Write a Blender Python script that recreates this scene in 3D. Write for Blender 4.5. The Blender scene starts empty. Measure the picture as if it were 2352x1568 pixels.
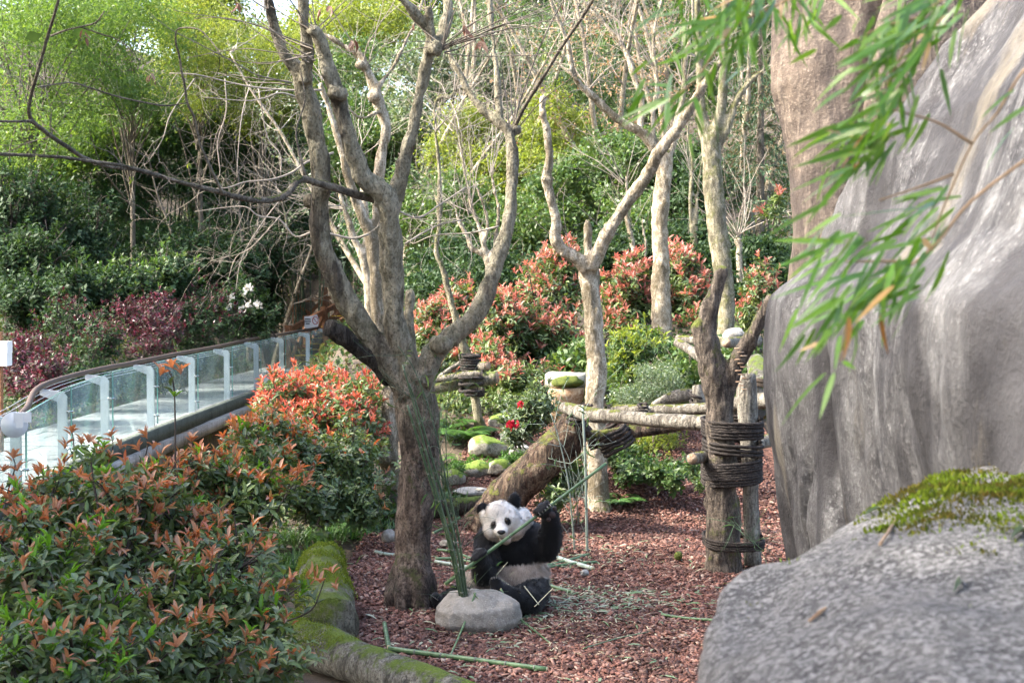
import bpy, bmesh, math, random
import numpy as np
from mathutils import Vector, Matrix, noise as mnoise

# ---------------------------------------------------------------- camera, sky, sun, exposure
scene = bpy.context.scene
COL = scene.collection
CAM_H, FPX, PITCH = 2.6, 3267.0, math.atan((784 - 680) / 3267.0)
cam_data = bpy.data.cameras.new('camera')
cam_data.lens = 50.0
cam_data.sensor_width = 36.0
cam_data.clip_start = 0.05
cam_data.clip_end = 2000.0
cam_data.dof.use_dof = True
cam_data.dof.focus_distance = 12.3
cam_data.dof.aperture_fstop = 7.0
cam = bpy.data.objects.new('camera', cam_data)
COL.objects.link(cam)
cam.location = (0, 0, CAM_H)
cam.rotation_euler = (math.pi / 2 - PITCH, 0, 0)
scene.camera = cam

SUN_DIR = Vector((-0.73, -0.08, 0.66)).normalized()      # towards the sun
world = bpy.data.worlds.new('World')
scene.world = world
world.use_nodes = True
wn = world.node_tree
sky = wn.nodes.new('ShaderNodeTexSky')
sky.sky_type = 'NISHITA'
sky.sun_disc = False
sky.sun_elevation = math.asin(SUN_DIR.z)
sky.sun_rotation = math.atan2(SUN_DIR.x, SUN_DIR.y)
sky.air_density = 1.0
sky.dust_density = 5.0
sky.ozone_density = 1.0
bg = wn.nodes['Background']
bg.inputs['Strength'].default_value = 0.15
wn.links.new(sky.outputs[0], bg.inputs['Color'])
sun_data = bpy.data.lights.new('sun', 'SUN')
sun_data.energy = 2.3
sun_data.angle = math.radians(1.2)
sun_data.color = (1.0, 0.95, 0.86)
sun = bpy.data.objects.new('sun', sun_data)
COL.objects.link(sun)
sun.rotation_euler = SUN_DIR.to_track_quat('Z', 'Y').to_euler()
scene.view_settings.view_transform = 'Standard'
scene.view_settings.look = 'None'
scene.view_settings.gamma = 1.0
scene.view_settings.use_curve_mapping = False
scene.view_settings.exposure = 2.55
scene.cycles.max_bounces = 5
scene.cycles.diffuse_bounces = 3
scene.cycles.glossy_bounces = 2
scene.cycles.transmission_bounces = 6
scene.cycles.transparent_max_bounces = 12
scene.cycles.use_adaptive_sampling = True
scene.cycles.adaptive_threshold = 0.02

# ---------------------------------------------------------------- helpers
RNG = np.random.default_rng(7)
random.seed(7)
_F = np.array((0, math.cos(PITCH), -math.sin(PITCH)))
_U = np.array((0, math.sin(PITCH), math.cos(PITCH)))
_R = np.array((1.0, 0, 0))
def at(u, v, D):
    """world point seen at (u, v) of the 2352 x 1568 picture, D metres away along the view axis"""
    return np.array((0, 0, CAM_H)) + _F * D + _R * ((u - 1176) / FPX * D) + _U * ((784 - v) / FPX * D)
def pts(*a):
    return [at(*p[:3]) for p in a]
def px(w, D):
    return w / FPX * D
def nrm(v):
    v = np.asarray(v, float); n = np.linalg.norm(v, axis=-1, keepdims=True); n[n == 0] = 1
    return v / n

def _hash(ix, iy, iz, seed):
    h = (ix * 374761393 + iy * 668265263 + iz * 2147483647 + seed * 1274126177) & 0xFFFFFFFF
    h = ((h ^ (h >> 13)) * 1274126177) & 0xFFFFFFFF
    return ((h ^ (h >> 16)) & 0xFFFF) / 65535.0
def vnoise(P, scale=1.0, seed=0):
    P = np.asarray(P, float) * scale
    i = np.floor(P).astype(np.int64); f = P - i; f = f * f * (3 - 2 * f)
    r = 0
    for dx in (0, 1):
        for dy in (0, 1):
            for dz in (0, 1):
                w = (f[:, 0] if dx else 1 - f[:, 0]) * (f[:, 1] if dy else 1 - f[:, 1]) * (f[:, 2] if dz else 1 - f[:, 2])
                r = r + w * _hash(i[:, 0] + dx, i[:, 1] + dy, i[:, 2] + dz, seed)
    return r * 2 - 1
def fbm(P, scale=1.0, octaves=4, seed=0):
    r, a = 0, 1.0
    for o in range(octaves):
        r = r + a * vnoise(P, scale * 2 ** o, seed + o); a *= 0.5
    return r

def tag(o, label=None, cat=None, group=None, kind=None):
    if label: o['label'] = label
    if cat: o['category'] = cat
    if group: o['group'] = group
    if kind: o['kind'] = kind
    return o
def thing(name, label, cat, loc=(0, 0, 0), group=None, rz=0.0):
    o = bpy.data.objects.new(name, None); COL.objects.link(o)
    o.empty_display_size = 0.1
    o.location = tuple(loc); o.rotation_euler = (0, 0, rz)
    return tag(o, label, cat, group)
def link(name, me, mat=None, parent=None, kind=None, loc=None):
    """world-space mesh data; a parent at loc is compensated for"""
    if mat is not None and not me.materials: me.materials.append(mat)
    o = bpy.data.objects.new(name, me); COL.objects.link(o)
    if parent is not None:
        o.parent = parent
    if loc is not None: o.location = tuple(loc)
    if kind: o['kind'] = kind
    return o
def shift(me, d):
    n = len(me.vertices); co = np.empty(n * 3, np.float32); me.vertices.foreach_get('co', co)
    co = co.reshape(-1, 3) + np.asarray(d, np.float32); me.vertices.foreach_set('co', co.ravel()); me.update()
def origin_at(V, loc):
    return np.asarray(V) - np.asarray(loc)
def nmesh(name, V, F, smooth=False):
    """V (n,3), F (m,k) numpy"""
    V = np.asarray(V, np.float32); F = np.asarray(F, np.int32)
    me = bpy.data.meshes.new(name)
    m, k = F.shape
    me.vertices.add(len(V)); me.vertices.foreach_set('co', V.ravel())
    me.loops.add(m * k); me.loops.foreach_set('vertex_index', F.ravel())
    me.polygons.add(m); me.polygons.foreach_set('loop_start', np.arange(0, m * k, k, dtype=np.int32))
    me.update(calc_edges=True)
    if smooth: me.shade_smooth()
    return me
def part(name, V, F, mat, parent=None, base=(0, 0, 0), smooth=False, kind=None):
    me = nmesh(name, np.asarray(V) - np.asarray(base), F, smooth)
    return link(name, me, mat, parent, kind)

class MB:
    """collects tubes and boxes with mixed faces, world space"""
    def __init__(s): s.V = []; s.F = []; s.n = 0
    def add(s, V, F):
        s.V.append(np.asarray(V, float)); s.F.extend([tuple(int(i) + s.n for i in f) for f in F]); s.n += len(V)
        return s
    def box(s, c, size, rot=None):
        x, y, z = np.asarray(size) / 2
        V = np.array([(-x,-y,-z),(x,-y,-z),(x,y,-z),(-x,y,-z),(-x,-y,z),(x,-y,z),(x,y,z),(-x,y,z)])
        if rot is not None: V = V @ np.asarray(rot).T
        return s.add(V + np.asarray(c), [(0,3,2,1),(4,5,6,7),(0,1,5,4),(1,2,6,5),(2,3,7,6),(3,0,4,7)])
    def bar(s, a, b, w, h):
        a, b = np.asarray(a, float), np.asarray(b, float); d = b - a; L = np.linalg.norm(d); d /= L
        up = np.array((0, 0, 1.0)) if abs(d[2]) < .95 else np.array((0, 1.0, 0))
        x = nrm(np.cross(d, up)); z = np.cross(x, d)
        return s.box((a + b) / 2, (w, L, h), np.stack((x, d, z), 1))
    def tube(s, P, R, sides=8, sub=4, amp=0.0, nscale=6.0, seed=0, cap=True, smoothpath=True, ell=None):
        V, F = tube_geo(P, R, sides, sub, amp, nscale, seed, cap, smoothpath)
        return s.add(V, F)
    def build(s, name, mat, parent=None, base=(0, 0, 0), smooth=True, kind=None):
        me = bpy.data.meshes.new(name)
        me.from_pydata((np.concatenate(s.V) - np.asarray(base)).tolist(), [], s.F)
        me.update()
        if smooth: me.shade_smooth()
        return link(name, me, mat, parent, kind)
def catmull(P, sub):
    P = np.asarray(P, float)
    if sub <= 1 or len(P) < 3:
        if len(P) == 2 and sub > 1:
            t = np.linspace(0, 1, sub + 1)[:, None]; return P[0] * (1 - t) + P[1] * t
        return P
    Q = np.vstack((2 * P[0] - P[1], P, 2 * P[-1] - P[-2])); out = []
    t = np.linspace(0, 1, sub, endpoint=False)[:, None]
    for i in range(1, len(Q) - 2):
        a, b, c, d = Q[i-1], Q[i], Q[i+1], Q[i+2]
        out.append(0.5 * (2*b + (c-a)*t + (2*a-5*b+4*c-d)*t**2 + (3*b-a-3*c+d)*t**3))
    out.append(P[-1:])
    return np.vstack(out)
def tube_geo(P, R, sides=8, sub=4, amp=0.0, nscale=6.0, seed=0, cap=True, smoothpath=True):
    P = np.asarray(P, float); R = np.broadcast_to(np.asarray(R, float), (len(P),)).copy()
    C = catmull(np.hstack((P, R[:, None])), sub) if smoothpath else np.hstack((P, R[:, None]))
    P, R = C[:, :3], np.maximum(C[:, 3], 1e-4)
    T = nrm(np.gradient(P, axis=0))
    a = np.array((0, 0, 1.0)) if abs(T[0][2]) < .9 else np.array((1.0, 0, 0))
    x = nrm(np.cross(T[0], a)); X = [x]
    for i in range(1, len(P)):
        x = x - T[i] * np.dot(x, T[i]); x = nrm(x); X.append(x)
    X = np.array(X); Y = np.cross(T, X)
    th = np.linspace(0, 2 * math.pi, sides, endpoint=False)
    V = (P[:, None] + (X[:, None] * np.cos(th)[None, :, None] + Y[:, None] * np.sin(th)[None, :, None]) * R[:, None, None]).reshape(-1, 3)
    if amp:
        n = fbm(V, nscale, 3, seed)[:, None]
        ctr = np.repeat(P, sides, 0); V = V + (V - ctr) * n * amp
    m = len(P); F = []
    for i in range(m - 1):
        for j in range(sides):
            k = (j + 1) % sides
            F.append((i*sides + j, i*sides + k, (i+1)*sides + k, (i+1)*sides + j))
    if cap:
        F.append(tuple(range(sides - 1, -1, -1))); F.append(tuple((m-1)*sides + j for j in range(sides)))
    return V, F
def ellipsoid_geo(c, r, rot=None, seg=24, rings=14):
    V = []; F = []
    for i in range(rings + 1):
        ph = math.pi * i / rings
        for j in range(seg):
            th = 2 * math.pi * j / seg
            V.append((math.sin(ph)*math.cos(th)*r[0], math.sin(ph)*math.sin(th)*r[1], math.cos(ph)*r[2]))
    for i in range(rings):
        for j in range(seg):
            k = (j + 1) % seg
            F.append((i*seg + j, (i+1)*seg + j, (i+1)*seg + k, i*seg + k))
    V = np.array(V)
    if rot is not None: V = V @ np.asarray(rot).T
    return V + np.asarray(c), F
def remesh(V, F, voxel, smooth=4, fac=0.5):
    me = bpy.data.meshes.new('tmp'); me.from_pydata(np.asarray(V).tolist(), [], F); me.update()
    o = bpy.data.objects.new('tmp', me); COL.objects.link(o)
    m = o.modifiers.new('r', 'REMESH'); m.mode = 'VOXEL'; m.voxel_size = voxel
    if smooth:
        s = o.modifiers.new('s', 'SMOOTH'); s.factor = fac; s.iterations = smooth
    dg = bpy.context.evaluated_depsgraph_get()
    out = bpy.data.meshes.new_from_object(o.evaluated_get(dg))
    bpy.data.objects.remove(o); bpy.data.meshes.remove(me)
    out.shade_smooth()
    return out
def mco(me):
    co = np.empty(len(me.vertices) * 3, np.float32); me.vertices.foreach_get('co', co); return co.reshape(-1, 3).astype(float)
def mno(me):
    co = np.empty(len(me.vertices) * 3, np.float32); me.vertices.foreach_get('normal', co); return co.reshape(-1, 3).astype(float)
def setco(me, V):
    me.vertices.foreach_set('co', np.asarray(V, np.float32).ravel()); me.update()
def hull_rock(P, voxel=0.03, amp=0.03, scale=3.0, seed=0, smooth=6):
    bm = bmesh.new()
    for p in P: bm.verts.new(tuple(p))
    r = bmesh.ops.convex_hull(bm, input=bm.verts)
    bmesh.ops.delete(bm, geom=[v for v in bm.verts if not v.link_faces], context='VERTS')
    bm.verts.index_update()
    V = np.array([v.co[:] for v in bm.verts]); F = [tuple(v.index for v in f.verts) for f in bm.faces]; bm.free()
    me = remesh(V, F, voxel, smooth, 0.6)
    V = mco(me); N = mno(me)
    setco(me, V + N * (fbm(V, scale, 5, seed) * amp)[:, None])
    me.shade_smooth()
    return me
def boulder(c, r, seed=0, voxel=None, amp=0.12, flat=0.0, scale=1.6):
    """rounded stone, c is its base centre; r radii"""
    rg = np.random.default_rng(seed)
    V, F = ellipsoid_geo((0, 0, 0), (1, 1, 1), None, 40, 24)
    Q = V * 1.0
    for k in range(5):                                   # a few broad facets
        n = nrm(rg.normal(size=3)); lim = rg.uniform(.66, .9)
        dd = Q @ n; over = np.maximum(dd - lim, 0); Q = Q - over[:, None] * n * 0.8
    Q = Q + nrm(Q) * (fbm(Q + seed * 3.1, scale, 4, seed) * amp)[:, None]
    Q = Q * np.asarray(r)
    Q[:, 2] = np.maximum(Q[:, 2], -r[2] * 0.6)
    return Q + np.asarray(c), F

# ---- leaves
T_DIA = (np.array([(0,0,0),(-.5,.45,.12),(0,1,0),(.5,.45,.12)], float), np.array([(0,3,2,1)]))
T_LEAF = (np.array([(0,0,0),(-.42,.3,.10),(0,.3,0),(.42,.3,.10),(-.38,.68,.08),(0,.68,-.02),(.38,.68,.08),(0,1,-.10)], float),
          np.array([(0,2,1),(0,3,2),(1,2,5),(1,5,4),(2,3,6),(2,6,5),(4,5,7),(5,6,7)]))
T_BLADE = (np.array([(-.5,0,0),(.5,0,0),(.45,.5,.0),(-.45,.5,.0),(0,1,-.15)], float), np.array([(0,1,2),(0,2,3),(3,2,4)]))
T_NARROW = (np.array([(0,0,0),(-.5,.25,.05),(.5,.25,.05),(-.4,.6,.03),(.4,.6,.03),(0,1,-.12)], float), np.array([(0,2,1),(1,2,4),(1,4,3),(3,4,5)]))
def scatter(T, P, D, N, L, W):
    """leaves: template T, bases P, directions D, normals N, lengths L, widths W"""
    tv, tf = T; n = len(P)
    D = nrm(D); S = nrm(np.cross(D, N)); N = np.cross(S, D)
    L = np.broadcast_to(L, (n,)); W = np.broadcast_to(W, (n,))
    V = (P[:, None] + S[:, None] * (tv[None, :, 0] * W[:, None])[..., None]
         + D[:, None] * (tv[None, :, 1] * L[:, None])[..., None] + N[:, None] * (tv[None, :, 2] * L[:, None])[..., None])
    F = tf[None] + (np.arange(n) * len(tv))[:, None, None]
    return V.reshape(-1, 3), F.reshape(-1, tf.shape[1])
def rdir(n, rg, up=0.0):
    d = rg.normal(size=(n, 3)); d[:, 2] += up
    return nrm(d)
# ---------------------------------------------------------------- materials
class NT:
    def __init__(s, name):
        s.m = bpy.data.materials.new(name); s.m.use_nodes = True; s.t = s.m.node_tree
        s.t.nodes.clear(); s.out = s.n('OutputMaterial')
    def n(s, typ, **kw):
        nd = s.t.nodes.new('ShaderNode' + typ)
        for k, v in kw.items():
            if k in nd.inputs.keys():
                pass
            setattr(nd, k, v)
        return nd
    def l(s, a, b): s.t.links.new(a, b)
    def coord(s, kind='Object'):
        if not hasattr(s, 'tc'): s.tc = s.n('TexCoord')
        return s.tc.outputs[kind]
    def mapping(s, scale=(1, 1, 1), kind='Object', loc=(0, 0, 0)):
        mp = s.n('Mapping'); s.l(s.coord(kind), mp.inputs['Vector'])
        mp.inputs['Scale'].default_value = scale; mp.inputs['Location'].default_value = loc
        return mp.outputs[0]
    def noise(s, scale, detail=5, vec=None, rough=0.55, dist=0.0):
        t = s.n('TexNoise'); t.inputs['Scale'].default_value = scale; t.inputs['Detail'].default_value = detail
        t.inputs['Roughness'].default_value = rough; t.inputs['Distortion'].default_value = dist
        s.l(vec if vec is not None else s.coord(), t.inputs['Vector']); return t.outputs['Fac']
    def voro(s, scale, vec=None, feature='F1', out='Distance', rnd=1.0):
        t = s.n('TexVoronoi', feature=feature); t.inputs['Scale'].default_value = scale; t.inputs['Randomness'].default_value = rnd
        s.l(vec if vec is not None else s.coord(), t.inputs['Vector']); return t.outputs[out]
    def ramp(s, fac, stops, interp='LINEAR'):
        r = s.n('ValToRGB'); s.l(fac, r.inputs['Fac']); cr = r.color_ramp; cr.interpolation = interp
        while len(cr.elements) < len(stops): cr.elements.new(0.5)
        for e, (p, c) in zip(cr.elements, stops):
            e.position = p; e.color = (c, c, c, 1) if isinstance(c, (int, float)) else (*c[:3], 1)
        return r.outputs['Color']
    def mix(s, fac, a, b, blend='MIX'):
        m = s.n('Mix', data_type='RGBA', blend_type=blend)
        for i_, val in ((0, fac), (6, a), (7, b)):
            sock = m.inputs[i_]
            if hasattr(val, 'links'): s.l(val, sock)
            elif isinstance(val, (int, float)): sock.default_value = val if i_ == 0 else (val, val, val, 1)
            else: sock.default_value = (*val[:3], 1)
        return m.outputs[2]
    def math(s, op, a, b=0.5):
        m = s.n('Math', operation=op)
        for sock, val in zip(m.inputs, (a, b)):
            if hasattr(val, 'links'): s.l(val, sock)
            else: sock.default_value = val
        return m.outputs[0]
    def bump(s, h, strength=0.5, dist=0.02, prev=None):
        b = s.n('Bump'); b.inputs['Strength'].default_value = strength; b.inputs['Distance'].default_value = dist
        s.l(h, b.inputs['Height'])
        if prev is not None: s.l(prev, b.inputs['Normal'])
        return b.outputs[0]
    def bsdf(s, col, rough=0.8, normal=None, metal=0.0, spec=0.5, **kw):
        p = s.n('BsdfPrincipled')
        for nm, val in (('Base Color', col), ('Roughness', rough), ('Metallic', metal), ('Specular IOR Level', spec), *kw.items()):
            k = p.inputs[nm]
            if hasattr(val, 'links'): s.l(val, k)
            elif isinstance(val, (int, float)): k.default_value = val
            else: k.default_value = (*val[:3], 1)
        if normal is not None: s.l(normal, p.inputs['Normal'])
        return p.outputs[0]
    def fin(s, sh):
        s.l(sh, s.out.inputs['Surface']); return s.m
def up_mask(t):
    g = t.n('NewGeometry'); x = t.n('SeparateXYZ'); t.l(g.outputs['Normal'], x.inputs[0]); return x.outputs['Z']

def mat_leaf(name, cols, rough=0.45, trans=0.3, tcol=None, spec=0.4, objrnd=0.0):
    """leaf colours picked at random for each leaf (mesh island)"""
    t = NT(name)
    g = t.n('NewGeometry'); r = g.outputs['Random Per Island']
    if objrnd:
        oi = t.n('ObjectInfo'); r = t.math('FRACT', t.math('ADD', r, oi.outputs['Random']))
    k = len(cols); c = t.ramp(r, [((i + .5) / k, col) for i, col in enumerate(cols)])
    nz = t.noise(9.0, 2); c = t.mix(0.35, c, t.ramp(nz, [(0.3, 0.35), (0.7, 1.0)]), 'MULTIPLY')
    p = t.bsdf(c, rough, spec=spec)
    if trans <= 0: return t.fin(p)
    tr = t.n('BsdfTranslucent')
    t.l(t.mix(1.0, c, tcol or (1.25, 1.3, .5), 'MULTIPLY'), tr.inputs['Color'])
    ms = t.n('MixShader'); ms.inputs[0].default_value = trans
    t.l(p, ms.inputs[1]); t.l(tr.outputs[0], ms.inputs[2])
    return t.fin(ms.outputs[0])

def mat_bark(name, base, dark, pale, moss=0.0, mosscol=(.10, .13, .02), scale=1.0, ridges=0.5, patch=0.55, flake=.25, smooth_above=None, upper=None):
    t = NT(name)
    v = t.mapping((scale, scale, scale * 0.45))
    n1 = t.noise(3.6, 7, v, .65, .4); n2 = t.noise(19.0, 7, v, .7, .2); n3 = t.noise(60.0, 5, t.mapping((scale, scale, scale * .7)), .65)
    c = t.mix(t.ramp(n2, [(.42, 0), (.58, 1)]), base, pale)
    c = t.mix(t.ramp(n1, [(.5, 0), (.57, patch)]), c, dark)
    vo = t.voro(7.0, t.mapping((scale*1.2, scale*1.2, scale * 0.55)))
    c = t.mix(t.ramp(vo, [(.12, .45), (.2, 0)]), c, pale)
    c = t.mix(t.ramp(n3, [(.36, .75), (.50, 0)]), c, dark); c = t.mix(t.ramp(n3, [(.56, 0), (.68, .5)]), c, pale)
    h = t.math('ADD', t.math('MULTIPLY', n2, 1.0), t.math('MULTIPLY', n3, .6))
    if ridges:
        w = t.noise(16.0, 5, t.mapping((scale, scale, scale * 0.12)), .6, 1.0)
        h = t.math('ADD', h, t.math('MULTIPLY', w, ridges * 2.5))
        c = t.mix(t.ramp(w, [(.36, min(1, ridges)), (.5, 0)]), c, dark)
    if moss:
        mk = t.math('ADD', t.math('MULTIPLY', t.noise(5.0, 8, None, .75), 1.4), t.math('MULTIPLY', up_mask(t), .28))
        mk = t.ramp(mk, [(1.04 - moss * .75, 0), (1.26 - moss * .75, 1)])
        mc = t.mix(t.noise(60.0, 3), mosscol, tuple(x * 2.2 for x in mosscol))
        c = t.mix(mk, c, mc)
        h = t.math('ADD', h, t.math('MULTIPLY', mk, t.noise(90., 2)))
    dn = t.n('TexNoise'); dn.inputs['Scale'].default_value = 14.0; dn.inputs['Detail'].default_value = 4; t.l(t.coord(), dn.inputs['Vector'])
    vm = t.n('VectorMath', operation='MULTIPLY_ADD'); t.l(dn.outputs['Color'], vm.inputs[0]); vm.inputs[1].default_value = (.09, .09, .09); t.l(t.mapping((1, 1, .45)), vm.inputs[2])
    ve = t.voro(30.0 * scale, vm.outputs[0], 'DISTANCE_TO_EDGE')
    ve = t.math('ADD', ve, t.math('MULTIPLY', t.ramp(t.noise(7.0, 4), [(.42, 0), (.6, 1)]), .2))
    if smooth_above is not None:
        sz = t.n('SeparateXYZ'); t.l(t.coord(), sz.inputs[0]); zz = t.math('ADD', sz.outputs['Z'], t.math('MULTIPLY', n1, 1.2))
        hi = t.ramp(t.math('MULTIPLY', zz, .2), [(smooth_above * .2, 0), (smooth_above * .2 + .2, 1)])
        ve = t.math('ADD', ve, hi)
        cu = t.mix(t.ramp(n2, [(.40, 0), (.6, 1)]), upper[0], upper[1]); cu = t.mix(t.ramp(n1, [(.55, 0), (.68, .8)]), cu, upper[2]); cu = t.mix(t.ramp(t.noise(2.6, 7, t.mapping((1, 1, .35)), .65), [(.54, 0), (.62, .8)]), cu, dark); cu = t.mix(t.ramp(n3, [(.36, .6), (.5, 0)]), cu, dark)
        c = t.mix(t.math('MULTIPLY', hi, .8), c, cu)
    c = t.mix(t.ramp(ve, [(.0, flake), (.07, 0)]), c, dark)
    h = t.math('ADD', h, t.math('MULTIPLY', t.ramp(ve, [(0, 0), (.12, 1)]), flake * .8))
    b = t.bump(h, 1.0, 0.035)
    return t.fin(t.bsdf(c, .88, b, spec=.25))

def mat_rock(name, base, dark, pale, moss=0.0, streak=0.0, scale=1.0, mosscol=(.09, .13, .02), speck=.4, sm=1.0, tight=False, broad=0.0):
    t = NT(name)
    n1 = t.noise(1.3 * scale, 7, None, .62, .3); n2 = t.noise(9 * scale, 7, None, .7); n3 = t.noise(45 * scale, 4)
    c = t.mix(t.ramp(n1, [(.40, 0), (.62, 1)]), base, dark)
    c = t.mix(t.ramp(n2, [(.50, 0), (.58, .85)] if tight else [(.45, 0), (.72, .75)]), c, pale)
    if tight: c = t.mix(t.ramp(n2, [(.38, .9), (.46, 0)]), c, dark)
    c = t.mix(t.ramp(n3, [(.56, 0), (.72, speck)]), c, tuple(min(.8, x * 1.8) for x in pale))
    c = t.mix(t.ramp(n3, [(.28, speck), (.42, 0)]), c, dark)
    h = t.math('ADD', n2, t.math('MULTIPLY', n3, .5))
    if streak:
        sv = t.mapping((scale * 1.6, scale * 1.6, scale * .24)); w = t.noise(2.6, 8, sv, .68, .8)
        w2 = t.noise(9.0, 6, sv, .7, .5)
        c = t.mix(t.ramp(w, [(.46, 0), (.60, streak)]), c, dark)
        c = t.mix(t.ramp(w2, [(.52, 0), (.68, streak * .8)]), c, pale)
        h = t.math('ADD', h, t.math('MULTIPLY', w2, .8))
        if broad:
            wb = t.noise(1.5, 7, t.mapping((1.0, 1.0, .22), loc=(3.3, 1.7, 0)), .6, .5); c = t.mix(t.ramp(wb, [(.47, 0), (.56, broad)]), c, dark)
            wt = t.noise(1.9, 6, t.mapping((1.0, 1.0, .3), loc=(9.1, 4.2, 0)), .6, .4); c = t.mix(t.ramp(wt, [(.57, 0), (.66, .6)]), c, (.17, .145, .105))
    if moss:
        mk = t.math('ADD', t.math('MULTIPLY', t.noise(2.2 * sm, 6, None, .65), 1.2), t.math('MULTIPLY', up_mask(t), .42))
        mk = t.ramp(mk, [(1.2 - moss * .7, 0), (1.32 - moss * .7, 1)])
        mc = t.mix(t.noise(50.0, 3), mosscol, tuple(x * 2.1 for x in mosscol))
        c = t.mix(mk, c, mc); h = t.math('ADD', h, t.math('MULTIPLY', mk, t.noise(70., 2)))
    b = t.bump(h, 0.7, 0.02)
    return t.fin(t.bsdf(c, .85, b, spec=.3))
def mat_plain(name, col, rough=0.6, metal=0.0, spec=.5, var=.25, nscale=20., bump=.15):
    t = NT(name); n = t.noise(nscale, 5)
    c = t.mix(t.ramp(n, [(.3, var), (.7, 0)]), col, tuple(x * .45 for x in col))
    return t.fin(t.bsdf(c, rough, t.bump(n, bump, .005), metal, spec))

M = {}
M['bark_main'] = mat_bark('bark_main', (.105, .073, .056), (.018, .014, .011), (.24, .185, .145), .28, (.055, .062, .02), 1.0, .45, .6, .55, 2.0, ((.23, .205, .135), (.43, .39, .28), (.09, .078, .045)))
M['bark_branch'] = mat_bark('bark_branch', (.14, .115, .085), (.04, .035, .028), (.24, .21, .16), .15, (.06, .07, .02), 1.0, .1)
M['bark_pale'] = mat_bark('bark_pale', (.30, .245, .165), (.10, .08, .045), (.56, .49, .38), .14, (.09, .10, .03), 1.0, .2, .75)
M['bark_olive'] = mat_bark('bark_olive', (.23, .21, .13), (.07, .06, .04), (.40, .36, .26), .46, (.075, .08, .022), 1.0, .4)
M['bark_stump'] = mat_bark('bark_stump', (.13, .105, .085), (.025, .02, .018), (.27, .22, .17), .30, (.09, .105, .02), 1.3, .75)
M['bark_log'] = mat_bark('bark_log', (.24, .215, .17), (.07, .06, .05), (.40, .37, .31), .10, (.09, .10, .02), 1.2, .8)
M['log_lean'] = mat_bark('log_lean', (.085, .048, .033), (.016, .011, .009), (.22, .165, .115), .22, (.10, .11, .02), 1.0, .9, .7)
M['log_moss'] = mat_bark('log_moss', (.22, .20, .15), (.06, .055, .04), (.36, .34, .27), .40, (.09, .12, .02), 1.2, .8)
M['log_grey'] = mat_bark('log_grey', (.22, .20, .16), (.06, .055, .045), (.36, .34, .29), .28, (.10, .14, .02), 1.2, .85)
M['bark_rotten'] = mat_bark('bark_rotten', (.05, .04, .03), (.015, .012, .01), (.10, .085, .07), .18, (.07, .10, .02), 1.5, .9)
M['cut_wood'] = mat_bark('cut_wood', (.45, .30, .19), (.22, .13, .08), (.55, .42, .30), 0, scale=1.5, ridges=0)
M['twig'] = mat_plain('twig', (.17, .14, .11), .8, var=.4)
M['twig_pale'] = mat_plain('twig_pale', (.30, .26, .21), .8, var=.4)
M['stem_dark'] = mat_plain('stem_dark', (.06, .045, .035), .8, var=.4)
M['rope'] = None
t = NT('rope'); w = t.noise(70, 4); c = t.mix(t.ramp(w, [(.4, 0), (.75, 1)]), (.014, .012, .012), (.075, .062, .052))
M['rope'] = t.fin(t.bsdf(c, .9, t.bump(w, .8, .004), spec=.2))
t = NT('rope_tan'); w = t.noise(70, 4); c = t.mix(t.ramp(w, [(.4, 0), (.75, 1)]), (.09, .065, .045), (.26, .2, .14))
M['rope_tan'] = t.fin(t.bsdf(c, .9, t.bump(w, .8, .004), spec=.2))
M['rock_wall'] = mat_rock('rock_wall', (.125, .121, .119), (.034, .032, .034), (.21, .207, .204), 0, .3, 1.1, speck=.4, broad=.9)
M['rock_brown'] = mat_rock('rock_brown', (.13, .098, .075), (.04, .032, .030), (.25, .20, .155), 0, .7, 1.3)
M['rock_near'] = mat_rock('rock_near', (.115, .11, .104), (.04, .038, .036), (.30, .29, .28), .0, 0, 9.0, speck=.8, tight=True)
M['stone_feed'] = mat_rock('stone_feed', (.29, .265, .225), (.17, .15, .125), (.38, .35, .31), 0, 0, 1.8, speck=.35)
M['stone_moss'] = mat_rock('stone_moss', (.27, .25, .2), (.09, .08, .06), (.42, .40, .34), .62, 0, 2.0, (.085, .125, .018), sm=1.6)
M['stone_grey'] = mat_rock('stone_grey', (.30, .29, .27), (.12, .115, .10), (.45, .44, .42), .12, 0, 2.5)
M['planter'] = mat_rock('planter', (.45, .30, .17), (.24, .13, .06), (.62, .52, .40), 0, 0, 3.0, speck=.15)
M['planter_rim'] = mat_rock('planter_rim', (.48, .44, .36), (.22, .2, .16), (.62, .58, .5), 0, 0, 3.0, speck=.3)
M['wall_moss'] = mat_rock('wall_moss', (.10, .08, .05), (.03, .025, .018), (.16, .14, .09), .5, .5, 1.6, (.05, .085, .012))
M['mossball'] = mat_rock('mossball', (.09, .12, .02), (.04, .06, .012), (.18, .19, .03), 0, 0, 8, speck=.5)
M['soil'] = mat_rock('soil', (.075, .058, .042), (.03, .024, .018), (.15, .115, .08), .12, 0, 1.5, (.03, .05, .012))
M['leaf_litter'] = M['soil']
t = NT('bark_mulch'); vv = t.n('TexVoronoi'); vv.inputs['Scale'].default_value = 34; t.l(t.mapping((1, 1.6, 1)), vv.inputs['Vector'])
sx = t.n('SeparateColor'); t.l(vv.outputs['Color'], sx.inputs[0])
c = t.ramp(sx.outputs[0], [(.1, (.035, .018, .013)), (.45, (.12, .055, .038)), (.8, (.21, .11, .08))])
M['mulch'] = t.fin(t.bsdf(c, .9, t.bump(vv.outputs['Distance'], .8, .03), spec=.2))
t = NT('bark_chip'); g = t.n('NewGeometry')
c = t.ramp(g.outputs['Random Per Island'], [(.0, (.04, .017, .013)), (.25, (.11, .043, .030)), (.5, (.19, .078, .054)), (.75, (.27, .125, .092)), (.93, (.36, .22, .17)), (1, (.48, .38, .30))])
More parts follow.
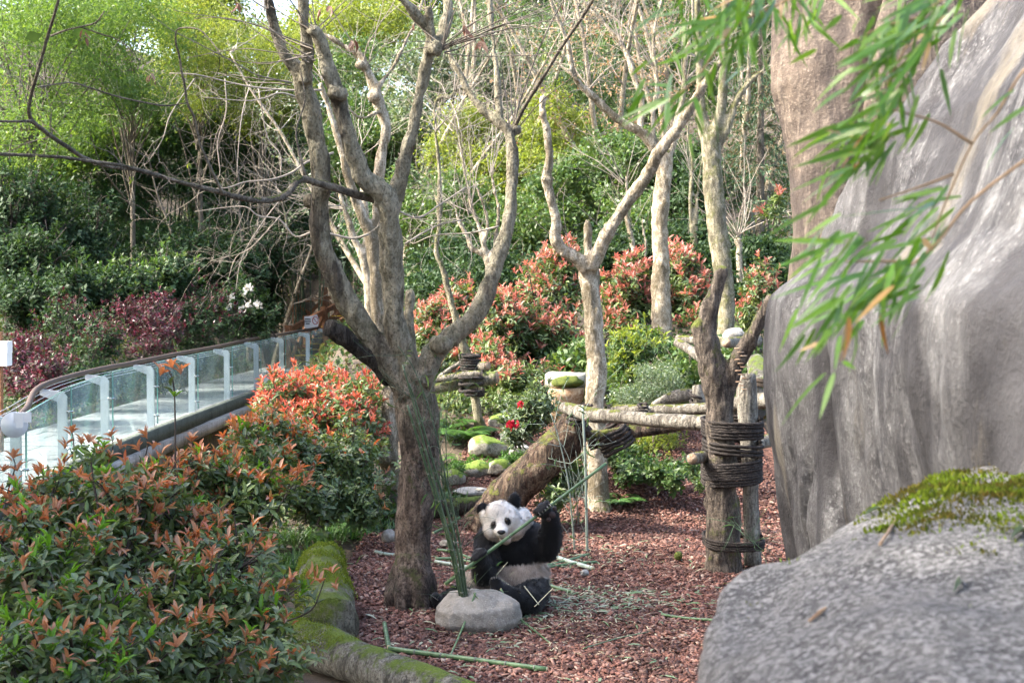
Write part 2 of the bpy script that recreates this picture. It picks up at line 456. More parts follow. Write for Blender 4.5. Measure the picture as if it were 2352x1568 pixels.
n = t.noise(55, 4); c = t.mix(t.ramp(n, [(.35, .55), (.6, 0)]), c, (.05, .022, .016)); c = t.mix(t.ramp(t.noise(1.6, 5), [(.40, .6), (.58, 0)]), c, (.055, .027, .02))
M['chip'] = t.fin(t.bsdf(c, .75, t.bump(n, .5, .004), spec=.35))
# deck, metal, glass
M['paving'] = mat_rock('paving', (.23, .235, .24), (.14, .145, .15), (.30, .305, .31), 0, 0, 2.5, speck=.25)
M['concrete'] = mat_rock('concrete', (.33, .31, .28), (.15, .14, .12), (.45, .43, .40), .12, .3, 2.0)
M['kerb'] = mat_rock('kerb', (.07, .085, .07), (.035, .045, .035), (.12, .14, .12), .1, .2, 2.0)
M['steel'] = mat_plain('steel', (.48, .51, .55), .42, .35, .5, .15, 4)
M['steel_clamp'] = mat_plain('steel_clamp', (.5, .5, .5), .25, 1.0)
M['handrail'] = mat_plain('handrail', (.085, .058, .046), .7, 0, .3, .5, 30, .4)
M['white_sign'] = mat_plain('white_sign', (.78, .78, .78), .5, 0, .4, .1)
M['wood_post'] = mat_bark('wood_post', (.34, .15, .07), (.16, .07, .035), (.42, .21, .11), 0, scale=1.2, ridges=.5)
M['wood_tread'] = mat_bark('wood_tread', (.17, .10, .06), (.07, .04, .025), (.24, .15, .09), 0, scale=1.2, ridges=.5)
M['yellow'] = mat_plain('yellow', (.75, .52, .02), .45, 0, .4, .15)
M['red_ink'] = mat_plain('red_ink', (.45, .06, .03), .5)
M['black_ink'] = mat_plain('black_ink', (.03, .03, .03), .5)
t = NT('glass')
tr = t.n('BsdfTransparent'); tr.inputs['Color'].default_value = (.90, .955, .945, 1)
gl = t.n('BsdfGlossy'); gl.inputs['Roughness'].default_value = .03; gl.inputs['Color'].default_value = (.9, 1, .98, 1)
df = t.n('BsdfDiffuse'); df.inputs['Color'].default_value = (.55, .66, .66, 1)
fr = t.n('LayerWeight'); fr.inputs['Blend'].default_value = .5
frv = t.math('ADD', t.math('MULTIPLY', t.math('POWER', fr.outputs['Facing'], 4.0), .22), .03)
m1 = t.n('MixShader'); t.l(frv, m1.inputs[0]); t.l(tr.outputs[0], m1.inputs[1]); t.l(gl.outputs[0], m1.inputs[2])
m2 = t.n('MixShader'); t.l(t.ramp(t.noise(2.5, 5), [(.35, .05), (.7, .16)]), m2.inputs[0]); t.l(m1.outputs[0], m2.inputs[1]); t.l(df.outputs[0], m2.inputs[2])
M['glass'] = t.fin(m2.outputs[0])
M['glass_edge'] = mat_plain('glass_edge', (.08, .22, .19), .2, 0, .6, .1)
# foliage
M['f_red'] = mat_leaf('photinia_young_red', [(.50, .11, .07), (.60, .17, .11), (.56, .20, .10), (.64, .25, .18), (.44, .09, .08)], .4, .38, (1.25, .8, .6))
M['f_pink'] = mat_leaf('photinia_young_pink', [(.52, .20, .16), (.60, .28, .23), (.50, .18, .13), (.62, .33, .26), (.46, .16, .13), (.40, .26, .14)], .38, .35, (1.25, .8, .7))
M['f_orange'] = mat_leaf('photinia_young_orange', [(.52, .18, .07), (.60, .25, .10), (.58, .21, .12), (.48, .25, .09), (.56, .32, .24), (.44, .14, .08), (.38, .26, .09)], .36, .33, (1.4, .8, .35), .5)
M['f_photgreen'] = mat_leaf('photinia_old_green', [(.07, .12, .045), (.11, .175, .055), (.14, .21, .065), (.10, .145, .075), (.20, .26, .075), (.17, .20, .12)], .42, .28, None, .45)
M['f_lime'] = mat_leaf('young_lime', [(.16, .36, .03), (.22, .42, .05), (.13, .28, .03)], .4, .42, (1.2, 1.2, .5))
M['f_yellow'] = mat_leaf('yellow_green', [(.20, .26, .045), (.25, .31, .06), (.15, .22, .045), (.28, .32, .10)], .5, .5, (1.25, 1.2, .5), objrnd=.2)
M['f_willow'] = mat_leaf('light_feathery', [(.11, .21, .05), (.16, .26, .055), (.09, .17, .045), (.20, .29, .07), (.13, .21, .08)], .5, .5, (1.2, 1.2, .5), objrnd=.2)
M['f_mid'] = mat_leaf('mid_green', [(.07, .14, .045), (.10, .18, .055), (.06, .11, .04), (.14, .21, .06), (.11, .15, .07)], .42, .34, objrnd=.2)
M['f_dark'] = mat_leaf('dark_green', [(.028, .060, .026), (.038, .08, .03), (.055, .10, .04), (.022, .045, .024), (.07, .11, .05)], .55, .25, None, .2, objrnd=.2)
M['f_bamboo'] = mat_leaf('thicket_bamboo', [(.03, .085, .035), (.045, .115, .04), (.06, .14, .045), (.09, .16, .05), (.025, .06, .03)], .4, .3, objrnd=.2)
M['f_maroon'] = mat_leaf('maroon', [(.06, .02, .03), (.10, .02, .035), (.17, .025, .05), (.05, .03, .03), (.12, .06, .06), (.05, .08, .03)], .4, .22, (1.3, .8, .8))
M['f_grey'] = mat_leaf('grey_green', [(.13, .19, .11), (.18, .24, .15), (.10, .16, .08), (.24, .28, .2)], .35, .3, objrnd=.2)
M['f_conifer'] = mat_leaf('conifer', [(.035, .085, .035), (.05, .11, .05), (.03, .07, .035), (.14, .10, .05)], .5, .2)
M['f_tan'] = mat_leaf('tan_buds', [(.42, .30, .16), (.36, .25, .14), (.48, .36, .2), (.40, .22, .12)], .6, .35, (1.1, 1, .8))
M['f_grass'] = mat_leaf('grass', [(.06, .14, .03), (.09, .19, .05), (.12, .20, .08), (.05, .11, .035)], .4, .3)
M['f_fern'] = mat_leaf('fern', [(.07, .17, .03), (.10, .22, .04), (.055, .13, .03)], .45, .4)
M['f_dead'] = mat_leaf('dead_leaf', [(.20, .10, .06), (.28, .16, .11), (.15, .07, .045), (.33, .22, .17)], .7, .2, (1.2, .9, .7))
M['f_litter'] = mat_leaf('bamboo_litter', [(.14, .20, .10), (.20, .27, .16), (.10, .18, .06), (.30, .34, .25), (.36, .33, .22)], .5, .1)
M['f_bam_near'] = mat_leaf('bamboo_near', [(.10, .23, .02), (.15, .31, .03), (.07, .17, .02), (.20, .35, .04), (.10, .20, .06)], .32, .42, (1.2, 1.25, .45), .5, objrnd=1.0)
M['f_bam_brown'] = mat_leaf('bamboo_dry', [(.40, .17, .03), (.45, .28, .10), (.50, .36, .22)], .5, .3, (1.1, 1, .7), objrnd=1.0)
M['white_petal'] = mat_leaf('white_petal', [(.75, .72, .65), (.8, .78, .74), (.7, .66, .55)], .5, .25, (1, 1, 1))
M['red_petal'] = mat_leaf('red_petal', [(.55, .02, .05), (.6, .04, .08), (.48, .015, .03)], .5, .25, (1.1, .8, .8))
def mat_culm(name, a, b):
    t = NT(name); n = t.noise(14, 5, t.mapping((1, 1, .3))); c = t.mix(t.ramp(n, [(.35, 0), (.65, 1)]), a, b)
    return t.fin(t.bsdf(c, .38, t.bump(n, .1, .003), spec=.5))
M['culm'] = mat_culm('culm', (.05, .11, .04), (.12, .20, .09))
M['culm_dark'] = mat_culm('culm_dark', (.03, .06, .03), (.08, .12, .06))
M['culm_pale'] = mat_culm('culm_pale', (.26, .34, .28), (.36, .42, .36))
M['culm_node'] = mat_plain('culm_node', (.16, .18, .13), .6, var=.6, nscale=80)
M['culm_cut'] = mat_plain('culm_cut', (.55, .48, .28), .7)
# ---------------------------------------------------------------- ground and hill
def sstep(a, b, x):
    t = np.clip((x - a) / (b - a), 0, 1); return t * t * (3 - 2 * t)
def relu(x): return np.maximum(x, 0)
def gh(x, y):
    x = np.asarray(x, float); y = np.asarray(y, float)
    r = .27 * relu(y - 16) - .07 * relu(y - 24)
    l = np.where(x > -8.0, -.5, -.5 + sstep(-8.0, -8.3, x) * .85 + .30 * relu(-8.3 - x))
    l = np.where((y < 13), l * sstep(9, 13, y) * (x > -8), l) if False else l * np.clip((y - 9) / 4, 0, 1)
    k = sstep(-4.8, -3.2 + .14 * relu(y - 18), x)
    hill = .42 * (relu(y - 47) - relu(y - 75)) + .02 * relu(y - 75)
    return l * (1 - k) + r * k + hill
def zg(x, y): return float(gh(x, y))
xs = np.concatenate((np.linspace(-160, -22, 18), np.arange(-20, 20.01, .4), np.linspace(22, 160, 18)))
ys = np.concatenate((np.linspace(-25, -1, 8), np.arange(0, 60, .4), np.linspace(60, 260, 40)))
GX, GY = np.meshgrid(xs, ys)
P = np.stack((GX.ravel(), GY.ravel(), gh(GX, GY).ravel()), 1)
P[:, 2] += fbm(P * (1, 1, 0), .7, 3, 3) * .05 * np.clip((P[:, 1] - 14) / 4, 0, 1) - .07
nx = len(xs); idx = np.arange(len(P)).reshape(len(ys), nx)
F = np.stack((idx[:-1, :-1], idx[:-1, 1:], idx[1:, 1:], idx[1:, :-1]), -1).reshape(-1, 4)
tag(part('ground', P, F, M['soil'], smooth=True), kind='structure')

# mulch sheet and chips
def in_mulch(x, y):
    left = np.interp(y, [8.5, 9.4, 10.4, 12.6, 13.5, 15.5, 16.5, 18.5, 20], [-.5, -.55, -1.3, -1.75, -1.6, -1.6, -.8, -.6, -.4])
    return (x > left) & (x < 3.4) & (y > 8.2) & (y < 19.5)
xs = np.arange(-2.2, 3.6, .1); ys = np.arange(8.2, 19.6, .1)
GX, GY = np.meshgrid(xs, ys)
P = np.stack((GX.ravel(), GY.ravel(), gh(GX, GY).ravel() - .01), 1); P[:, 2] += fbm(P * (1, 1, 0), 1.5, 3, 5) * .025
nx = len(xs); idx = np.arange(len(P)).reshape(len(ys), nx)
F = np.stack((idx[:-1, :-1], idx[:-1, 1:], idx[1:, 1:], idx[1:, :-1]), -1).reshape(-1, 4)
F = F[in_mulch(P[F[:, 0], 0], P[F[:, 0], 1])]
tag(part('mulch_bed', P, F, M['mulch'], smooth=True), kind='structure')
def mz(x, y):
    Q = np.stack((x, y, np.zeros_like(x)), 1); return gh(x, y) - .01 + fbm(Q, 1.5, 3, 5) * .025
rg = np.random.default_rng(11)
n = 75000
cy = 8.4 + 10.6 * rg.random(n) ** 1.25; cx = -2.2 + 5.4 * rg.random(n)
keep = in_mulch(cx, cy) & (np.abs(cx - .1) < .42 * cy * .62 + .6); cx, cy = cx[keep], cy[keep]; n = len(cx)
L = rg.uniform(.024, .062, n) * rg.uniform(.7, 1.25, n); W = L * rg.uniform(.3, .65, n); H = rg.uniform(.005, .012, n)
tv = np.array([(-1,-.7,-1),(1,-.85,-1),(.8,1,-1),(-.9,.8,-1),(-.9,-.6,1),(.85,-.8,1),(.75,.8,1),(-.8,.9,1)], float) * .5
tf = np.array([(4,5,6,7),(0,1,5,4),(1,2,6,5),(2,3,7,6),(3,0,4,7)])
th = rg.uniform(0, 6.28, n); tl = rg.normal(0, .42, n); tl2 = rg.normal(0, .3, n)
X = np.stack((np.cos(th), np.sin(th), tl), 1); X = nrm(X); Z = nrm(np.stack((-tl * np.cos(th) + tl2 * np.sin(th), -tl * np.sin(th) - tl2 * np.cos(th), np.ones(n)), 1)); Y = nrm(np.cross(Z, X)); Z = np.cross(X, Y)
jit = 1 + rg.uniform(-.25, .25, (n, 8, 3))
LV = tv[None] * jit
V = (np.stack((cx, cy, mz(cx, cy) + rg.uniform(0, .022, n)), 1)[:, None] + X[:, None] * (LV[..., 0] * L[:, None])[..., None]
     + Y[:, None] * (LV[..., 1] * W[:, None])[..., None] + Z[:, None] * (LV[..., 2] * H[:, None])[..., None])
F = (tf[None] + (np.arange(n) * 8)[:, None, None]).reshape(-1, 4)
tag(part('bark_chips', V.reshape(-1, 3), F, M['chip']), 'reddish brown bark chips covering the enclosure floor', 'bark chips', kind='stuff')

# ---------------------------------------------------------------- walkway
RAIL = [(-40, 968, 14.2), (59, 947, 15.8), (163, 887, 18.0), (258, 854, 20.3), (361, 832, 23.0), (454, 812, 26.0), (533, 797, 29.2), (599, 782, 32.6), (656, 771, 36.0), (716, 760, 40.0), (760, 752, 43.4)]
RP = np.array(pts(*RAIL))
def xn(y): return np.interp(y, RP[:, 1], RP[:, 0])
DECK = .40
ys = np.arange(8.0, 46.01, .5)
V = []; F = []
for i, y in enumerate(ys):
    x1 = xn(y) + (max(0, 14.2 - y) * .25); x0 = x1 - 2.15
    V += [(x0, y, -.7), (x1, y, -.7), (x1, y, DECK - .035), (x0, y, DECK - .035)]
    if i:
        a = 4 * (i - 1); b = 4 * i
        F += [(a+j, b+j, b+(j+1) % 4, a+(j+1) % 4) for j in range(4)]
F += [(0, 1, 2, 3), (4*len(ys)-1, 4*len(ys)-2, 4*len(ys)-3, 4*len(ys)-4)]
deck = tag(part('walkway', np.array(V), np.array(F)[:, ::-1], M['concrete']), kind='structure')
rg = np.random.default_rng(4)
y = 11.0; row = 0
while y < 43.6:
    d = rg.uniform(.5, .62)
    cuts = [0, .72, 1.42, 2.02] if row % 2 else [0, .40, 1.08, 1.72, 2.02]
    for a, b in zip(cuts[:-1], cuts[1:]):
        x1 = xn(y + d / 2) + (max(0, 14.2 - y) * .25) - .1
        bm_ = MB().box((x1 - (a + b) / 2, y + d / 2, DECK - .012 + rg.uniform(-.004, .004)), (b - a - .018, d - .018, .04))
        bm_.build('paving_slab', M['paving'], deck, smooth=False)
    y += d; row += 1
# kerb, ledge and mossy wall below the walkway
wall = thing('retaining_wall', 'dark mossy retaining wall under the glass-railed walkway', 'wall', (-5.6, 24, -.5))
b = (-5.6, 24, -.5)
def strip(name, x0, x1, z0, z1, mat, wob=0.0, seed=0, y0=9, y1=45):
    V = []; F = []; ys = np.arange(y0, y1, .35)
    nz = vnoise(np.stack((ys, ys * 0, ys * 0), 1), .9, seed)
    for i, y in enumerate(ys):
        x = xn(y) + (max(0, 14.2 - y) * .25); e = nz[i] * wob
        V += [(x + x0, y, z0 + e * .5), (x + x1 + e, y, z0 + e * .5), (x + x1 + e, y, z1 + e * .25), (x + x0, y, z1)]
        if i:
            a = 4*(i-1); c = 4*i
            F += [(a+j, a+(j+1) % 4, c+(j+1) % 4, c+j) for j in range(4)]
    F += [(3, 2, 1, 0), tuple(4*len(ys)-4+j for j in range(4))]
    return part(name, np.array(V), np.array(F), mat, wall, b, smooth=False)
strip('kerb_stone', -.10, .06, DECK - .14, DECK + .08, M['kerb'])
strip('ledge', -.1, .16, DECK - .34, DECK - .142, M['concrete'], .10, 3)
strip('wall_face', -.1, .03, -.9, DECK - .32, M['wall_moss'], .05, 5)

rail = thing('glass_railing', 'clear glass railing with bent steel posts and brown handrail along the walkway', 'railing', RP[1] * (1, 1, 0) + (0, 0, DECK))
b = np.array(rail.location)
for i in range(len(RP) - 1):
    p, q = RP[i].copy(), RP[i+1].copy(); d = nrm((q - p) * (1, 1, 0)); nn = np.array((d[1], -d[0], 0)) * .008
    p = p + d * .012; q = q - d * .012
    p0, q0 = p.copy(), q.copy(); p0[2] = q0[2] = DECK + .14
    V = [p0 - nn, q0 - nn, q - nn, p - nn, p0 + nn, q0 + nn, q + nn, p + nn]
    F = [(0,1,2,3), (7,6,5,4), (0,4,5,1), (1,5,6,2), (2,6,7,3), (3,7,4,0)]
    pane = part('glass_pane', V, F, M['glass'], rail, b)
    pane.data.materials.append(M['glass_edge'])
    for k in (3, 4, 5): pane.data.polygons[k].material_index = 1
tips = []
for i in range(len(RP)):
    p = RP[i]; d = nrm((RP[min(i+1, len(RP)-1)] - RP[max(i-1, 0)]) * (1, 1, 0)); side = np.array((-d[1], d[0], 0))
    base = p + side * .11; base[2] = DECK - .01; top = base.copy(); top[2] = p[2] - .17
    m = MB()
    tip = top + side * .27 + (0, 0, .11); inner = top + side * .0 + (0, 0, 0)
    for s in (-.028, .028):                              # two steel cheeks, bent together
        o = d * s; w = .055
        prof = [base - side * w, base + side * w, top + side * w + (0, 0, -.02), tip + (0, 0, -.045), tip + (0, 0, .03), top - side * w * .2 + (0, 0, .10), top - side * w + (0, 0, .04)]
        V = [q + o - d * .006 for q in prof] + [q + o + d * .006 for q in prof]; k = len(prof)
        m.add(V, [tuple(range(k)), tuple(range(2*k-1, k-1, -1))] + [(j, j+k, (j+1) % k + k, (j+1) % k) for j in range(k)])
    m.box(base + (0, 0, .02), (.14, .16, .03))
    po = m.build('post', M['steel'], rail, b, smooth=False)
    tips.append((top, tip))
    for zz in (.28, .75):
        mc = MB().tube([base + (0, 0, zz) + side * -.03, p * (1, 1, 0) + (0, 0, base[2] + zz) - side * .025], .016, 8, 1); mc.build('clamp', M['steel_clamp'], po, b)
for f in (.25, .5, .75, .96):
    m = MB().tube([a * (1 - f) + c * f + (0, 0, .03) for a, c in tips], .0045, 5, 3); m.build('cable', M['steel'], rail, b)
hr = [t_[1] + (0, 0, .055) for t_ in tips[2:]]
hr = [at(20, 992, 14.9), at(38, 962, 15.5), at(62, 936, 16.3)] + hr
MB().tube(hr, .038, 12, 6, .06, 9).build('handrail', M['handrail'], rail, b)
# white sign clipped to the railing
sg = thing('round_sign', 'small white rounded sign plate clipped to the glass railing', 'sign', at(35, 978, 14.5)); b = np.array(sg.location)
m = MB(); ax = at(35, 978, 14.5) - at(35, 978, 14.4)
m.tube([at(33, 975, 14.55), at(33, 975, 14.6)], .135, 28, 1); m.build('disc', M['white_sign'], sg, b)
MB().box(at(52, 958, 14.56), (.17, .03, .10)).build('bracket', M['white_sign'], sg, b, False)
MB().box(at(45, 965, 14.4), (.075, .02, .15)).build('clip', M['white_sign'], sg, b, False)
bs = thing('sign_post', 'two white boxes on a brown post at the left edge beyond the railing', 'sign', at(2, 1000, 19)); b = np.array(bs.location)
MB().box(at(-4, 900, 19), (.10, .10, 1.6)).build('post', M['wood_post'], bs, b, False)
MB().box(at(0, 797, 18.9), (.26, .2, .16)).build('white_box', M['white_sign'], bs, b, False)
MB().box(at(0, 825, 18.9), (.25, .2, .17)).build('white_box', M['white_sign'], bs, b, False)

# ---------------------------------------------------------------- wooden stairs at the end of the walkway
st = thing('wooden_staircase', 'brown timber staircase with cross-braced railings at the far end of the walkway', 'staircase', (-6.2, 44, .4)); b = np.array(st.location)
for k in range(9):
    z = .55 + k * .17; c = np.array((-6.15 + k * .12, 44.2 + k * .42, z))
    tr_ = MB().box(c, (1.7, .44, .05)); tr_.box(c + (0, .2, -.09), (1.7, .04, .13)); to = tr_.build('tread', M['wood_tread'], st, b, False)
    MB().box(c + (0, -.205, .03), (1.66, .05, .012)).build('yellow_edge', M['yellow'], to, b, False)
pl = [(661, 747, 43.4), (702, 724, 45.5), (742, 704, 47.6), (783, 684, 49.6)]
PP = pts(*pl)
def post_(p, h=1.35, w=.17): return MB().box((p[0], p[1], p[2] - h / 2), (w, w, h)).build('post', M['wood_post'], st, b, False)
for p in PP: post_(p, 1.6)
for p, q in zip(PP[:-1], PP[1:]):
    MB().bar(p + (0, 0, -.18), q + (0, 0, -.18), .1, .16).build('handrail', M['wood_post'], st, b, False)
    MB().bar(p + (0, 0, -1.25), q + (0, 0, -.3), .08, .12).build('brace', M['wood_post'], st, b, False)
    MB().bar(p + (.02, 0, -.35), q + (.02, 0, -1.2), .08, .12).build('brace', M['wood_post'], st, b, False)
QQ = pts((748, 742, 43.3), (806, 712, 47.4))
for p in QQ: post_(p, 1.5)
MB().bar(QQ[0] + (0, 0, -.18), QQ[1] + (0, 0, -.18), .1, .16).build('handrail', M['wood_post'], st, b, False)
UP = pts((678, 676, 51), (746, 660, 51), (800, 668, 51))
for p in UP: post_(p, 2.6, .2)
for dz in (-.25, -1.35):
    MB().bar(UP[0] + (0, 0, dz), UP[2] + (0, 0, dz + .08), .09, .12).build('handrail', M['wood_post'], st, b, False)
for p, q in zip(UP[:-1], UP[1:]):
    MB().bar(p + (0, .05, -.35), q + (0, .05, -1.3), .07, .11).build('brace', M['wood_post'], st, b, False)
    MB().bar(p + (0, -.05, -1.3), q + (0, -.05, -.35), .07, .11).build('brace', M['wood_post'], st, b, False)
# no smoking sign
ns = thing('notice_sign', 'small white no-smoking notice on the stair handrail', 'sign', at(715, 738, 45.2)); b = np.array(ns.location)
c = b.copy()
m = MB(); outline = [(-.36, -.26), (.12, -.30), (.34, -.22), (.40, .05), (.28, .28), (.05, .22), (-.36, .2)]
V = [c + (x * .62, -.012, z * .8) for x, z in outline] + [c + (x * .62, .012, z * .8) for x, z in outline]; k = len(outline)
m.add(V, [tuple(range(k)), tuple(range(2*k-1, k-1, -1))] + [(j, j+k, (j+1) % k + k, (j+1) % k) for j in range(k)])
m.build('panel', M['white_sign'], ns, b, False)
ring = [c + (.13 + .09 * math.cos(a), -.018, .03 + .12 * math.sin(a)) for a in np.linspace(0, 6.283, 25)]
m = MB().tube(ring, .012, 5, 1, cap=False); m.tube([ring[9], ring[21]], .010, 5, 1); m.build('red_ring', M['red_ink'], ns, b)
m = MB()
for zz, ww in ((.07, .18), (.0, .2), (-.07, .12)): m.box(c + (-.11, -.016, zz), (ww, .004, .035))
m.build('lettering', M['black_ink'], ns, b, False)
# yellow wet floor sign
wf = thing('wet_floor_sign', 'yellow folding wet floor caution sign at the foot of the stairs', 'sign', at(744, 845, 43.6)); b = np.array(wf.location)
for s in (-1, 1):
    V = [(-.17, s * .16, 0), (.17, s * .16, 0), (.12, s * .02, .73), (-.12, s * .02, .73)]
    V = [np.array(v) for v in V]; o = np.array((0, s * .012, 0))
    W8 = [v + b for v in V] + [v + o + b for v in V]
    MB().add(W8, [(0,1,2,3), (7,6,5,4), (0,4,5,1), (1,5,6,2), (2,6,7,3), (3,7,4,0)]).build('panel', M['yellow'], wf, b, False)
for txt, z, s in (('CAUTION', .54, .062), ('WET FLOOR', .30, .05)):
    cu = bpy.data.curves.new('txt', 'FONT'); cu.body = txt; cu.size = s * 1.05; cu.align_x = 'CENTER'; cu.extrude = .002
    o = bpy.data.objects.new('txt', cu); COL.objects.link(o)
    me = bpy.data.meshes.new_from_object(o.evaluated_get(bpy.context.evaluated_depsgraph_get())); bpy.data.objects.remove(o)
    lo = link('lettering', me, M['red_ink'], wf); lo.rotation_euler = (math.radians(90 - 11), 0, 0); lo.location = (0, -.16 + .14 * z / .73 - .018, z)
m = MB(); fig = [(-.01, .0), (.03, .05), (.0, .10), (.05, .12), (-.04, .08)]
m.tube([b + (x, -.12 + .02, .42 + z) + (0, -.005, 0) for x, z in fig], .012, 5, 1); m.build('falling_figure', M['red_ink'], wf, b)
# ---------------------------------------------------------------- big rocks on the right
def gpix(u, v, dmin=4.0, dmax=70.0):
    for D in np.arange(dmin, dmax, .05):
        p = at(u, v, D)
        if p[2] <= zg(p[0], p[1]): return p
    return at(u, v, dmax)
def loft_rock(name, label, rows, cols, mat, seed, amp, crack=None):
    """rows: list of XYZ polylines (same count), closed at the back"""
    A = np.array(rows); nr, nc, _ = A.shape
    V = A.reshape(-1, 3).copy()
    d = fbm(V * (1, 1, .7), 1.1, 6, seed) * amp + fbm(V * (1.6, 1.6, .3), 4.0, 4, seed + 9) * amp * .22
    if crack is not None: d = d - crack(V)
    V[:, 0] -= d; V[:, 1] -= d * .5
    idx = np.arange(nr * nc).reshape(nr, nc)
    F = [tuple(f) for f in np.stack((idx[:-1, :-1], idx[1:, :-1], idx[1:, 1:], idx[:-1, 1:]), -1).reshape(-1, 4)]
    for i in range(nr - 1): F.append((idx[i, -1], idx[i+1, -1], idx[i+1, 0], idx[i, 0]))
    F.append(tuple(idx[0])); F.append(tuple(idx[-1][::-1]))
    m = MB(); m.add(V, F); o = m.build(name, mat, smooth=True)
    o.data.update()
    return tag(o, label, 'rock')
vs = np.linspace(1330, -120, 130)
ul = np.interp(vs, [-120, -60, 60, 150, 250, 320, 420, 500, 590, 640, 680, 700, 800, 900, 1000, 1150, 1250, 1330][:18],
               [2340, 2300, 2205, 2130, 2055, 2000, 1955, 1920, 1872, 1826, 1786, 1775, 1762, 1758, 1760, 1772, 1789, 1800])
dl = np.interp(vs, [-120, 60, 400, 700, 1330], [5.7, 5.9, 6.6, 7.4, 7.6])
rows = []
for u, v, D in zip(ul, vs, dl):
    S = at(u, v, D); z = S[2]; r = []
    r += [(S[0] + 3.2, S[1] + 1.2, z), (S[0] + 1.6, S[1] + 1.0, z), (S[0] + .7, S[1] + .75, z), (S[0] + .35, S[1] + .5, z), (S[0] + .12, S[1] + .26, z), (S[0] + .03, S[1] + .1, z)]
    lean = .10 * max(0, (v - 700) / 600)
    for y in np.linspace(S[1], 1.6, 190):
        k = (S[1] - y) / (S[1] - 1.6)
        r.append((S[0] + .02 * k + .12 * math.sin(k * 6 + .3 + z * .5) * k + .03 * math.sin(k * 13 + z * 1.5), y, z))
    r += [(S[0] + .8, 1.3, z), (S[0] + 3.2, 1.2, z)]
    rows.append(r)
def crk(V):
    yc = 6.62 + .10 * np.sin(V[:, 2] * 2.3 + .5) + .04 * np.sin(V[:, 2] * 9)
    c = np.exp(-((V[:, 1] - yc) / .025) ** 2) * .09 * np.clip((1.9 - V[:, 2]) * 2, 0, 1)
    yc2 = 5.95 + .22 * (V[:, 2] - 1.2)
    return c + np.exp(-((V[:, 1] - yc2) / .12) ** 2) * .10 * np.clip((2.4 - V[:, 2]) * 2, 0, 1)
loft_rock('rock_face', 'huge streaked grey rock face filling the right side', rows, 0, M['rock_wall'], 21, .075, crk)
vs = np.linspace(760, -140, 80)
ul = np.interp(vs, [-140, 0, 60, 130, 200, 290, 350, 420, 500, 600, 760], [1800, 1797, 1792, 1785, 1781, 1797, 1806, 1813, 1808, 1798, 1800])
rows = []
for u, v in zip(ul, vs):
    S = at(u, v, 8.5); z = S[2]
    r = [(S[0] + 3, S[1] + 1.6, z), (S[0] + 1.2, S[1] + 1.3, z), (S[0] + .4, S[1] + .8, z), (S[0] + .1, S[1] + .35, z), (S[0] + .02, S[1] + .12, z)]
    for k in np.linspace(0, 1, 90):
        r.append((S[0] + .35 * k + 2.2 * k * k + .05 * math.sin(k * 14 + z), S[1] - 1.1 * k + .35 * k * k, z))
    rows.append(r)
def crk2(V): return np.exp(-((V[:, 0] - (2.02 + .05 * np.sin(V[:, 2] * 3))) / .03) ** 2) * .12
loft_rock('rock_face', 'tall tan and brown rock face behind the bamboo sprays', rows, 0, M['rock_brown'], 33, .09, crk2)
# near boulder, bottom right
H = pts((1575, 1700, 2.35), (1600, 1568, 2.5), (1625, 1420, 2.8), (1668, 1352, 3.0), (1790, 1288, 3.25), (2020, 1160, 3.5), (2170, 1078, 3.65), (2400, 1040, 3.7), (2800, 1060, 3.6),
        (1700, 1800, 1.9), (2100, 1560, 1.9), (2700, 1600, 1.8), (2300, 1300, 2.6), (1900, 1360, 2.6), (3000, 1500, 2.4), (1900, 1900, 1.7))
H += [h - np.array((0, 0, .9)) for h in H[:9]] + [np.array((1.9, 4.6, 1.2)), np.array((.9, 4.4, .6))]
me = hull_rock(H, .020, .020, 4.0, 5, 6)
o = link('boulder', me, M['rock_near']); tag(o, 'blurred grey speckled boulder with green moss in the near bottom right corner', 'boulder')
V = mco(me); N = mno(me)
# moss cushion growing on the boulder: a thin lumpy skin
sel = [p for p in me.polygons]
cen = np.array([p.center[:] for p in sel]); nor = np.array([p.normal[:] for p in sel])
uu = 1176 + FPX * cen[:, 0] / cen[:, 1]
f = fbm(cen, 5.0, 5, 3) * .42 + sstep(.58, 1.0, cen[:, 0] + (cen[:, 1] - 3.2) * .12) * 1.0 + (fbm(cen, 11.0, 2, 8) > .66) * .45 - .55
dens = np.clip(f * 3.0, 0, 1) * (nor[:, 2] > .05) * (cen[:, 1] > 1.8) * np.array([p.area for p in sel])
rgm = np.random.default_rng(12); fi = rgm.choice(len(sel), 34000, p=dens / dens.sum())
q = cen[fi] + rgm.normal(0, .011, (len(fi), 3)); q = q - nor[fi] * ((q - cen[fi]) * nor[fi]).sum(1)[:, None]
hh = .006 + .022 * np.clip(f[fi], 0, .6) * rgm.uniform(.5, 1.3, len(fi))
Vm, Fm = scatter(T_DIA, q - nor[fi] * .002, nor[fi] + rgm.normal(0, .55, (len(fi), 3)), rdir(len(fi), rgm), hh, hh * .45)
t = NT('moss_cushion'); n1 = t.noise(6, 4); g = t.n('NewGeometry')
c = t.mix(t.ramp(n1, [(.42, 0), (.58, 1)]), (.15, .105, .025), (.20, .29, .02)); c = t.mix(g.outputs['Random Per Island'], c, (.06, .08, .012))
p_ = t.bsdf(c, .95, spec=.1); tr = t.n('BsdfTranslucent'); t.l(c, tr.inputs['Color']); ms = t.n('MixShader'); ms.inputs[0].default_value = .35; t.l(p_, ms.inputs[1]); t.l(tr.outputs[0], ms.inputs[2])
M['moss_cushion'] = t.fin(ms.outputs[0])
part('moss', Vm, Fm, M['moss_cushion'], o, kind='stuff')
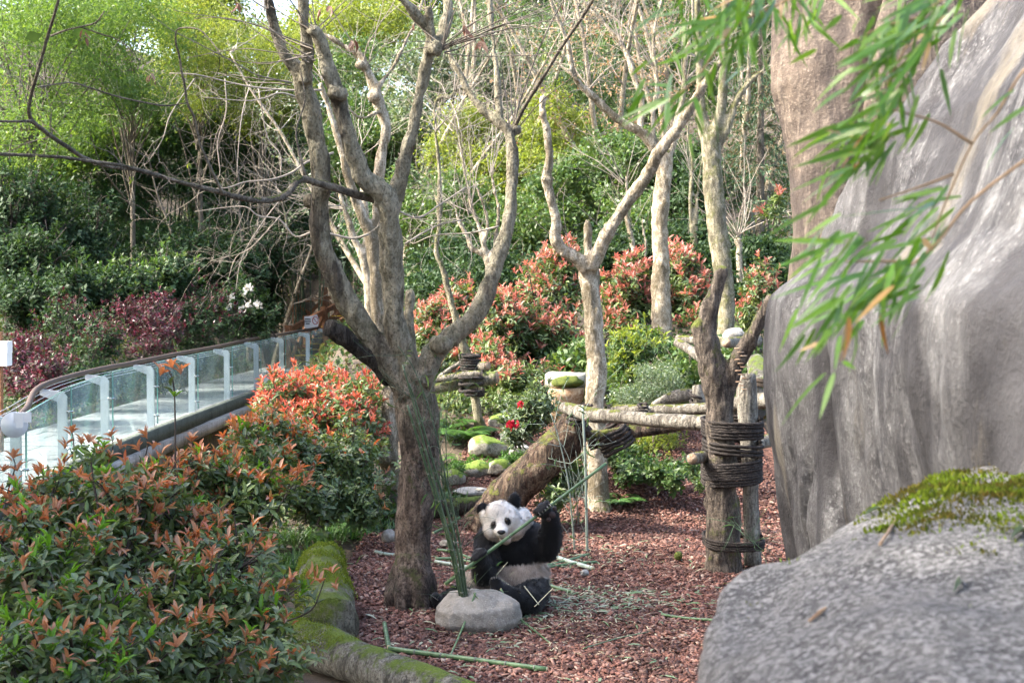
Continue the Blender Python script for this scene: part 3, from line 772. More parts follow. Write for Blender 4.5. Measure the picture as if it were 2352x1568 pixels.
# dry sticks and leaf bits lying on the boulder
from mathutils.bvhtree import BVHTree
bv = BVHTree.FromPolygons([tuple(v) for v in V], [tuple(p.vertices) for p in sel])
for k, (u, v, u2, v2, w, mt_, lab) in enumerate([(2025, 1255, 2062, 1195, .010, 'cut_wood', 'brown dry stick lying on the upper slope of the near boulder'), (1862, 1432, 1902, 1400, .010, 'cut_wood', 'short orange-brown bark bit on the near boulder'), (1985, 1190, 2030, 1165, .008, 'splinter0', 'pale curled leaf bit near the ridge of the near boulder'), (2320, 1245, 2360, 1215, .014, 'splinter0', 'white leaf bit beside the moss of the near boulder'), (2190, 1370, 2215, 1330, .010, 'splinter0', 'small pale leaf scrap below the moss')]):
    E2 = []
    for (a_, b_) in ((u, v), (u2, v2)):
        dr = at(a_, b_, 5.0) - at(a_, b_, .0); h_ = bv.ray_cast(Vector((0, 0, CAM_H)), Vector(dr).normalized(), 20)
        if h_[0] is not None: E2.append(np.array(h_[0]) + np.array(h_[1]) * (.006 if np.dot(np.array(h_[1]), dr) < 0 else -.006))
    if len(E2) == 2:
        if mt_ == 'cut_wood': o_ = MB().tube([E2[0], (E2[0] + E2[1]) / 2 + (.002, 0, .002), E2[1]], [w * .3, w * .38, w * .15], 7, 3, .3, 60).build('stick', M['cut_wood'])
        else:
            V_, F_ = scatter(T_LEAF, E2[0][None], (E2[1] - E2[0])[None], np.array([[.2, -.3, 1.]]), np.array([np.linalg.norm(E2[1] - E2[0])]), np.array([w])); o_ = part('leaf_scrap', V_, F_, M['f_litter'])
        shift(o_.data, -E2[0]); o_.location = tuple(E2[0]); tag(o_, lab, 'stick' if 'stick' in lab else 'leaf')

# ---------------------------------------------------------------- stones in the enclosure
def stone(name, label, u, v, D, wpx, hpx, depth=.8, mat='stone_moss', seed=0, cat='rock', amp=.12, group=None):
    c = at(u, v, D); r = (px(wpx, D) / 2, px(wpx, D) / 2 * depth, px(hpx, D) / 2)
    V, F = boulder(c, r, seed, amp=amp)
    m = MB().add(V - c, F); o = m.build(name, M[mat]); o.location = tuple(c)
    return tag(o, label, cat, group)
fs_pts = []
c0 = np.array((-.300, 11.22, 0))
for a in np.linspace(0, 2 * math.pi, 18, endpoint=False):
    ca, sa = math.cos(a), math.sin(a); k = 1 + .06 * math.sin(3 * a + 1)
    fs_pts += [c0 + (ca * .355 * k, sa * .25 * k, .03), c0 + (ca * .335 * k, sa * .235 * k, .14 + .02 * ca), c0 + (ca * .22 * k - .0, .05 + sa * .14 * k, .235 - .02 * ca)]
    fs_pts += [c0 + (ca * .3, sa * .2, -.05)]
fs_pts += [c0 + (.02, .04, .262), c0 + (-.1, .03, .258), c0 + (.12, .06, .25)]
me = hull_rock(fs_pts, .012, .020, 4.0, 8, 5)
V = mco(me); h0 = at(1068, 1392, 11.27)
dd = np.hypot(V[:, 0] - h0[0], V[:, 1] - h0[1]); V[:, 2] -= np.where(V[:, 2] > .15, np.exp(-(dd / .032) ** 2) * .10, 0)
ch = np.exp(-(((V[:, 0] - (-.60)) / .07) ** 2 + ((V[:, 2] - .06) / .06) ** 2)); V[:, 1] += ch * .06
setco(me, V); me.shade_smooth(); shift(me, -c0)
o = link('feeding_stone', me, M['stone_feed'], loc=c0); tag(o, 'smooth grey boulder holding a bundle of bamboo in front of the panda', 'boulder')
stone('boulder', 'pale rounded boulder with a mossy right side, largest on the rocky bank', 1118, 1028, 18.1, 92, 62, .8, 'stone_moss', 3)
stone('boulder', 'long low mossy rock at the top of the rocky bank by the flowers', 1163, 972, 19.4, 100, 55, .8, 'stone_moss', 4)
stone('boulder', 'grey angular rock between the mossy boulders below the flowers', 1172, 1010, 18.6, 50, 50, .9, 'stone_grey', 5)
stone('boulder', 'small grey rock tucked against the leaning log', 1195, 1036, 17.9, 55, 36, .8, 'stone_grey', 6)
stone('boulder', 'mossy mound left of the little stream behind the tree trunk', 1040, 1098, 17.3, 60, 42, .9, 'stone_moss', 7)
stone('boulder', 'flat green mossy rock in the middle of the rocky bank', 1095, 1080, 17.6, 80, 44, .9, 'stone_moss', 8)
stone('boulder', 'small mossy rock right of the flat green one', 1150, 1078, 17.5, 62, 50, .9, 'stone_moss', 9)
stone('boulder', 'low wet slab at the foot of the mossy bank', 1085, 1130, 16.9, 95, 22, .8, 'stone_grey', 10)
stone('boulder', 'dark mossy rock behind the leaning log', 1225, 1080, 17.8, 60, 60, .9, 'stone_moss', 12)
stone('cobble', 'small white oval stone beside the foot of the leaning log', 1103, 1124, 16.6, 20, 9, .8, 'planter_rim', 11, 'stone')
stone('cobble', 'pale rounded stone half hidden left of the main tree trunk', 893, 1232, 14.6, 34, 36, .9, 'stone_feed', 14, 'stone')
stone('cobble', 'pale flat stone on the bark right of the trunk', 1030, 1247, 14.6, 46, 16, .8, 'stone_feed', 15, 'stone')
stone('cobble', 'small grey stone on the bark beside the bamboo pieces', 1343, 1315, 12.6, 22, 16, .9, 'stone_grey', 16, 'stone')
stone('boulder', 'pale round rock top showing behind the broken stump', 1690, 772, 19.5, 62, 40, .9, 'stone_grey', 17)
# stone planter with moss
plb = at(1300, 925, 19.2)
pla = thing('stone_planter', 'sandstone trough planter with a mossy top on the bank', 'planter', plb)
def pring(rx, ry, z, seed, k=22):
    a = np.linspace(0, 2*math.pi, k, endpoint=False)
    sq = 1 / np.maximum(np.abs(np.cos(a)), np.abs(np.sin(a))) ** .55
    Q = np.stack((np.cos(a) * rx * sq, np.sin(a) * ry * sq, np.full(k, z)), 1)
    return Q + fbm(Q + seed, 6, 3, seed)[:, None] * .02
def lofted(rings, cap=True):
    V = np.concatenate(rings); k = len(rings[0]); F = []
    for i in range(len(rings) - 1):
        for j in range(k): F.append((i*k+j, i*k+(j+1) % k, (i+1)*k+(j+1) % k, (i+1)*k+j))
    F.append(tuple(range(k-1, -1, -1))); F.append(tuple((len(rings)-1)*k+j for j in range(k)))
    return V, F
V, F = lofted([pring(.20, .18, -.25, 1), pring(.215, .19, .0, 2), pring(.235, .21, .10, 3), pring(.245, .22, .20, 4)])
MB().add(V + plb, F).build('trough', M['planter'], pla, plb)
V, F = lofted([pring(.255, .23, .20, 5), pring(.285, .25, .24, 6), pring(.29, .255, .37, 7), pring(.25, .22, .40, 7)])
MB().add(V + plb + (0, .10, 0), F).build('rim', M['planter_rim'], pla, plb)
V, F = ellipsoid_geo(plb + (0.02, -.10, .29), (.22, .14, .09)); V = V + fbm(V, 14, 4, 3)[:, None] * .02
MB().add(V, F).build('moss', M['mossball'], pla, plb)

# ---------------------------------------------------------------- trees
def limb(spec, D0, D1):
    """spec: (u, v, width in px) -> points and radii; the distance runs from D0 to D1"""
    k = len(spec) - 1; P = []; R = []
    for i, (u, v, w) in enumerate(spec):
        D = D0 + (D1 - D0) * i / k; P.append(at(u, v, D)); R.append(px(w, D) / 2)
    return P, R
def trunk_mesh(limbs, voxel=.022, amp=.12, seed=0, extra=(), smooth=5):
    m = MB()
    for P, R in limbs: m.tube(P, R, 18, 6, amp * .8, 5.0, seed)
    for V, F in extra: m.add(V, F)
    rk = np.random.default_rng(seed + 7)
    for P, R in limbs:                                   # knots, scars and branch collars
        for k in range(max(1, int(len(P) * .55)) if len(P) > 4 else 0):
            i = rk.integers(1, len(P) - 1); f_ = rk.random(); c = P[i] * (1 - f_) + P[i+1] * f_; r = R[i]; d = nrm(np.cross(nrm(P[i+1] - P[i]), rk.normal(size=3)))
            m.add(*ellipsoid_geo(c + d * r * .82, (r * rk.uniform(.22, .42), r * rk.uniform(.22, .42), r * rk.uniform(.25, .6)), None, 12, 8))
    me = remesh(np.concatenate(m.V), m.F, voxel, smooth)
    V = mco(me); N = mno(me)
    rid = fbm(V * (1, 1, .22), 24, 3, seed + 3) * .008 + fbm(V, 8, 4, seed + 5) * .010
    setco(me, V + N * rid[:, None]); me.shade_smooth()
    return me
def grow(mb, p, d, L, r, depth, rg, droop=0.0, spread=.8, nseg=6, wob=.22, kids=(2, 4), minr=.0018):
    P = [np.array(p)]; d = nrm(d); ds = []
    for i in range(nseg):
        d = nrm(d + rg.normal(0, wob, 3) + np.array((0, 0, droop))); P.append(P[-1] + d * L / nseg); ds.append(d)
    R = np.linspace(r, max(r * .35, minr), nseg + 1)
    mb.tube(P, R, 5 if r > .008 else 3, 2 if r > .006 else 1, cap=False)
    if depth > 0:
        for k in range(rg.integers(*kids) + (1 if depth > 1 else 0)):
            i = rg.integers(1, nseg + 1)
            dd = nrm(ds[min(i, nseg - 1)] + rg.normal(0, spread, 3))
            grow(mb, P[i], dd, L * rg.uniform(.4, .7), max(R[i] * .6, minr), depth - 1, rg, droop, spread, max(4, nseg - 1), wob, kids, minr)
    return P
def picdir(ang, dep=0.0):
    a = math.radians(ang); return nrm(np.array((math.cos(a), dep, math.sin(a))))

# the main tree beside the panda
mt_base = gpix(946, 1386)
mt = thing('tree', 'big bare many-limbed tree with rough bark beside the panda', 'tree', mt_base)
b = mt_base; D0 = 12.05
L_ = []
L_.append(limb([(946, 1400, 122), (947, 1370, 108), (950, 1290, 94), (952, 1200, 93), (960, 1110, 98), (964, 1030, 102), (958, 950, 110), (950, 890, 112), (945, 850, 90)], D0, 12.1))
L_.append(limb([(940, 900, 80), (905, 855, 66), (868, 800, 60), (830, 745, 56), (798, 695, 55), (772, 645, 56), (748, 590, 56), (733, 530, 52), (734, 476, 50), (737, 420, 46), (734, 366, 46), (725, 310, 48), (712, 252, 48), (697, 200, 46), (688, 165, 42), (664, 140, 32), (645, 105, 30), (628, 50, 28), (612, -10, 27), (600, -60, 26)], 12.0, 11.4))
L_.append(limb([(700, 190, 36), (704, 140, 32), (702, 92, 29), (696, 20, 27), (690, -50, 25)], 11.5, 11.3))
L_.append(limb([(940, 880, 80), (922, 800, 64), (906, 737, 58), (904, 663, 57), (898, 590, 58), (896, 530, 60), (892, 480, 58), (874, 440, 56), (838, 412, 52), (820, 370, 47), (806, 330, 43), (790, 280, 41), (778, 235, 41), (766, 195, 38), (752, 150, 34), (738, 100, 31), (722, 62, 26)], 12.0, 11.3))
L_.append(limb([(896, 500, 46), (908, 455, 46), (918, 415, 44), (934, 350, 38), (948, 290, 34), (959, 238, 32), (971, 190, 31), (982, 140, 31), (988, 90, 30), (987, 50, 22), (984, 16, 15)], 11.9, 11.5))
L_.append(limb([(985, 80, 22), (965, 48, 24), (940, 15, 22), (905, -20, 20)], 11.6, 11.4))
L_.append(limb([(990, 110, 24), (1012, 85, 30), (1026, 55, 34), (1030, 20, 26), (1020, -40, 20)], 11.6, 11.9))
L_.append(limb([(960, 880, 84), (985, 830, 64), (1005, 800, 56), (1043, 768, 52), (1080, 738, 48), (1104, 705, 46), (1122, 663, 45), (1136, 620, 40), (1148, 580, 38), (1161, 540, 39), (1170, 505, 36), (1174, 439, 28), (1178, 380, 27), (1176, 330, 27), (1162, 298, 28), (1145, 280, 26), (1120, 262, 23), (1098, 242, 20), (1080, 215, 18), (1061, 183, 16), (1042, 145, 14), (1024, 108, 12), (1010, 90, 9)], 12.0, 12.6))
L_.append(limb([(1150, 285, 18), (1146, 238, 15), (1140, 170, 14), (1134, 110, 13), (1123, 0, 12), (1118, -40, 11)], 12.4, 12.6))
L_.append(limb([(944, 860, 60), (936, 800, 40), (938, 740, 32), (942, 690, 28), (940, 668, 18)], 12.2, 12.4))     # broken stub
roots = []
for (du, dv, w, dd) in ((-46, 8, 44, -.12), (-20, 20, 46, -.3), (22, 22, 44, -.34), (44, 10, 40, -.16), (-44, -6, 40, .2), (46, -4, 40, .15)):
    P = [at(948 + du * .35, 1280, D0 + dd * .3), at(946 + du * .8, 1350, D0 + dd * .7), at(946 + du * 1.15, 1392 + dv, D0 + dd)]
    L_.append((P, [px(w, D0) * .55, px(w, D0) * .6, px(w, D0) * .35]))
bumps = [ellipsoid_geo(at(712, 462, 11.85), (.075, .06, .07)), ellipsoid_geo(at(1012, 790, 11.9), (.10, .09, .09)), ellipsoid_geo(at(720, 70, 11.3), (.06, .06, .05)), ellipsoid_geo(at(1000, 112, 11.5), (.07, .06, .07)),
         ellipsoid_geo(at(775, 215, 11.4), (.085, .085, .06)), ellipsoid_geo(at(1185, 298, 12.4), (.05, .05, .05)),  ellipsoid_geo(at(700, 180, 11.5), (.05, .06, .04))]
me = trunk_mesh([(P_, np.array(R_) * .9) for P_, R_ in L_], .017, .12, 3, bumps, 4); shift(me, -b)
link('trunk', me, M['bark_main'], mt)
# rotten stub on the left
P, R = limb([(905, 868, 46), (850, 822, 44), (808, 788, 40), (778, 762, 40), (757, 752, 38)], 12.0, 11.7)
MB().tube(P, R, 18, 5, .35, 9, 4).build('broken_stub', M['bark_rotten'], mt, b)
def br(spec, Da, Db, mat='bark_branch', parent=None, base=None, name='branch', sides=10, amp=.10):
    P, R = limb(spec, Da, Db); MB().tube(P, R, sides, 4, amp, 14, int(spec[0][0])).build(name, M[mat], parent, base); return P, R
TW = MB(); rg = np.random.default_rng(5)
HB, HR = br([(890, 462, 22), (850, 455, 19), (804, 443, 18), (765, 430, 17), (729, 420, 17), (700, 412, 17), (682, 415, 17), (666, 438, 17), (641, 455, 16), (610, 460, 15), (586, 460, 14), (545, 453, 14), (513, 443, 13), (460, 430, 13), (403, 414, 12), (360, 402, 11), (319, 391, 11), (290, 386, 10), (256, 383, 10), (225, 374, 10), (205, 368, 10), (180, 355, 10), (154, 337, 10), (121, 315, 10), (98, 298, 10), (73, 276, 10), (66, 250, 9), (75, 205, 8), (88, 161, 8), (102, 110, 8), (117, 59, 7), (126, 30, 7), (140, -20, 6)], 11.9, 8.6, 'bark_branch', mt, b)
br([(330, 394, 9), (280, 380, 8), (220, 372, 8), (150, 362, 8), (73, 357, 8), (0, 354, 8), (-40, 352, 7)], 9.9, 9.2, 'bark_branch', mt, b)
br([(74, 278, 8), (40, 279, 6), (0, 279, 6), (-40, 275, 5)], 9.0, 8.8, 'bark_branch', mt, b)
br([(511, 443, 7), (490, 400, 7), (474, 365, 6), (458, 330, 6), (452, 300, 6), (445, 268, 6), (430, 236, 6), (424, 195, 5), (417, 165, 5), (411, 125, 5), (404, 100, 5), (406, 70, 4), (430, 64, 4), (460, 70, 3), (485, 95, 3), (510, 130, 2)], 10.6, 9.8, 'bark_branch', mt, b)
br([(117, 83, 5), (150, 70, 5), (185, 62, 4), (220, 52, 4), (240, 26, 3)], 8.8, 8.6, 'bark_branch', mt, b)
br([(185, 62, 4), (230, 78, 4), (262, 88, 3), (290, 105, 3), (320, 140, 2)], 8.7, 8.6, 'bark_branch', mt, b)
br([(88, 200, 4), (120, 195, 4), (165, 190, 4), (210, 203, 4), (270, 222, 4), (330, 235, 4), (380, 243, 4), (430, 236, 3)], 8.8, 9.6, 'bark_branch', mt, b)
br([(700, 402, 8), (690, 360, 6), (680, 300, 5), (700, 230, 4), (690, 160, 3)], 11.2, 11.2, 'bark_branch', mt, b)
br([(1182, 292, 11), (1205, 245, 9), (1230, 205, 9), (1252, 170, 9), (1290, 108, 8), (1330, 50, 8), (1362, 0, 8), (1380, -30, 7)], 12.4, 11.4, 'bark_branch', mt, b)
br([(1178, 290, 6), (1200, 215, 5), (1235, 120, 4), (1262, 60, 4), (1300, -10, 3)], 12.4, 12.8, 'bark_branch', mt, b)
# pollard shoots
def fan(c, D, n, a0, a1, l0, l1, rg, r=.007, droop=-.01, depth=.5, wob=.05, kid=0):
    for k in range(n):
        a = rg.uniform(a0, a1); grow(TW, at(c[0] + rg.normal(0, 5), c[1] + rg.normal(0, 5), D), picdir(a, rg.normal(0, depth)), rg.uniform(l0, l1), r * rg.uniform(.7, 1.1), kid, rg, droop, .6, 8, wob)
fan((1012, 112), 11.5, 10, -8, 24, .8, 1.8, rg, .007, .012, .4, .07); fan((1012, 112), 11.5, 6, 25, 80, .5, 1.2, rg)
fan((1015, 105), 11.5, 3, 140, 200, .3, .8, rg)
fan((722, 75), 11.3, 9, 30, 150, .5, 1.1, rg); fan((718, 115), 11.3, 4, 158, 186, .8, 1.6, rg, .0075, .02, .4, .10)
fan((665, 190), 11.4, 3, 165, 190, .7, 1.5, rg, .007, .02, .4, .12); fan((720, 140), 11.3, 3, 150, 175, 1.0, 1.6, rg, .007, .0, .4, .10)
fan((612, 20), 11.4, 5, 20, 150, .5, 1.0, rg); fan((984, 30), 11.5, 5, 60, 170, .4, .9, rg)
fan((1180, 290), 12.4, 5, 40, 110, .5, 1.4, rg); fan((1098, 245), 12.5, 3, -10, 60, .4, .8, rg, .005)
for k in range(10):
    i = rg.integers(8, len(HB) - 1); grow(TW, HB[i], nrm(np.array((rg.normal(-.4, .6), rg.normal(0, .6), rg.normal(.2, .7)))), rg.uniform(.2, .6), .0035, 1, rg, .0, .7)
TW.build('twigs', M['twig'], mt, b, kind='stuff')
# dry leaves and young leaves left on the branches
rgl = np.random.default_rng(6)
def curled(n, P0, s, rg):
    P = P0 + rg.normal(0, .012, (n, 3)); return scatter(T_LEAF, P, rdir(n, rg) * .5 + (0, 0, -.8), rdir(n, rg), rg.uniform(.6, 1.2, n) * s, rg.uniform(.22, .45, n) * s)
for (u, v, D, k, s) in ((190, 72, 8.6, 3, .07), (345, 175, 9.4, 4, .07), (815, 95, 11.3, 4, .10), (1065, 60, 11.4, 4, .11), (1100, 95, 11.4, 4, .12), (945, 60, 11.6, 2, .08), (545, 5, 11.3, 2, .1), (1293, 10, 11.6, 2, .08), (735, 20, 11.2, 3, .09), (760, 12, 11.2, 3, .09)):
    V, F = curled(k, at(u, v, D), s, rgl); part('dry_leaf', V, F, M['f_dead'], mt, b)
for (u, v, D, k, s) in ((85, 358, 9.4, 4, .065), (5, 185, 8.7, 3, .06), (300, 404, 10, 3, .05), (435, 382, 10, 3, .05), (200, 98, 8.7, 2, .04), (352, 183, 9.4, 3, .06), (640, 254, 10.8, 3, .06), (1250, 118, 11.6, 4, .08), (1180, 105, 11.6, 3, .06)):
    V, F = curled(k, at(u, v, D), s, rgl); part('young_leaf', V, F, M['f_yellow'], mt, b)

def tree(name, label, base, limbs, mat, voxel=.03, seed=0, fans=(), twigmat='twig_pale', extra=(), amp=.12):
    o = thing(name, label, 'tree', base)
    me = trunk_mesh(limbs, voxel, amp, seed, extra, 3); shift(me, -np.asarray(base)); link('trunk', me, M[mat], o)
    if fans:
        mb = MB(); rg = np.random.default_rng(seed + 50)
        for (u, v, D, n, a0, a1, l0, l1, r, droop, kid) in fans:
            for k in range(n):
                grow(mb, at(u + rg.normal(0, 4), v + rg.normal(0, 4), D), picdir(rg.uniform(a0, a1), rg.normal(0, .4)), rg.uniform(l0, l1), r * rg.uniform(.7, 1.1), kid, rg, droop, .7, 7, .12)
        mb.build('twigs', M[twigmat], o, base, kind='stuff')
    return o
# pale plane tree right behind the main trunk
bp = gpix(893, 1155)
pale_tree = tree('tree', 'pale smooth-barked tree standing directly behind the main trunk', bp,
     [limb([(893, 1175, 60), (893, 1120, 46), (895, 1040, 44), (898, 950, 46), (895, 880, 44), (878, 790, 34), (864, 700, 28), (862, 620, 27), (852, 550, 27), (838, 510, 27), (815, 455, 24), (797, 395, 21), (785, 340, 18), (762, 270, 15), (735, 190, 13)], 17.2, 17.0),
      limb([(880, 800, 28), (884, 700, 26), (878, 600, 25), (866, 520, 25), (868, 430, 25), (873, 366, 25), (884, 315, 25), (884, 280, 26), (874, 245, 28), (860, 205, 26), (845, 165, 22), (828, 130, 19), (800, 112, 15), (760, 88, 12), (735, 75, 10)], 17.2, 17.0),
      limb([(874, 255, 14), (830, 270, 11), (800, 250, 9)], 17, 16.8),
      limb([(862, 215, 13), (880, 185, 11), (905, 150, 10), (930, 100, 10), (952, 55, 10), (975, -10, 9)], 17, 17.3)],
     'bark_pale', .028, 11,
     fans=[(838, 145, 17, 8, 20, 160, .5, 1.3, .008, .02, 2), (740, 190, 17, 4, 80, 170, .5, 1.0, .007, 0, 1)],
     extra=[ellipsoid_geo(at(888, 1050, 17.1), (.14, .12, .12)), ellipsoid_geo(at(884, 1110, 17.0), (.13, .12, .14)), ellipsoid_geo(at(861, 222, 17), (.09, .09, .08)), ellipsoid_geo(at(830, 150, 17), (.08, .08, .06))])
mb = MB(); rg = np.random.default_rng(91)
for spec in ([(735, 205, 9), (652, 205, 8), (580, 196, 7), (513, 187, 6), (439, 176, 5), (380, 170, 3)], [(735, 240, 8), (659, 223, 7), (600, 228, 6), (540, 236, 5), (480, 225, 3)], [(770, 345, 10), (710, 370, 9), (665, 395, 8), (622, 414, 7), (570, 418, 6), (513, 421, 5), (450, 440, 3)],
             [(855, 548, 11), (804, 542, 10), (735, 540, 9), (670, 538, 8), (644, 509, 7), (600, 492, 6), (560, 483, 5), (510, 480, 4), (458, 478, 3)], [(513, 185, 5), (516, 256, 5), (509, 330, 4), (494, 384, 3), (470, 430, 2)], [(600, 200, 5), (622, 300, 5), (625, 360, 4), (650, 410, 3)],
             [(440, 176, 4), (400, 260, 4), (370, 320, 3), (340, 360, 2)], [(560, 190, 4), (572, 260, 4), (560, 330, 3), (530, 400, 2)], [(640, 505, 5), (590, 560, 4), (545, 590, 3), (520, 640, 2)], [(690, 410, 6), (640, 450, 5), (600, 520, 4), (560, 600, 3), (545, 650, 2)]):
    P, R = limb(spec, 16.9, 16.2 + rg.random() * .8); P = [p_ + rg.normal(0, .035, 3) for p_ in P]; mb.tube(P, np.array(R) * .62, 6, 4, .1, 12)
    for i in range(1, len(P)):
        for k in range(3): grow(mb, P[i] + (P[i-1] - P[i]) * rg.random(), nrm(np.array((rg.normal(-.35, .5), rg.normal(0, .5), rg.normal(-.35, .55)))), rg.uniform(.35, 1.0), .0028, 2, rg, -.05, .75, 6, .30, (1, 3), .0010) if rg.random() < .62 else None
mb.build('drooping_twigs', M['twig_pale'], pale_tree, np.array(pale_tree.location), kind='stuff')
mb = MB()
for spec in ([(905, 480, 6), (960, 500, 5), (1010, 470, 4), (1070, 430, 3)], [(1145, 520, 5), (1080, 535, 4), (1000, 540, 3), (950, 560, 2)], [(930, 560, 5), (1000, 520, 4), (1060, 505, 3)]):
    P, R = limb(spec, 17, 17.4); mb.tube(P, R, 6, 4, .1, 12)
    for i in range(1, len(P)):
        for k in range(3): grow(mb, P[i], nrm(rg.normal(0, .6, 3)), rg.uniform(.3, .8), .005, 2, rg, -.01, .7, 6, .24, (1, 3), .0016)
mb.build('side_twigs', M['twig_pale'], pale_tree, np.array(pale_tree.location), kind='stuff')
tree('tree', 'slender pale forked tree farther back between the left limbs', at(850, 900, 23),
     [limb([(852, 920, 26), (850, 800, 24), (849, 692, 22), (842, 640, 21), (832, 590, 20), (812, 545, 17), (795, 490, 14), (778, 440, 11)], 23, 23), limb([(838, 620, 17), (842, 560, 18), (840, 500, 18), (832, 420, 16), (820, 350, 12)], 23, 23.2)], 'bark_pale', .035, 12,
     fans=[(800, 480, 23, 6, 60, 200, .8, 1.8, .01, 0, 2), (822, 350, 23, 5, 40, 150, .8, 1.8, .01, 0, 2)])
# forked tree behind the leaning log
bp = gpix(1376, 1192)
tree('tree', 'pale tree forking into one sawn and one slanting limb behind the leaning log', bp,
     [limb([(1378, 1205, 74), (1377, 1170, 58), (1374, 1100, 46), (1370, 1020, 46), (1366, 930, 44), (1370, 880, 46), (1368, 828, 46), (1366, 780, 44), (1364, 737, 45), (1358, 680, 44), (1353, 627, 46), (1354, 598, 40)], 16.6, 16.6),
      limb([(1352, 615, 40), (1330, 598, 32), (1306, 582, 30), (1284, 566, 30), (1276, 540, 28), (1278, 510, 25), (1270, 476, 23), (1260, 440, 23), (1255, 412, 25), (1262, 366, 21), (1259, 325, 19), (1254, 290, 19), (1245, 258, 18), (1247, 222, 15)], 16.5, 16.2),
      limb([(1355, 615, 40), (1372, 582, 36), (1390, 545, 33), (1412, 510, 30), (1434, 476, 29), (1458, 442, 29), (1480, 412, 30), (1496, 385, 28), (1507, 359, 28), (1534, 322, 27), (1562, 286, 26), (1590, 240, 24), (1617, 194, 22), (1650, 150, 18), (1690, 100, 14), (1730, 40, 11)], 16.5, 15.6),
      limb([(1352, 600, 22), (1350, 560, 20), (1349, 520, 18), (1350, 505, 13)], 16.6, 16.6)],
     'bark_pale', .026, 13, fans=[(1390, 540, 16.4, 3, 50, 110, .4, .9, .006, 0, 1), (1650, 150, 15.8, 5, 30, 150, .5, 1.0, .007, 0, 1), (1318, 590, 16.4, 2, 60, 130, .5, 1.1, .006, 0, 1)],
     extra=[ellipsoid_geo(at(1256, 412, 16.3), (.07, .07, .06)), ellipsoid_geo(at(1247, 262, 16.2), (.055, .055, .05))])
# thin mossy tree carrying the rope-bound logs
tree('tree', 'thin crooked mossy tree with logs roped to it', at(1100, 970, 19.2),
     [limb([(1102, 985, 30), (1098, 960, 24), (1092, 915, 23), (1086, 870, 24), (1076, 825, 23), (1065, 790, 22), (1052, 745, 19), (1038, 700, 17), (1026, 655, 15), (1017, 616, 14), (1006, 592, 14), (1001, 570, 13), (1008, 535, 13), (1010, 500, 13), (1010, 439, 13), (1008, 380, 12), (1003, 330, 11), (998, 270, 10), (1001, 235, 10), (1015, 222, 11), (1035, 222, 10), (1046, 205, 8)], 19.2, 19.0),
      limb([(1010, 480, 9), (1000, 450, 7), (985, 400, 6), (960, 340, 5)], 19.1, 19.3)],
     'bark_olive', .028, 14, fans=[(1003, 300, 19, 6, 40, 140, .6, 1.6, .009, 0, 2), (1046, 205, 19, 4, 20, 120, .6, 1.4, .009, 0, 1)])
# two more trunks on the right
tree('tree', 'straight pale trunk with peeling bark and a long left limb above the red hedge', at(1526, 822, 23),
     [limb([(1530, 845, 58), (1528, 790, 46), (1520, 745, 45), (1518, 700, 46), (1517, 640, 41), (1518, 590, 38), (1515, 517, 38), (1518, 470, 41), (1522, 430, 40), (1528, 385, 37), (1530, 350, 34)], 23, 23),
      limb([(1524, 390, 34), (1508, 345, 30), (1489, 318, 28), (1466, 300, 23), (1441, 288, 21), (1412, 268, 20), (1386, 245, 20), (1366, 225, 19), (1350, 212, 18), (1324, 183, 15), (1312, 140, 13), (1304, 100, 12), (1286, 55, 12), (1269, 15, 12), (1255, -30, 11)], 23, 22.4),
      limb([(1330, 188, 10), (1300, 160, 9), (1269, 136, 8), (1235, 108, 8), (1203, 84, 7), (1148, 48, 6), (1100, 20, 5)], 22.5, 22.6),
      limb([(1470, 305, 16), (1474, 260, 16), (1472, 225, 17), (1460, 190, 15), (1446, 140, 14), (1428, 102, 13), (1400, 68, 11), (1375, 42, 10), (1340, 5, 9)], 23, 23.2),
      limb([(1530, 370, 26), (1545, 330, 20), (1556, 280, 18), (1570, 210, 15), (1575, 140, 12), (1590, 50, 10), (1590, -20, 9)], 23, 23.3),
      limb([(1500, 340, 14), (1500, 270, 13), (1510, 190, 12), (1500, 90, 10), (1520, 0, 8)], 23, 23.5)],
     'bark_pale', .035, 15, fans=[(1430, 105, 23, 8, 30, 160, .6, 2.0, .010, 0, 2), (1350, 212, 22.8, 5, 40, 120, .6, 1.6, .009, 0, 1), (1570, 200, 23.2, 8, 30, 150, .8, 2.2, .01, 0, 2), (1500, 150, 23.3, 8, 30, 150, .8, 2.2, .01, 0, 2), (1290, 60, 22.5, 6, 20, 160, .6, 1.6, .008, 0, 1)])
tree('tree', 'thick mossy green-barked trunk behind the broken stump', at(1664, 840, 22),
     [limb([(1662, 860, 52), (1664, 800, 38), (1668, 700, 38), (1662, 630, 44), (1654, 560, 47), (1646, 513, 48), (1640, 440, 46), (1636, 366, 43), (1630, 318, 44)], 22, 22),
      limb([(1628, 335, 32), (1616, 290, 28), (1609, 240, 24), (1609, 183, 22), (1606, 120, 18), (1603, 60, 15), (1600, -30, 13)], 22, 22.1),
      limb([(1634, 335, 32), (1650, 280, 27), (1658, 230, 25), (1662, 165, 23), (1664, 90, 21), (1666, 20, 18), (1668, -40, 16)], 22, 21.9),
      limb([(1640, 345, 26), (1662, 312, 20), (1676, 280, 18), (1690, 234, 17), (1706, 208, 16), (1722, 188, 14), (1740, 172, 10), (1753, 160, 8), (1768, 128, 6), (1778, 95, 5)], 22, 21.8)],
     'bark_olive', .032, 16, fans=[(1750, 162, 21.8, 5, 20, 110, .4, 1.2, .007, 0, 1), (1690, 235, 22, 3, 60, 120, .4, 1.0, .006, 0, 1), (1610, 150, 22, 4, 60, 150, .6, 1.4, .008, 0, 1)])
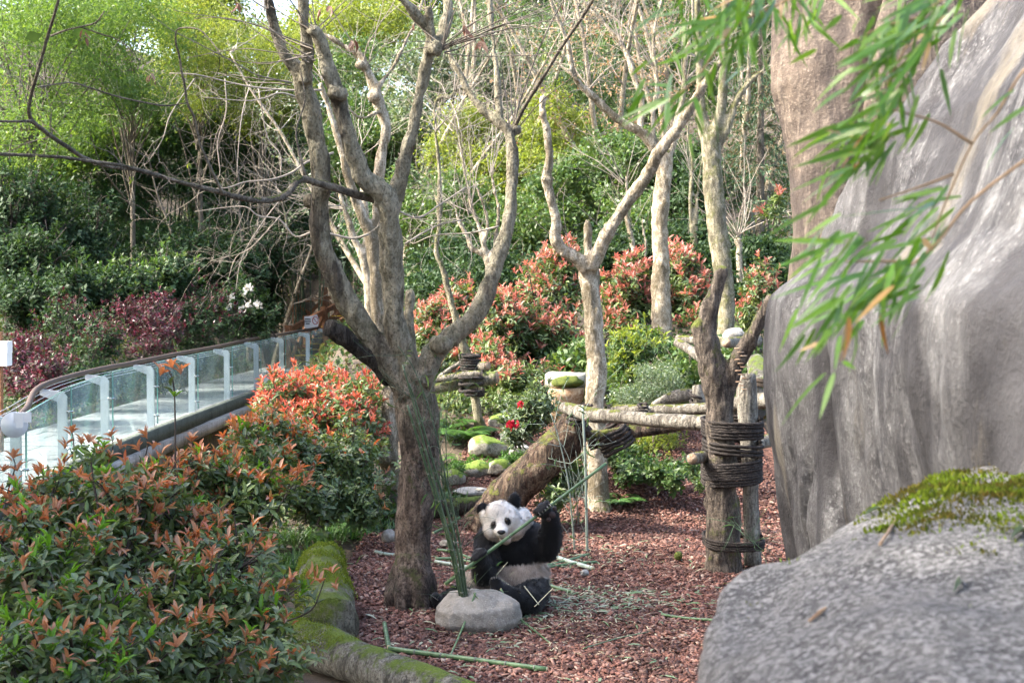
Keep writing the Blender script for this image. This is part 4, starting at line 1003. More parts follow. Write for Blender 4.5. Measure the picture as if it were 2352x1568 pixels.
# small pollards and thin saplings far right
tree('tree', 'small pollarded trunk with a fan of bare shoots near the rock face', at(1702, 690, 26),
     [limb([(1705, 700, 18), (1700, 640, 17), (1698, 580, 16), (1696, 545, 18)], 26, 26)], 'bark_pale', .04, 17, fans=[(1696, 545, 26, 14, 30, 150, .9, 2.2, .012, 0, 1)])
tree('tree', 'thin sapling pair with grey stems right of the slanting limb', at(1590, 640, 27),
     [limb([(1592, 660, 12), (1590, 560, 11), (1585, 460, 10), (1590, 380, 9), (1580, 300, 7), (1590, 230, 5)], 27, 27), limb([(1600, 660, 10), (1600, 540, 9), (1605, 420, 8), (1622, 330, 6), (1640, 280, 4)], 27, 27)], 'bark_olive', .04, 18, fans=[(1588, 400, 27, 8, 40, 140, .8, 1.8, .008, 0, 1)])
tree('tree', 'bare knotty sapling with a clump of dry leaves above the red hedge', at(1460, 660, 27),
     [limb([(1470, 670, 16), (1460, 600, 15), (1448, 540, 14), (1440, 500, 12), (1440, 450, 9), (1438, 400, 8)], 27, 27), limb([(1478, 640, 10), (1482, 560, 9), (1474, 500, 7), (1468, 420, 5)], 27, 27)], 'bark_pale', .04, 19, fans=[(1436, 420, 27, 8, 50, 140, .9, 2.2, .010, 0, 1), (1450, 530, 27, 6, 40, 140, .6, 1.4, .008, 0, 1)])
tree('tree', 'bare many-branched small tree between the two main right limbs', at(1120, 760, 24),
     [limb([(1122, 780, 16), (1124, 700, 16), (1126, 620, 15), (1110, 585, 15), (1085, 572, 14), (1072, 540, 12), (1055, 510, 11), (1046, 480, 8)], 24, 24), limb([(1124, 640, 13), (1118, 590, 14), (1100, 520, 13), (1085, 480, 11), (1075, 430, 9), (1060, 350, 8), (1045, 280, 6)], 24, 24.2), limb([(1110, 560, 10), (1120, 520, 10), (1110, 470, 9), (1090, 420, 7)], 24, 24), limb([(1128, 600, 11), (1140, 540, 11), (1145, 480, 10), (1134, 430, 9), (1128, 380, 7)], 24, 24.3)], 'bark_pale', .035, 20,
     fans=[(1080, 490, 24, 8, 40, 170, .8, 2.0, .010, 0, 2), (1050, 300, 24, 8, 40, 140, .8, 2.2, .010, 0, 1), (1130, 400, 24, 7, 50, 130, .8, 2.2, .010, 0, 1), (1048, 480, 24, 5, 100, 200, .6, 1.2, .008, -.02, 2)])
# bare trees higher on the slope
rgt = np.random.default_rng(77)
for k, (u, v, D, h, lab) in enumerate([(610, 250, 46, 7, 'tall bare grey tree up the slope left of the main limbs'), (905, 300, 34, 8, 'bare twiggy tree up the slope between the main limbs'), (1080, 300, 36, 8, 'bare twiggy tree up the slope behind the right limb'), (1230, 260, 38, 7, 'bare twiggy tree up the slope above the sawn limb'), (1400, 260, 34, 8, 'tan-budded bare tree up the slope above the slanting limb'), (1560, 230, 36, 8, 'tan-budded bare tree up the slope behind the straight trunk'), (1740, 330, 30, 6, 'bare twiggy tree beside the tall brown rock'), (560, 130, 42, 8, 'dark-stemmed tree with fine branches high on the left slope')]):
    p = at(u, v + 200, D); p[2] = min(p[2], zg(p[0], p[1]) + .3); p[2] = zg(p[0], p[1])
    o = thing('tree', lab, 'tree', p)
    tm = MB(); tw = MB()
    for s in range(3 if k != 7 else 2):
        d = nrm(np.array((rgt.normal(0, .22), rgt.normal(0, .2), 1)))
        Q = [p]
        for i in range(7): d = nrm(d + rgt.normal(0, .09, 3)); Q.append(Q[-1] + d * h / 7)
        tm.tube(Q, np.linspace(.085, .02, 8), 8, 3, .1, 8, k)
        for i in range(2, 8):
            for j in range(3): grow(tw, Q[i], nrm(np.array((rgt.normal(0, .8), rgt.normal(0, .6), rgt.uniform(.2, 1.1)))), rgt.uniform(.8, 2.0), .013, 2, rgt, .02, .7)
    tm.build('trunk', M['bark_pale' if k != 7 else 'bark_branch'], o, p)
    tw.build('twigs', M['twig_pale' if k != 7 else 'twig'], o, p, kind='stuff')
    if k in (4, 5, 1):
        V_ = np.concatenate(tw.V); q = V_[rgt.integers(0, len(V_), 2600)]
        V, F = scatter(T_DIA, q, rdir(len(q), rgt), rdir(len(q), rgt), .07, .05); part('buds', V, F, M['f_tan' if k != 1 else 'f_grey'], o, p, kind='stuff')

# ---------------------------------------------------------------- logs
def log(name, label, spec, Da, Db, mat, amp=.10, cat='log', cut=True, sides=26, seed=1):
    P, R = limb(spec, Da, Db); o = thing(name, label, cat, P[0])
    V, F = tube_geo(P, R, sides, 10, amp, 5.0, seed); 
    rid = fbm(V * 1.0, 26, 3, seed) * .006; ctr = V.mean(0)
    MB().add(V, F).build('bark', M[mat], o, P[0])
    if cut:
        for e, f_ in ((0, 1), (-1, -2)):
            d = nrm(P[e] - P[f_]); MB().tube([P[e] - d * .004, P[e] + d * .006], R[e] * .86, 20, 1).build('cut_end', M['cut_wood'], o, P[0])
    return o
log('leaning_log', 'thick weathered log leaning up to the right behind the panda', [(1098, 1212, 84), (1135, 1172, 90), (1190, 1118, 92), (1245, 1062, 92), (1295, 1010, 90), (1335, 968, 80)], 15.9, 15.6, 'log_lean', .14, cut=False, seed=3)
log('platform_log', 'pale front crossbar log of the climbing platform, tied to the stump', [(1296, 936, 26), (1325, 944, 32), (1360, 953, 33), (1423, 957, 30), (1496, 964, 33), (1560, 968, 36), (1660, 972, 36)], 15.5, 13.9, 'bark_log', .07, seed=4)
log('platform_log', 'rear crossbar log of the platform running behind the stump', [(1400, 938, 20), (1470, 940, 22), (1560, 940, 26), (1640, 936, 27), (1700, 925, 34), (1790, 918, 42)], 16.6, 15.2, 'bark_log', .07, seed=5)
log('platform_log', 'short bent pale log resting on the rear crossbar', [(1500, 930, 14), (1530, 918, 26), (1560, 909, 33), (1600, 907, 30), (1640, 915, 22)], 16.9, 16.7, 'bark_log', .08, seed=6)
log('platform_log', 'stubby upright log piece standing on the rear crossbar', [(1608, 925, 26), (1603, 900, 27), (1600, 884, 20)], 16.3, 16.3, 'bark_log', .08, cut=False, seed=7)
log('platform_log', 'brown lower beam under the platform, tied with thick rope', [(1352, 1012, 46), (1400, 1002, 36), (1450, 992, 30), (1510, 985, 26), (1560, 978, 22), (1610, 972, 20)], 15.6, 15.4, 'log_lean', .08, seed=8)
log('cut_log', 'short sawn log end poking out left of the roped stump', [(1590, 1053, 28), (1620, 1048, 27), (1660, 1040, 26)], 13.2, 13.9, 'bark_log', .05, seed=9)
log('cut_log', 'sawn log showing right behind the roped stump near the rock', [(1735, 1020, 30), (1765, 1012, 30), (1800, 1004, 30)], 14.2, 14.6, 'bark_log', .05, seed=10)
log('cut_log', 'pale sawn log with a round pinkish end facing the camera behind the stump', [(1668, 787, 24), (1690, 786, 25), (1740, 782, 26)], 18.6, 19.6, 'bark_log', .04, seed=11)
log('cut_log', 'mossy thick log end wrapped in tan rope beside the rock face', [(1742, 912, 46), (1745, 880, 52), (1742, 852, 50), (1736, 830, 40)], 16.8, 17.4, 'log_grey', .06, cut=False, seed=12)
log('cut_log', 'slanting pale log tied to the straight trunk by black rope', [(1555, 786, 20), (1580, 800, 22), (1610, 822, 24), (1640, 840, 24)], 20.2, 19.6, 'bark_log', .06, seed=13)
log('cut_log', 'horizontal log behind the black rope at the straight trunk', [(1555, 778, 18), (1600, 782, 19), (1640, 784, 20)], 21.0, 20.6, 'bark_log', .06, seed=14)
log('roped_log', 'lower greenish log of the bundle roped to the thin mossy tree', [(985, 890, 34), (1040, 880, 34), (1085, 874, 35), (1142, 866, 30)], 18.7, 18.4, 'log_moss', .06, seed=15)
log('roped_log', 'upper grey log of the bundle roped to the thin mossy tree', [(1000, 872, 16), (1035, 866, 17), (1070, 860, 17), (1106, 858, 15)], 18.5, 18.3, 'bark_log', .06, seed=16)
log('roped_log', 'short brown log stub behind the rope on the thin mossy tree', [(1070, 842, 20), (1095, 841, 22), (1120, 840, 22)], 18.9, 18.6, 'bark_log', .04, seed=17)
log('roped_log', 'thin grey stick slanting behind the roped log bundle', [(1000, 872, 10), (1030, 850, 10), (1066, 828, 11)], 19.0, 19.1, 'bark_log', .05, seed=18)
log('fallen_log', 'dark rotting fallen log lying behind the trunk and bamboo', [(985, 1172, 40), (1040, 1164, 42), (1105, 1158, 38), (1150, 1160, 30)], 16.3, 16.5, 'bark_rotten', .18, cut=False, seed=19)
# border logs at the lower left
P = [np.array((-1.74, 13.2, .14)), np.array((-1.70, 12.7, .17)), np.array((-1.60, 11.9, .18)), np.array((-1.46, 11.1, .18)), np.array((-1.33, 10.45, .17))]
o = thing('border_log', 'thick log covered in bright green moss edging the bark floor', 'log', P[0])
V, F = tube_geo(P, [.15, .195, .205, .215, .205], 36, 22, .09, 4.0, 31)
V = V + nrm(V - np.repeat(catmull(np.array(P), 22), 36, 0))*(fbm(V * (6, 1, 1), 5, 3, 5) * .012)[:, None]
lg = MB().add(V, F).build('bark', M['log_moss'], o, P[0])
P2 = [np.array((-1.75, 10.5, .06)), np.array((-1.35, 10.1, .08)), np.array((-.95, 9.62, .07)), np.array((-.55, 9.2, .05)), np.array((-.1, 8.8, .02)), np.array((.5, 8.35, .0))]
o2 = thing('border_log', 'grey weathered log with mossy left end along the bottom edge', 'log', P2[0])
V2, F2 = tube_geo(P2, [.16, .165, .15, .14, .125, .11], 36, 20, .09, 4.0, 37)
MB().add(V2, F2).build('bark', M['log_grey'], o2, P2[0])
def tuft_moss(name, src, parent, base, n, mask, seed, mat):
    rg = np.random.default_rng(seed); i = rg.integers(0, len(src), n * 3); q = src[i] + rg.normal(0, .012, (n * 3, 3))
    k = mask(q); q = q[k][:n]
    V, F = scatter(T_DIA, q - (0, 0, .004), rdir(len(q), rg, 1.5), rdir(len(q), rg), rg.uniform(.010, .026, len(q)), .008)
    part(name, V, F, M[mat], parent, base, kind='stuff')
M['f_moss'] = mat_leaf('moss_tufts', [(.16, .22, .03), (.22, .29, .04), (.12, .16, .025), (.26, .30, .06)], .8, .35, (1.1, 1.1, .5), .1)
tuft_moss('moss', V, o, P[0], 16000, lambda q: (q[:, 2] > .12) & (fbm(q, 2.6, 3, 8) + (-1.52 - q[:, 0]) * 1.2 + (q[:, 1] - 11.7) * .25 > .0), 3, 'f_moss')
tuft_moss('moss', V2, o2, P2[0], 9000, lambda q: (q[:, 2] > .05) & (fbm(q, 3.0, 3, 9) - (q[:, 0] + 1.15) * 1.6 > .0), 4, 'f_moss')

# ---------------------------------------------------------------- broken stump, its post and the ropes
sb = gpix(1660, 1306)
tree('broken_stump', 'dark broken tree stump forking in two, wrapped with black rope', sb,
     [limb([(1660, 1318, 82), (1661, 1280, 77), (1660, 1200, 76), (1658, 1120, 76), (1656, 1030, 74), (1654, 950, 66), (1646, 890, 66), (1636, 845, 64), (1626, 805, 58), (1620, 770, 54), (1624, 738, 48), (1636, 700, 40), (1648, 660, 32), (1656, 628, 28), (1664, 612, 20)], 13.5, 13.3),
      limb([(1656, 930, 50), (1672, 885, 44), (1688, 845, 42), (1703, 812, 42), (1722, 780, 36), (1742, 742, 31), (1758, 710, 28), (1774, 676, 26)], 13.45, 13.1)],
     'bark_stump', .02, 41, extra=[ellipsoid_geo(at(1603, 755, 13.35), (.07, .08, .1)), ellipsoid_geo(at(1650, 645, 13.3), (.05, .05, .08))], amp=.2)
P, R = limb([(1729, 1296, 40), (1726, 1180, 38), (1722, 1050, 38), (1717, 940, 46), (1713, 858, 44)], 13.65, 13.75)
o = thing('wooden_post', 'weathered round post standing behind the broken stump', 'post', P[0]); MB().tube(P, R, 20, 8, .08, 5, 9).build('shaft', M['bark_log'], o, P[0])
# bracket fungi on the stump
fg = thing('bracket_fungus', 'row of small tan bracket fungi on the stump\'s right fork', 'fungus', at(1702, 828, 13.0))
for k in range(12):
    c = at(1694 + (k * 7) % 20, 800 + k * 8.5, 12.98); V, F = ellipsoid_geo(c, (.035, .03, .007), None, 10, 5); MB().add(V, F).build('cap', M['cut_wood'], fg, at(1702, 828, 13.0))
def coil(name, label, u0, v0, v1, D, rxp, ry, turns, r, mat='rope', tilt=0.0, u1=None, seed=0, loops=()):
    n = int(turns * 22); a = np.linspace(0, turns * 2 * math.pi, n); f = np.linspace(0, 1, n); rg = np.random.default_rng(seed)
    u1 = u0 if u1 is None else u1
    nz = fbm(np.stack((a * .35, a * 0, a * 0), 1), 1.0, 2, seed)
    C = np.array([at(u0 + (u1 - u0) * k, v0 + (v1 - v0) * k, D) for k in f]); rx = px(rxp, D)
    k = 1 + nz * .015
    ca, sa = np.cos(a), np.sin(a); ca = np.sign(ca) * np.abs(ca) ** .75; sa = np.sign(sa) * np.abs(sa) ** .75
    P = C + np.stack((ca * rx * k, sa * ry * k, np.cos(a) * tilt + nz * r * .5), 1)
    V, F = rope_geo(P, r)
    m = MB().add(V, F)
    o = m.build(name, M[mat], smooth=True)
    bpt = C[-1]; shift(o.data, -bpt); o.location = tuple(bpt)
    return tag(o, label, 'rope')
def rope_geo(P, r):
    """three-strand look: the round section is fluted and twisted along its length"""
    P = np.asarray(P); seg = np.linalg.norm(np.diff(P, axis=0), axis=1); s = np.concatenate(([0], np.cumsum(seg)))
    st = r * .9; t = np.arange(0, s[-1], st); Q = np.stack([np.interp(t, s, P[:, i]) for i in range(3)], 1)
    V, F = tube_geo(Q, np.full(len(Q), r), 7, 1, 0)
    th = np.tile(np.linspace(0, 2*math.pi, 7, endpoint=False), len(Q)); L = np.repeat(t, 7)
    ctr = np.repeat(Q, 7, 0); V = ctr + (V - ctr) * (1 + .24 * np.cos(3 * th - L / (r * 1.15)))[:, None]
    return V, F
coil('rope', 'upper band of thick black rope around the stump and post', 1682, 963, 1000, 13.60, 66, .36, 6, .0165, seed=1)
coil('rope', 'slack middle loops of black rope below the upper band', 1682, 1012, 1040, 13.60, 65, .36, 3.5, .0165, tilt=-.02, seed=2)
coil('rope', 'wide lower band of thick black rope around stump and post', 1680, 1052, 1104, 13.60, 65, .36, 9, .0165, tilt=.03, seed=3)
coil('rope', 'narrow rope band near the foot of the stump', 1684, 1230, 1250, 13.60, 66, .36, 4, .0145, seed=4)
coil('rope', 'black rope looped over the end of the front crossbar log', 1340, 930, 975, 15.3, 20, .16, 4, .017, u1=1320, seed=5)
coil('rope', 'thick black rope coil around the brown lower beam', 1398, 985, 1030, 15.5, 32, .16, 5, .02, u1=1424, tilt=.10, seed=6)
coil('rope', 'black rope loop hanging on the bent pale log', 1598, 898, 945, 16.3, 12, .12, 3, .016, seed=7)
coil('rope', 'black rope wound round the thin mossy tree above the logs', 1078, 815, 852, 18.8, 22, .14, 6, .022, u1=1084, seed=8)
coil('rope', 'black rope sling hanging down around the log bundle', 1082, 856, 900, 18.35, 26, .15, 3, .020, seed=9, tilt=.02)
coil('rope', 'black rope wound round the thin tree below the logs', 1090, 893, 908, 19.0, 20, .12, 3, .022, seed=10)
coil('rope', 'heap of black rope around the base of the straight trunk', 1532, 782, 830, 22.4, 30, .22, 8, .035, tilt=-.05, seed=11)
coil('rope', 'tan rope wound round the mossy trunk behind the stump', 1668, 812, 838, 20.5, 28, .2, 5, .022, 'rope_tan', seed=12)
coil('rope', 'tan rope around the mossy log end beside the rock', 1743, 868, 884, 16.9, 30, .17, 4, .02, 'rope_tan', seed=13)
coil('rope', 'dark rope around the rear crossbar log left of the stump', 1476, 928, 952, 16.2, 9, .1, 3, .016, seed=14)
# ---------------------------------------------------------------- vegetation
def rosette(P, A, k, tilt0, tilt1, L0, L1, W, rg, T=T_LEAF, stretch=.6):
    """k leaves round every tip P with axis A"""
    n = len(P); ref = np.where(np.abs(A[:, 2:3]) < .9, np.array([[0, 0, 1.]]), np.array([[1., 0, 0]]))
    X = nrm(np.cross(A, ref)); Y = np.cross(A, X)
    a = (np.arange(k)[None] * 2.4 + rg.uniform(0, 6.28, (n, 1)) + rg.normal(0, .25, (n, k)))
    t = np.radians(rg.uniform(tilt0, tilt1, (n, k)))
    per = X[:, None] * np.cos(a)[..., None] + Y[:, None] * np.sin(a)[..., None]
    D = A[:, None] * np.cos(t)[..., None] + per * np.sin(t)[..., None]
    N = A[:, None] * np.sin(t)[..., None] - per * np.cos(t)[..., None] + rg.normal(0, .12, (n, k, 3))
    L = rg.uniform(L0, L1, (n, k)); B = P[:, None] - A[:, None] * (rg.uniform(0, 1, (n, k)) * L0 * stretch)[..., None]
    r = lambda q: q.reshape(-1, 3)
    return r(B), r(D), r(N), L.ravel(), L.ravel() * W * rg.uniform(.85, 1.15, n * k)
LEAF_ME = {}
def leaf_obj(matname):
    if matname not in LEAF_ME:
        out = []; bam = 'bam' in matname
        for s in range(6):
            c = .10 + .05 * s; ys = [0, .18, .4, .62, .82, 1.0]; ws = [.03, .30, .46, .44, .28, .02]; V = []; F = []
            if bam: c = .02 + .03 * s; ys = [0, .08, .3, .55, .8, 1.0]; ws = [.05, .36, .50, .42, .22, .01]
            for y, w in zip(ys, ws):
                z = -c * y * y + (0 if bam else .04 * s * y); fo = .01 if bam else .28; V += [(-w, y, z + w * fo), (0, y, z), (w, y, z + w * fo)]
            for i in range(5):
                a = 3 * i; F += [(a, a+1, a+4, a+3), (a+1, a+2, a+5, a+4)]
            me = nmesh('leaf', V, F, True); me.materials.append(M[matname]); out.append(me)
        LEAF_ME[matname] = out
    return LEAF_ME[matname]
def leaf_parts(parent, base, mat, P, D, N, L, W):
    mes = leaf_obj(mat); D = nrm(D); S = nrm(np.cross(D, N)); N = np.cross(S, D)
    for i in range(len(P)):
        o = bpy.data.objects.new('leaf', mes[i % 6]); COL.objects.link(o); o.parent = parent
        R = np.eye(4); R[:3, 0] = S[i] * W[i]; R[:3, 1] = D[i] * L[i]; R[:3, 2] = N[i] * L[i]; R[:3, 3] = P[i] - base
        o.matrix_basis = Matrix(R.tolist())
def pixb(u, v, D, rup, rvp, ry):
    return (at(u, v, D), np.array((px(rup, D), ry, px(rvp, D))))
def photinia(name, label, cat, base, blobs, n_tip, L, young, old, frac, seed, nparts=0, lime=0.0, Wd=.34, fill=1.0, topred=.25, k=7, T=T_LEAF, stems=.35, group=None):
    rg = np.random.default_rng(seed); base = np.asarray(base, float); o = thing(name, label, cat, base, group)
    vol = np.array([np.prod(r) ** (2 / 3) for c, r in blobs]); bi = rg.choice(len(blobs), n_tip, p=vol / vol.sum())
    C = np.array([c for c, r in blobs])[bi]; R = np.array([r for c, r in blobs])[bi]
    ns = max(6, n_tip // 11); si = rg.choice(len(blobs), ns, p=vol / vol.sum())         # main stems, each with its spray of shoots
    sc = np.array([c for c, r in blobs])[si]; sr = np.array([r for c, r in blobs])[si]
    sdir = rdir(ns, rg, .55); send = sc + sdir * sr * (rg.uniform(.55, 1.15, (ns, 1)) + .28 * (rg.random((ns, 1)) < .2)); sroot = sc - np.array((0, 0, 1.)) * sr * .9 + rg.normal(0, .25, (ns, 3)) * sr * (1, 1, 0)
    wh = rg.integers(0, ns, n_tip); tt = rg.random(n_tip) ** .55; C = sc[wh]; R = sr[wh]
    P = sroot[wh] * (1 - tt)[:, None] + send[wh] * tt[:, None] + rg.normal(0, .17, (n_tip, 3)) * R * (1, 1, .8)
    P[:, 2] += .12 * R[:, 2] * np.sin(tt * 3.14)
    q_ = (P - C) / R; rad = np.linalg.norm(q_, axis=1); d = nrm(q_)
    A = nrm(d * .55 + np.array((0, 0, .9)) + rg.normal(0, .25, (n_tip, 3)))
    isy = (tt > .42) & (rad > .45) & (d[:, 2] > -.35) & (rg.random(n_tip) < frac)
    y = rosette(P[isy] + A[isy] * L * .5, A[isy], k, 12, 60, L * .4, L * 1.2, Wd * .9, rg, T, 1.8)
    ol = rosette(P, A, k, 45, 105, L * .6, L * 1.25, Wd * 1.15, rg, T, 2.2)
    nf = int(n_tip * 3 * fill)
    bi = rg.choice(len(blobs), nf, p=vol / vol.sum()); C2 = np.array([c for c, r in blobs])[bi]; R2 = np.array([r for c, r in blobs])[bi]
    P2 = C2 + rdir(nf, rg) * R2 * (rg.random(nf) ** .5 * .8)[:, None]
    fl = (P2, rdir(nf, rg, .2), rdir(nf, rg, .8), rg.uniform(.6, 1.1, nf) * L, rg.uniform(.3, .42, nf) * L)
    ol = [np.concatenate((a, b_)) for a, b_ in zip(ol, fl)]
    def cut(g, npt, mat):
        if npt:
            dist = np.linalg.norm(g[0] - np.array((0, 0, CAM_H)), axis=1) / g[3] + rg.normal(0, 3, len(g[0]))
            vis = (np.abs(g[0][:, 0] / g[0][:, 1]) < .36)
            dist[~vis] = 1e9; od = np.argsort(dist); a, r_ = od[:npt], od[npt:]
            leaf_parts(o, base, mat, *[q[a] for q in g]); return [q[r_] for q in g]
        return g
    if lime and len(y[0]):
        lm = (rg.random(len(y[0]) // k + 1) < lime).repeat(k)[:len(y[0])]
        V, F = scatter(T, *[q[lm] for q in y]); part('lime_foliage', V, F, M['f_lime'], o, base, kind='stuff')
        y = [q[~lm] for q in y]
    y = cut(list(y), nparts // 2, young); ol = cut(list(ol), nparts - nparts // 2, old)
    if len(y[0]):
        V, F = scatter(T, *y); part('young_foliage', V, F, M[young], o, base, kind='stuff')
    V, F = scatter(T, *ol); part('foliage', V, F, M[old], o, base, kind='stuff')
    m = MB(); sel = np.nonzero(rg.random(n_tip) < stems)[0]
    for i in sel[:900]:
        root = sroot[wh[i]] * (1 - tt[i] * .6) + send[wh[i]] * tt[i] * .6
        mid = root * .45 + P[i] * .55 + rg.normal(0, .05, 3) * R[i]
        m.tube([root, mid, P[i] + A[i] * L * .2], [.012 * L / .08 * .6, .004 * L / .08, .002 * L / .08], 4, 3, cap=False)
    for j in range(ns): m.tube([sroot[j], sroot[j] * .5 + send[j] * .5 + rg.normal(0, .05, 3) * sr[j], send[j]], [.012 * L / .08, .008 * L / .08, .003 * L / .08], 5, 4, cap=False)
    if sel.size: m.build('stems', M['stem_dark'], o, base, kind='stuff')
    return o
def crown(name, label, cat, blobs, n, L, W, mat, seed, droop=0.0, clump=.22, T=T_DIA, trunk='bark_branch', tr=.06, base=None, group=None, nclump=26, partname='crown', flat=0.0, hollow=.45, limbs=True):
    rg = np.random.default_rng(seed); c0 = blobs[0][0]
    if base is None: base = np.array((c0[0], c0[1], zg(c0[0], c0[1]) - .05))
    o = thing(name, label, cat, base, group)
    vol = np.array([np.prod(r) for c, r in blobs]); tot = vol.sum(); PP = []; CC = []
    for (c, r), v in zip(blobs, vol):
        m = max(8, int(nclump * 1.0)); cc = c + rdir(m, rg) * r * (hollow + (1 - hollow) * rg.random(m) ** .6)[:, None]; CC.append(cc)
        k = max(50, int(n * v / tot)); i = rg.integers(0, m, k); w = rg.uniform(.6, 1.4, m)
        PP.append(cc[i] + rg.normal(0, 1, (k, 3)) * r * clump * w[i][:, None] * (1, 1, .75))
    P = np.concatenate(PP); nn = len(P)
    D = rdir(nn, rg) + np.array((0, 0, -droop)); N = rdir(nn, rg, .7 + flat)
    V, F = scatter(T, P, D, N, L * rg.uniform(.6, 1.2, nn), W * rg.uniform(.7, 1.2, nn))
    part(partname, V, F, M[mat], o, base, kind='stuff')
    if limbs:
        m = MB(); top = c0 - (0, 0, blobs[0][1][2] * .1)
        m.tube([base, base * .5 + top * .5 + rg.normal(0, .1, 3), top], [tr * .8, tr * .6, tr * .25], 8, 4, .1, 6, seed)
        for cc in CC:
            for q in cc[::4]:
                f_ = rg.uniform(.45, 1.0); s_ = base * (1 - f_) + top * f_; m.tube([s_, s_ * .45 + q * .55 + rg.normal(0, .25, 3), q], [tr * .3, tr * .18, tr * .06], 5, 3, cap=False)
        m.build('trunk', M[trunk], o, base)
    return o
def B(*a): return [pixb(*q) for q in a]

# --- hillside, left: light feathery trees above, dark bamboo below
WL = [('feathery light green tree at the upper left corner', [(70, 120, 40, 150, 150, 2.0), (190, 60, 41, 130, 110, 2.0), (60, 300, 39, 110, 90, 1.6)]),
      ('feathery light green tree above the bent bare branch', [(300, 90, 43, 130, 120, 2.0), (230, 210, 41, 120, 80, 1.8), (330, 210, 42, 90, 60, 1.6)]),
      ('yellow-green tree with fine leaves below the patch of sky', [(450, 70, 46, 120, 110, 2.2), (540, 150, 46, 110, 70, 2.0), (420, 200, 45, 100, 70, 1.8)]),
      ('thin light green tree left of the main tree\'s upper limbs', [(600, 230, 47, 90, 80, 2.0), (660, 110, 50, 80, 50, 2.0)])]
for i, (lab, bl) in enumerate(WL):
    crown('tree', lab, 'tree', B(*bl), 17000, .15, .04, 'f_willow' if i < 2 else 'f_yellow', 100 + i, .35, .22, T_DIA, 'bark_branch', .12, nclump=40)
for i, (lab, mat, bl) in enumerate([('soft green tree filling the slope below the feathery trees, far left', 'f_willow', [(60, 380, 45, 120, 80, 1.8), (170, 310, 46, 110, 80, 1.8)]), ('soft green tree filling the slope below the yellow-green tree', 'f_mid', [(300, 300, 48, 110, 80, 1.8), (430, 270, 49, 110, 80, 1.8)]), ('soft green tree filling the slope left of the main limbs', 'f_mid', [(560, 280, 50, 110, 90, 1.8), (660, 220, 52, 100, 90, 1.8)]), ('soft green tree on the slope seen between the main limbs', 'f_mid', [(820, 400, 46, 100, 110, 1.6), (930, 330, 46, 90, 110, 1.6)])]):
    crown('tree', lab, 'tree', B(*bl), 12000, .20, .07, mat, 150 + i, .2, .26, T_DIA, 'bark_branch', .1, nclump=40)
for i, (lab, mat, bl) in enumerate([('far pale green tree on the skyline at the left', 'f_willow', [(120, 0, 56, 150, 100, 2.4), (280, -10, 56, 120, 90, 2.2)]), ('far yellow-green tree on the skyline left of the bright sky', 'f_yellow', [(430, 0, 57, 110, 90, 2.2), (500, 90, 56, 90, 70, 2)]),
      ('far yellow-green tree on the skyline behind the left limbs', 'f_yellow', [(760, 110, 58, 120, 90, 2.2), (860, 0, 58, 110, 70, 2.2)]), ('far green tree on the skyline behind the pollard shoots', 'f_mid', [(1010, 0, 58, 130, 90, 2.2), (1150, -10, 58, 120, 80, 2.2)]), ('far pale tree on the skyline above the long left limb', 'f_grey', [(1330, 0, 58, 130, 90, 2.2), (1460, 20, 58, 110, 90, 2.2)]), ('far green tree on the skyline behind the bamboo spray', 'f_mid', [(1620, 20, 56, 130, 110, 2.2), (1750, 40, 54, 90, 110, 2)])]):
    crown('tree', lab, 'tree', B(*bl), 12000, .26, .10, mat, 130 + i, .2, .22, T_DIA, 'bark_branch', .14, nclump=36)
def bamboo_clump(label, blobs, n, seed, mat='f_bamboo', group='bamboo clumps of the dark thicket', L=.24):
    rg = np.random.default_rng(seed); bl = B(*blobs); c0 = bl[0][0]; base = np.array((c0[0], c0[1], zg(c0[0], c0[1]) - .05))
    o = crown('bamboo_clump', label, 'bamboo', bl, n, L, .035, mat, seed, .55, .16, T_DIA, base=base, group=group, nclump=60, partname='foliage', limbs=False)
    m = MB()
    for k in range(26):
        c, r = bl[rg.integers(len(bl))]; tip = c + rg.normal(0, .6, 3) * r + (0, 0, r[2] * .6); foot = np.array((tip[0] + rg.normal(0, .4), tip[1], 0)); foot[2] = zg(foot[0], foot[1]) - .1
        m.tube([foot, foot * .4 + tip * .6 + rg.normal(0, .1, 3), tip + rg.normal(0, .3, 3)], [.025, .02, .006], 5, 4, cap=False)
    m.build('culms', M['culm_dark'], o, base, kind='stuff')
bamboo_clump('dark bamboo clump hanging under the feathery trees, left end of the thicket', [(270, 380, 48, 110, 110, 1.8), (230, 520, 47, 110, 110, 1.8)], 24000, 201)
bamboo_clump('dark bamboo clump behind the long bent branch', [(400, 350, 49, 110, 120, 1.8), (390, 500, 48, 120, 120, 1.8)], 25000, 202)
bamboo_clump('dark bamboo clump behind the drooping pale twigs', [(530, 400, 50, 110, 130, 1.8), (520, 560, 49, 110, 100, 1.8)], 25000, 203)
bamboo_clump('dark bamboo clump left of the main tree\'s left limb', [(660, 380, 51, 110, 130, 1.8), (660, 540, 50, 100, 110, 1.8)], 25000, 204)
bamboo_clump('shaded bamboo clump behind the stairs', [(780, 470, 57, 110, 140, 1.8), (740, 600, 57, 130, 110, 1.6)], 20000, 205)
bamboo_clump('green bamboo clump on the slope behind the right limb of the main tree', [(1330, 250, 38, 110, 110, 1.5), (1360, 140, 40, 110, 90, 1.5)], 12000, 206, 'f_mid')
bamboo_clump('light bamboo clump at the top of the slope left of the straight trunk', [(1230, 90, 44, 120, 90, 1.8), (1120, 60, 45, 110, 80, 1.8)], 10000, 207, 'f_mid')
bamboo_clump('shaded bamboo clump between the main limbs', [(880, 560, 40, 100, 110, 1.5), (1000, 600, 38, 90, 90, 1.4)], 12000, 208)
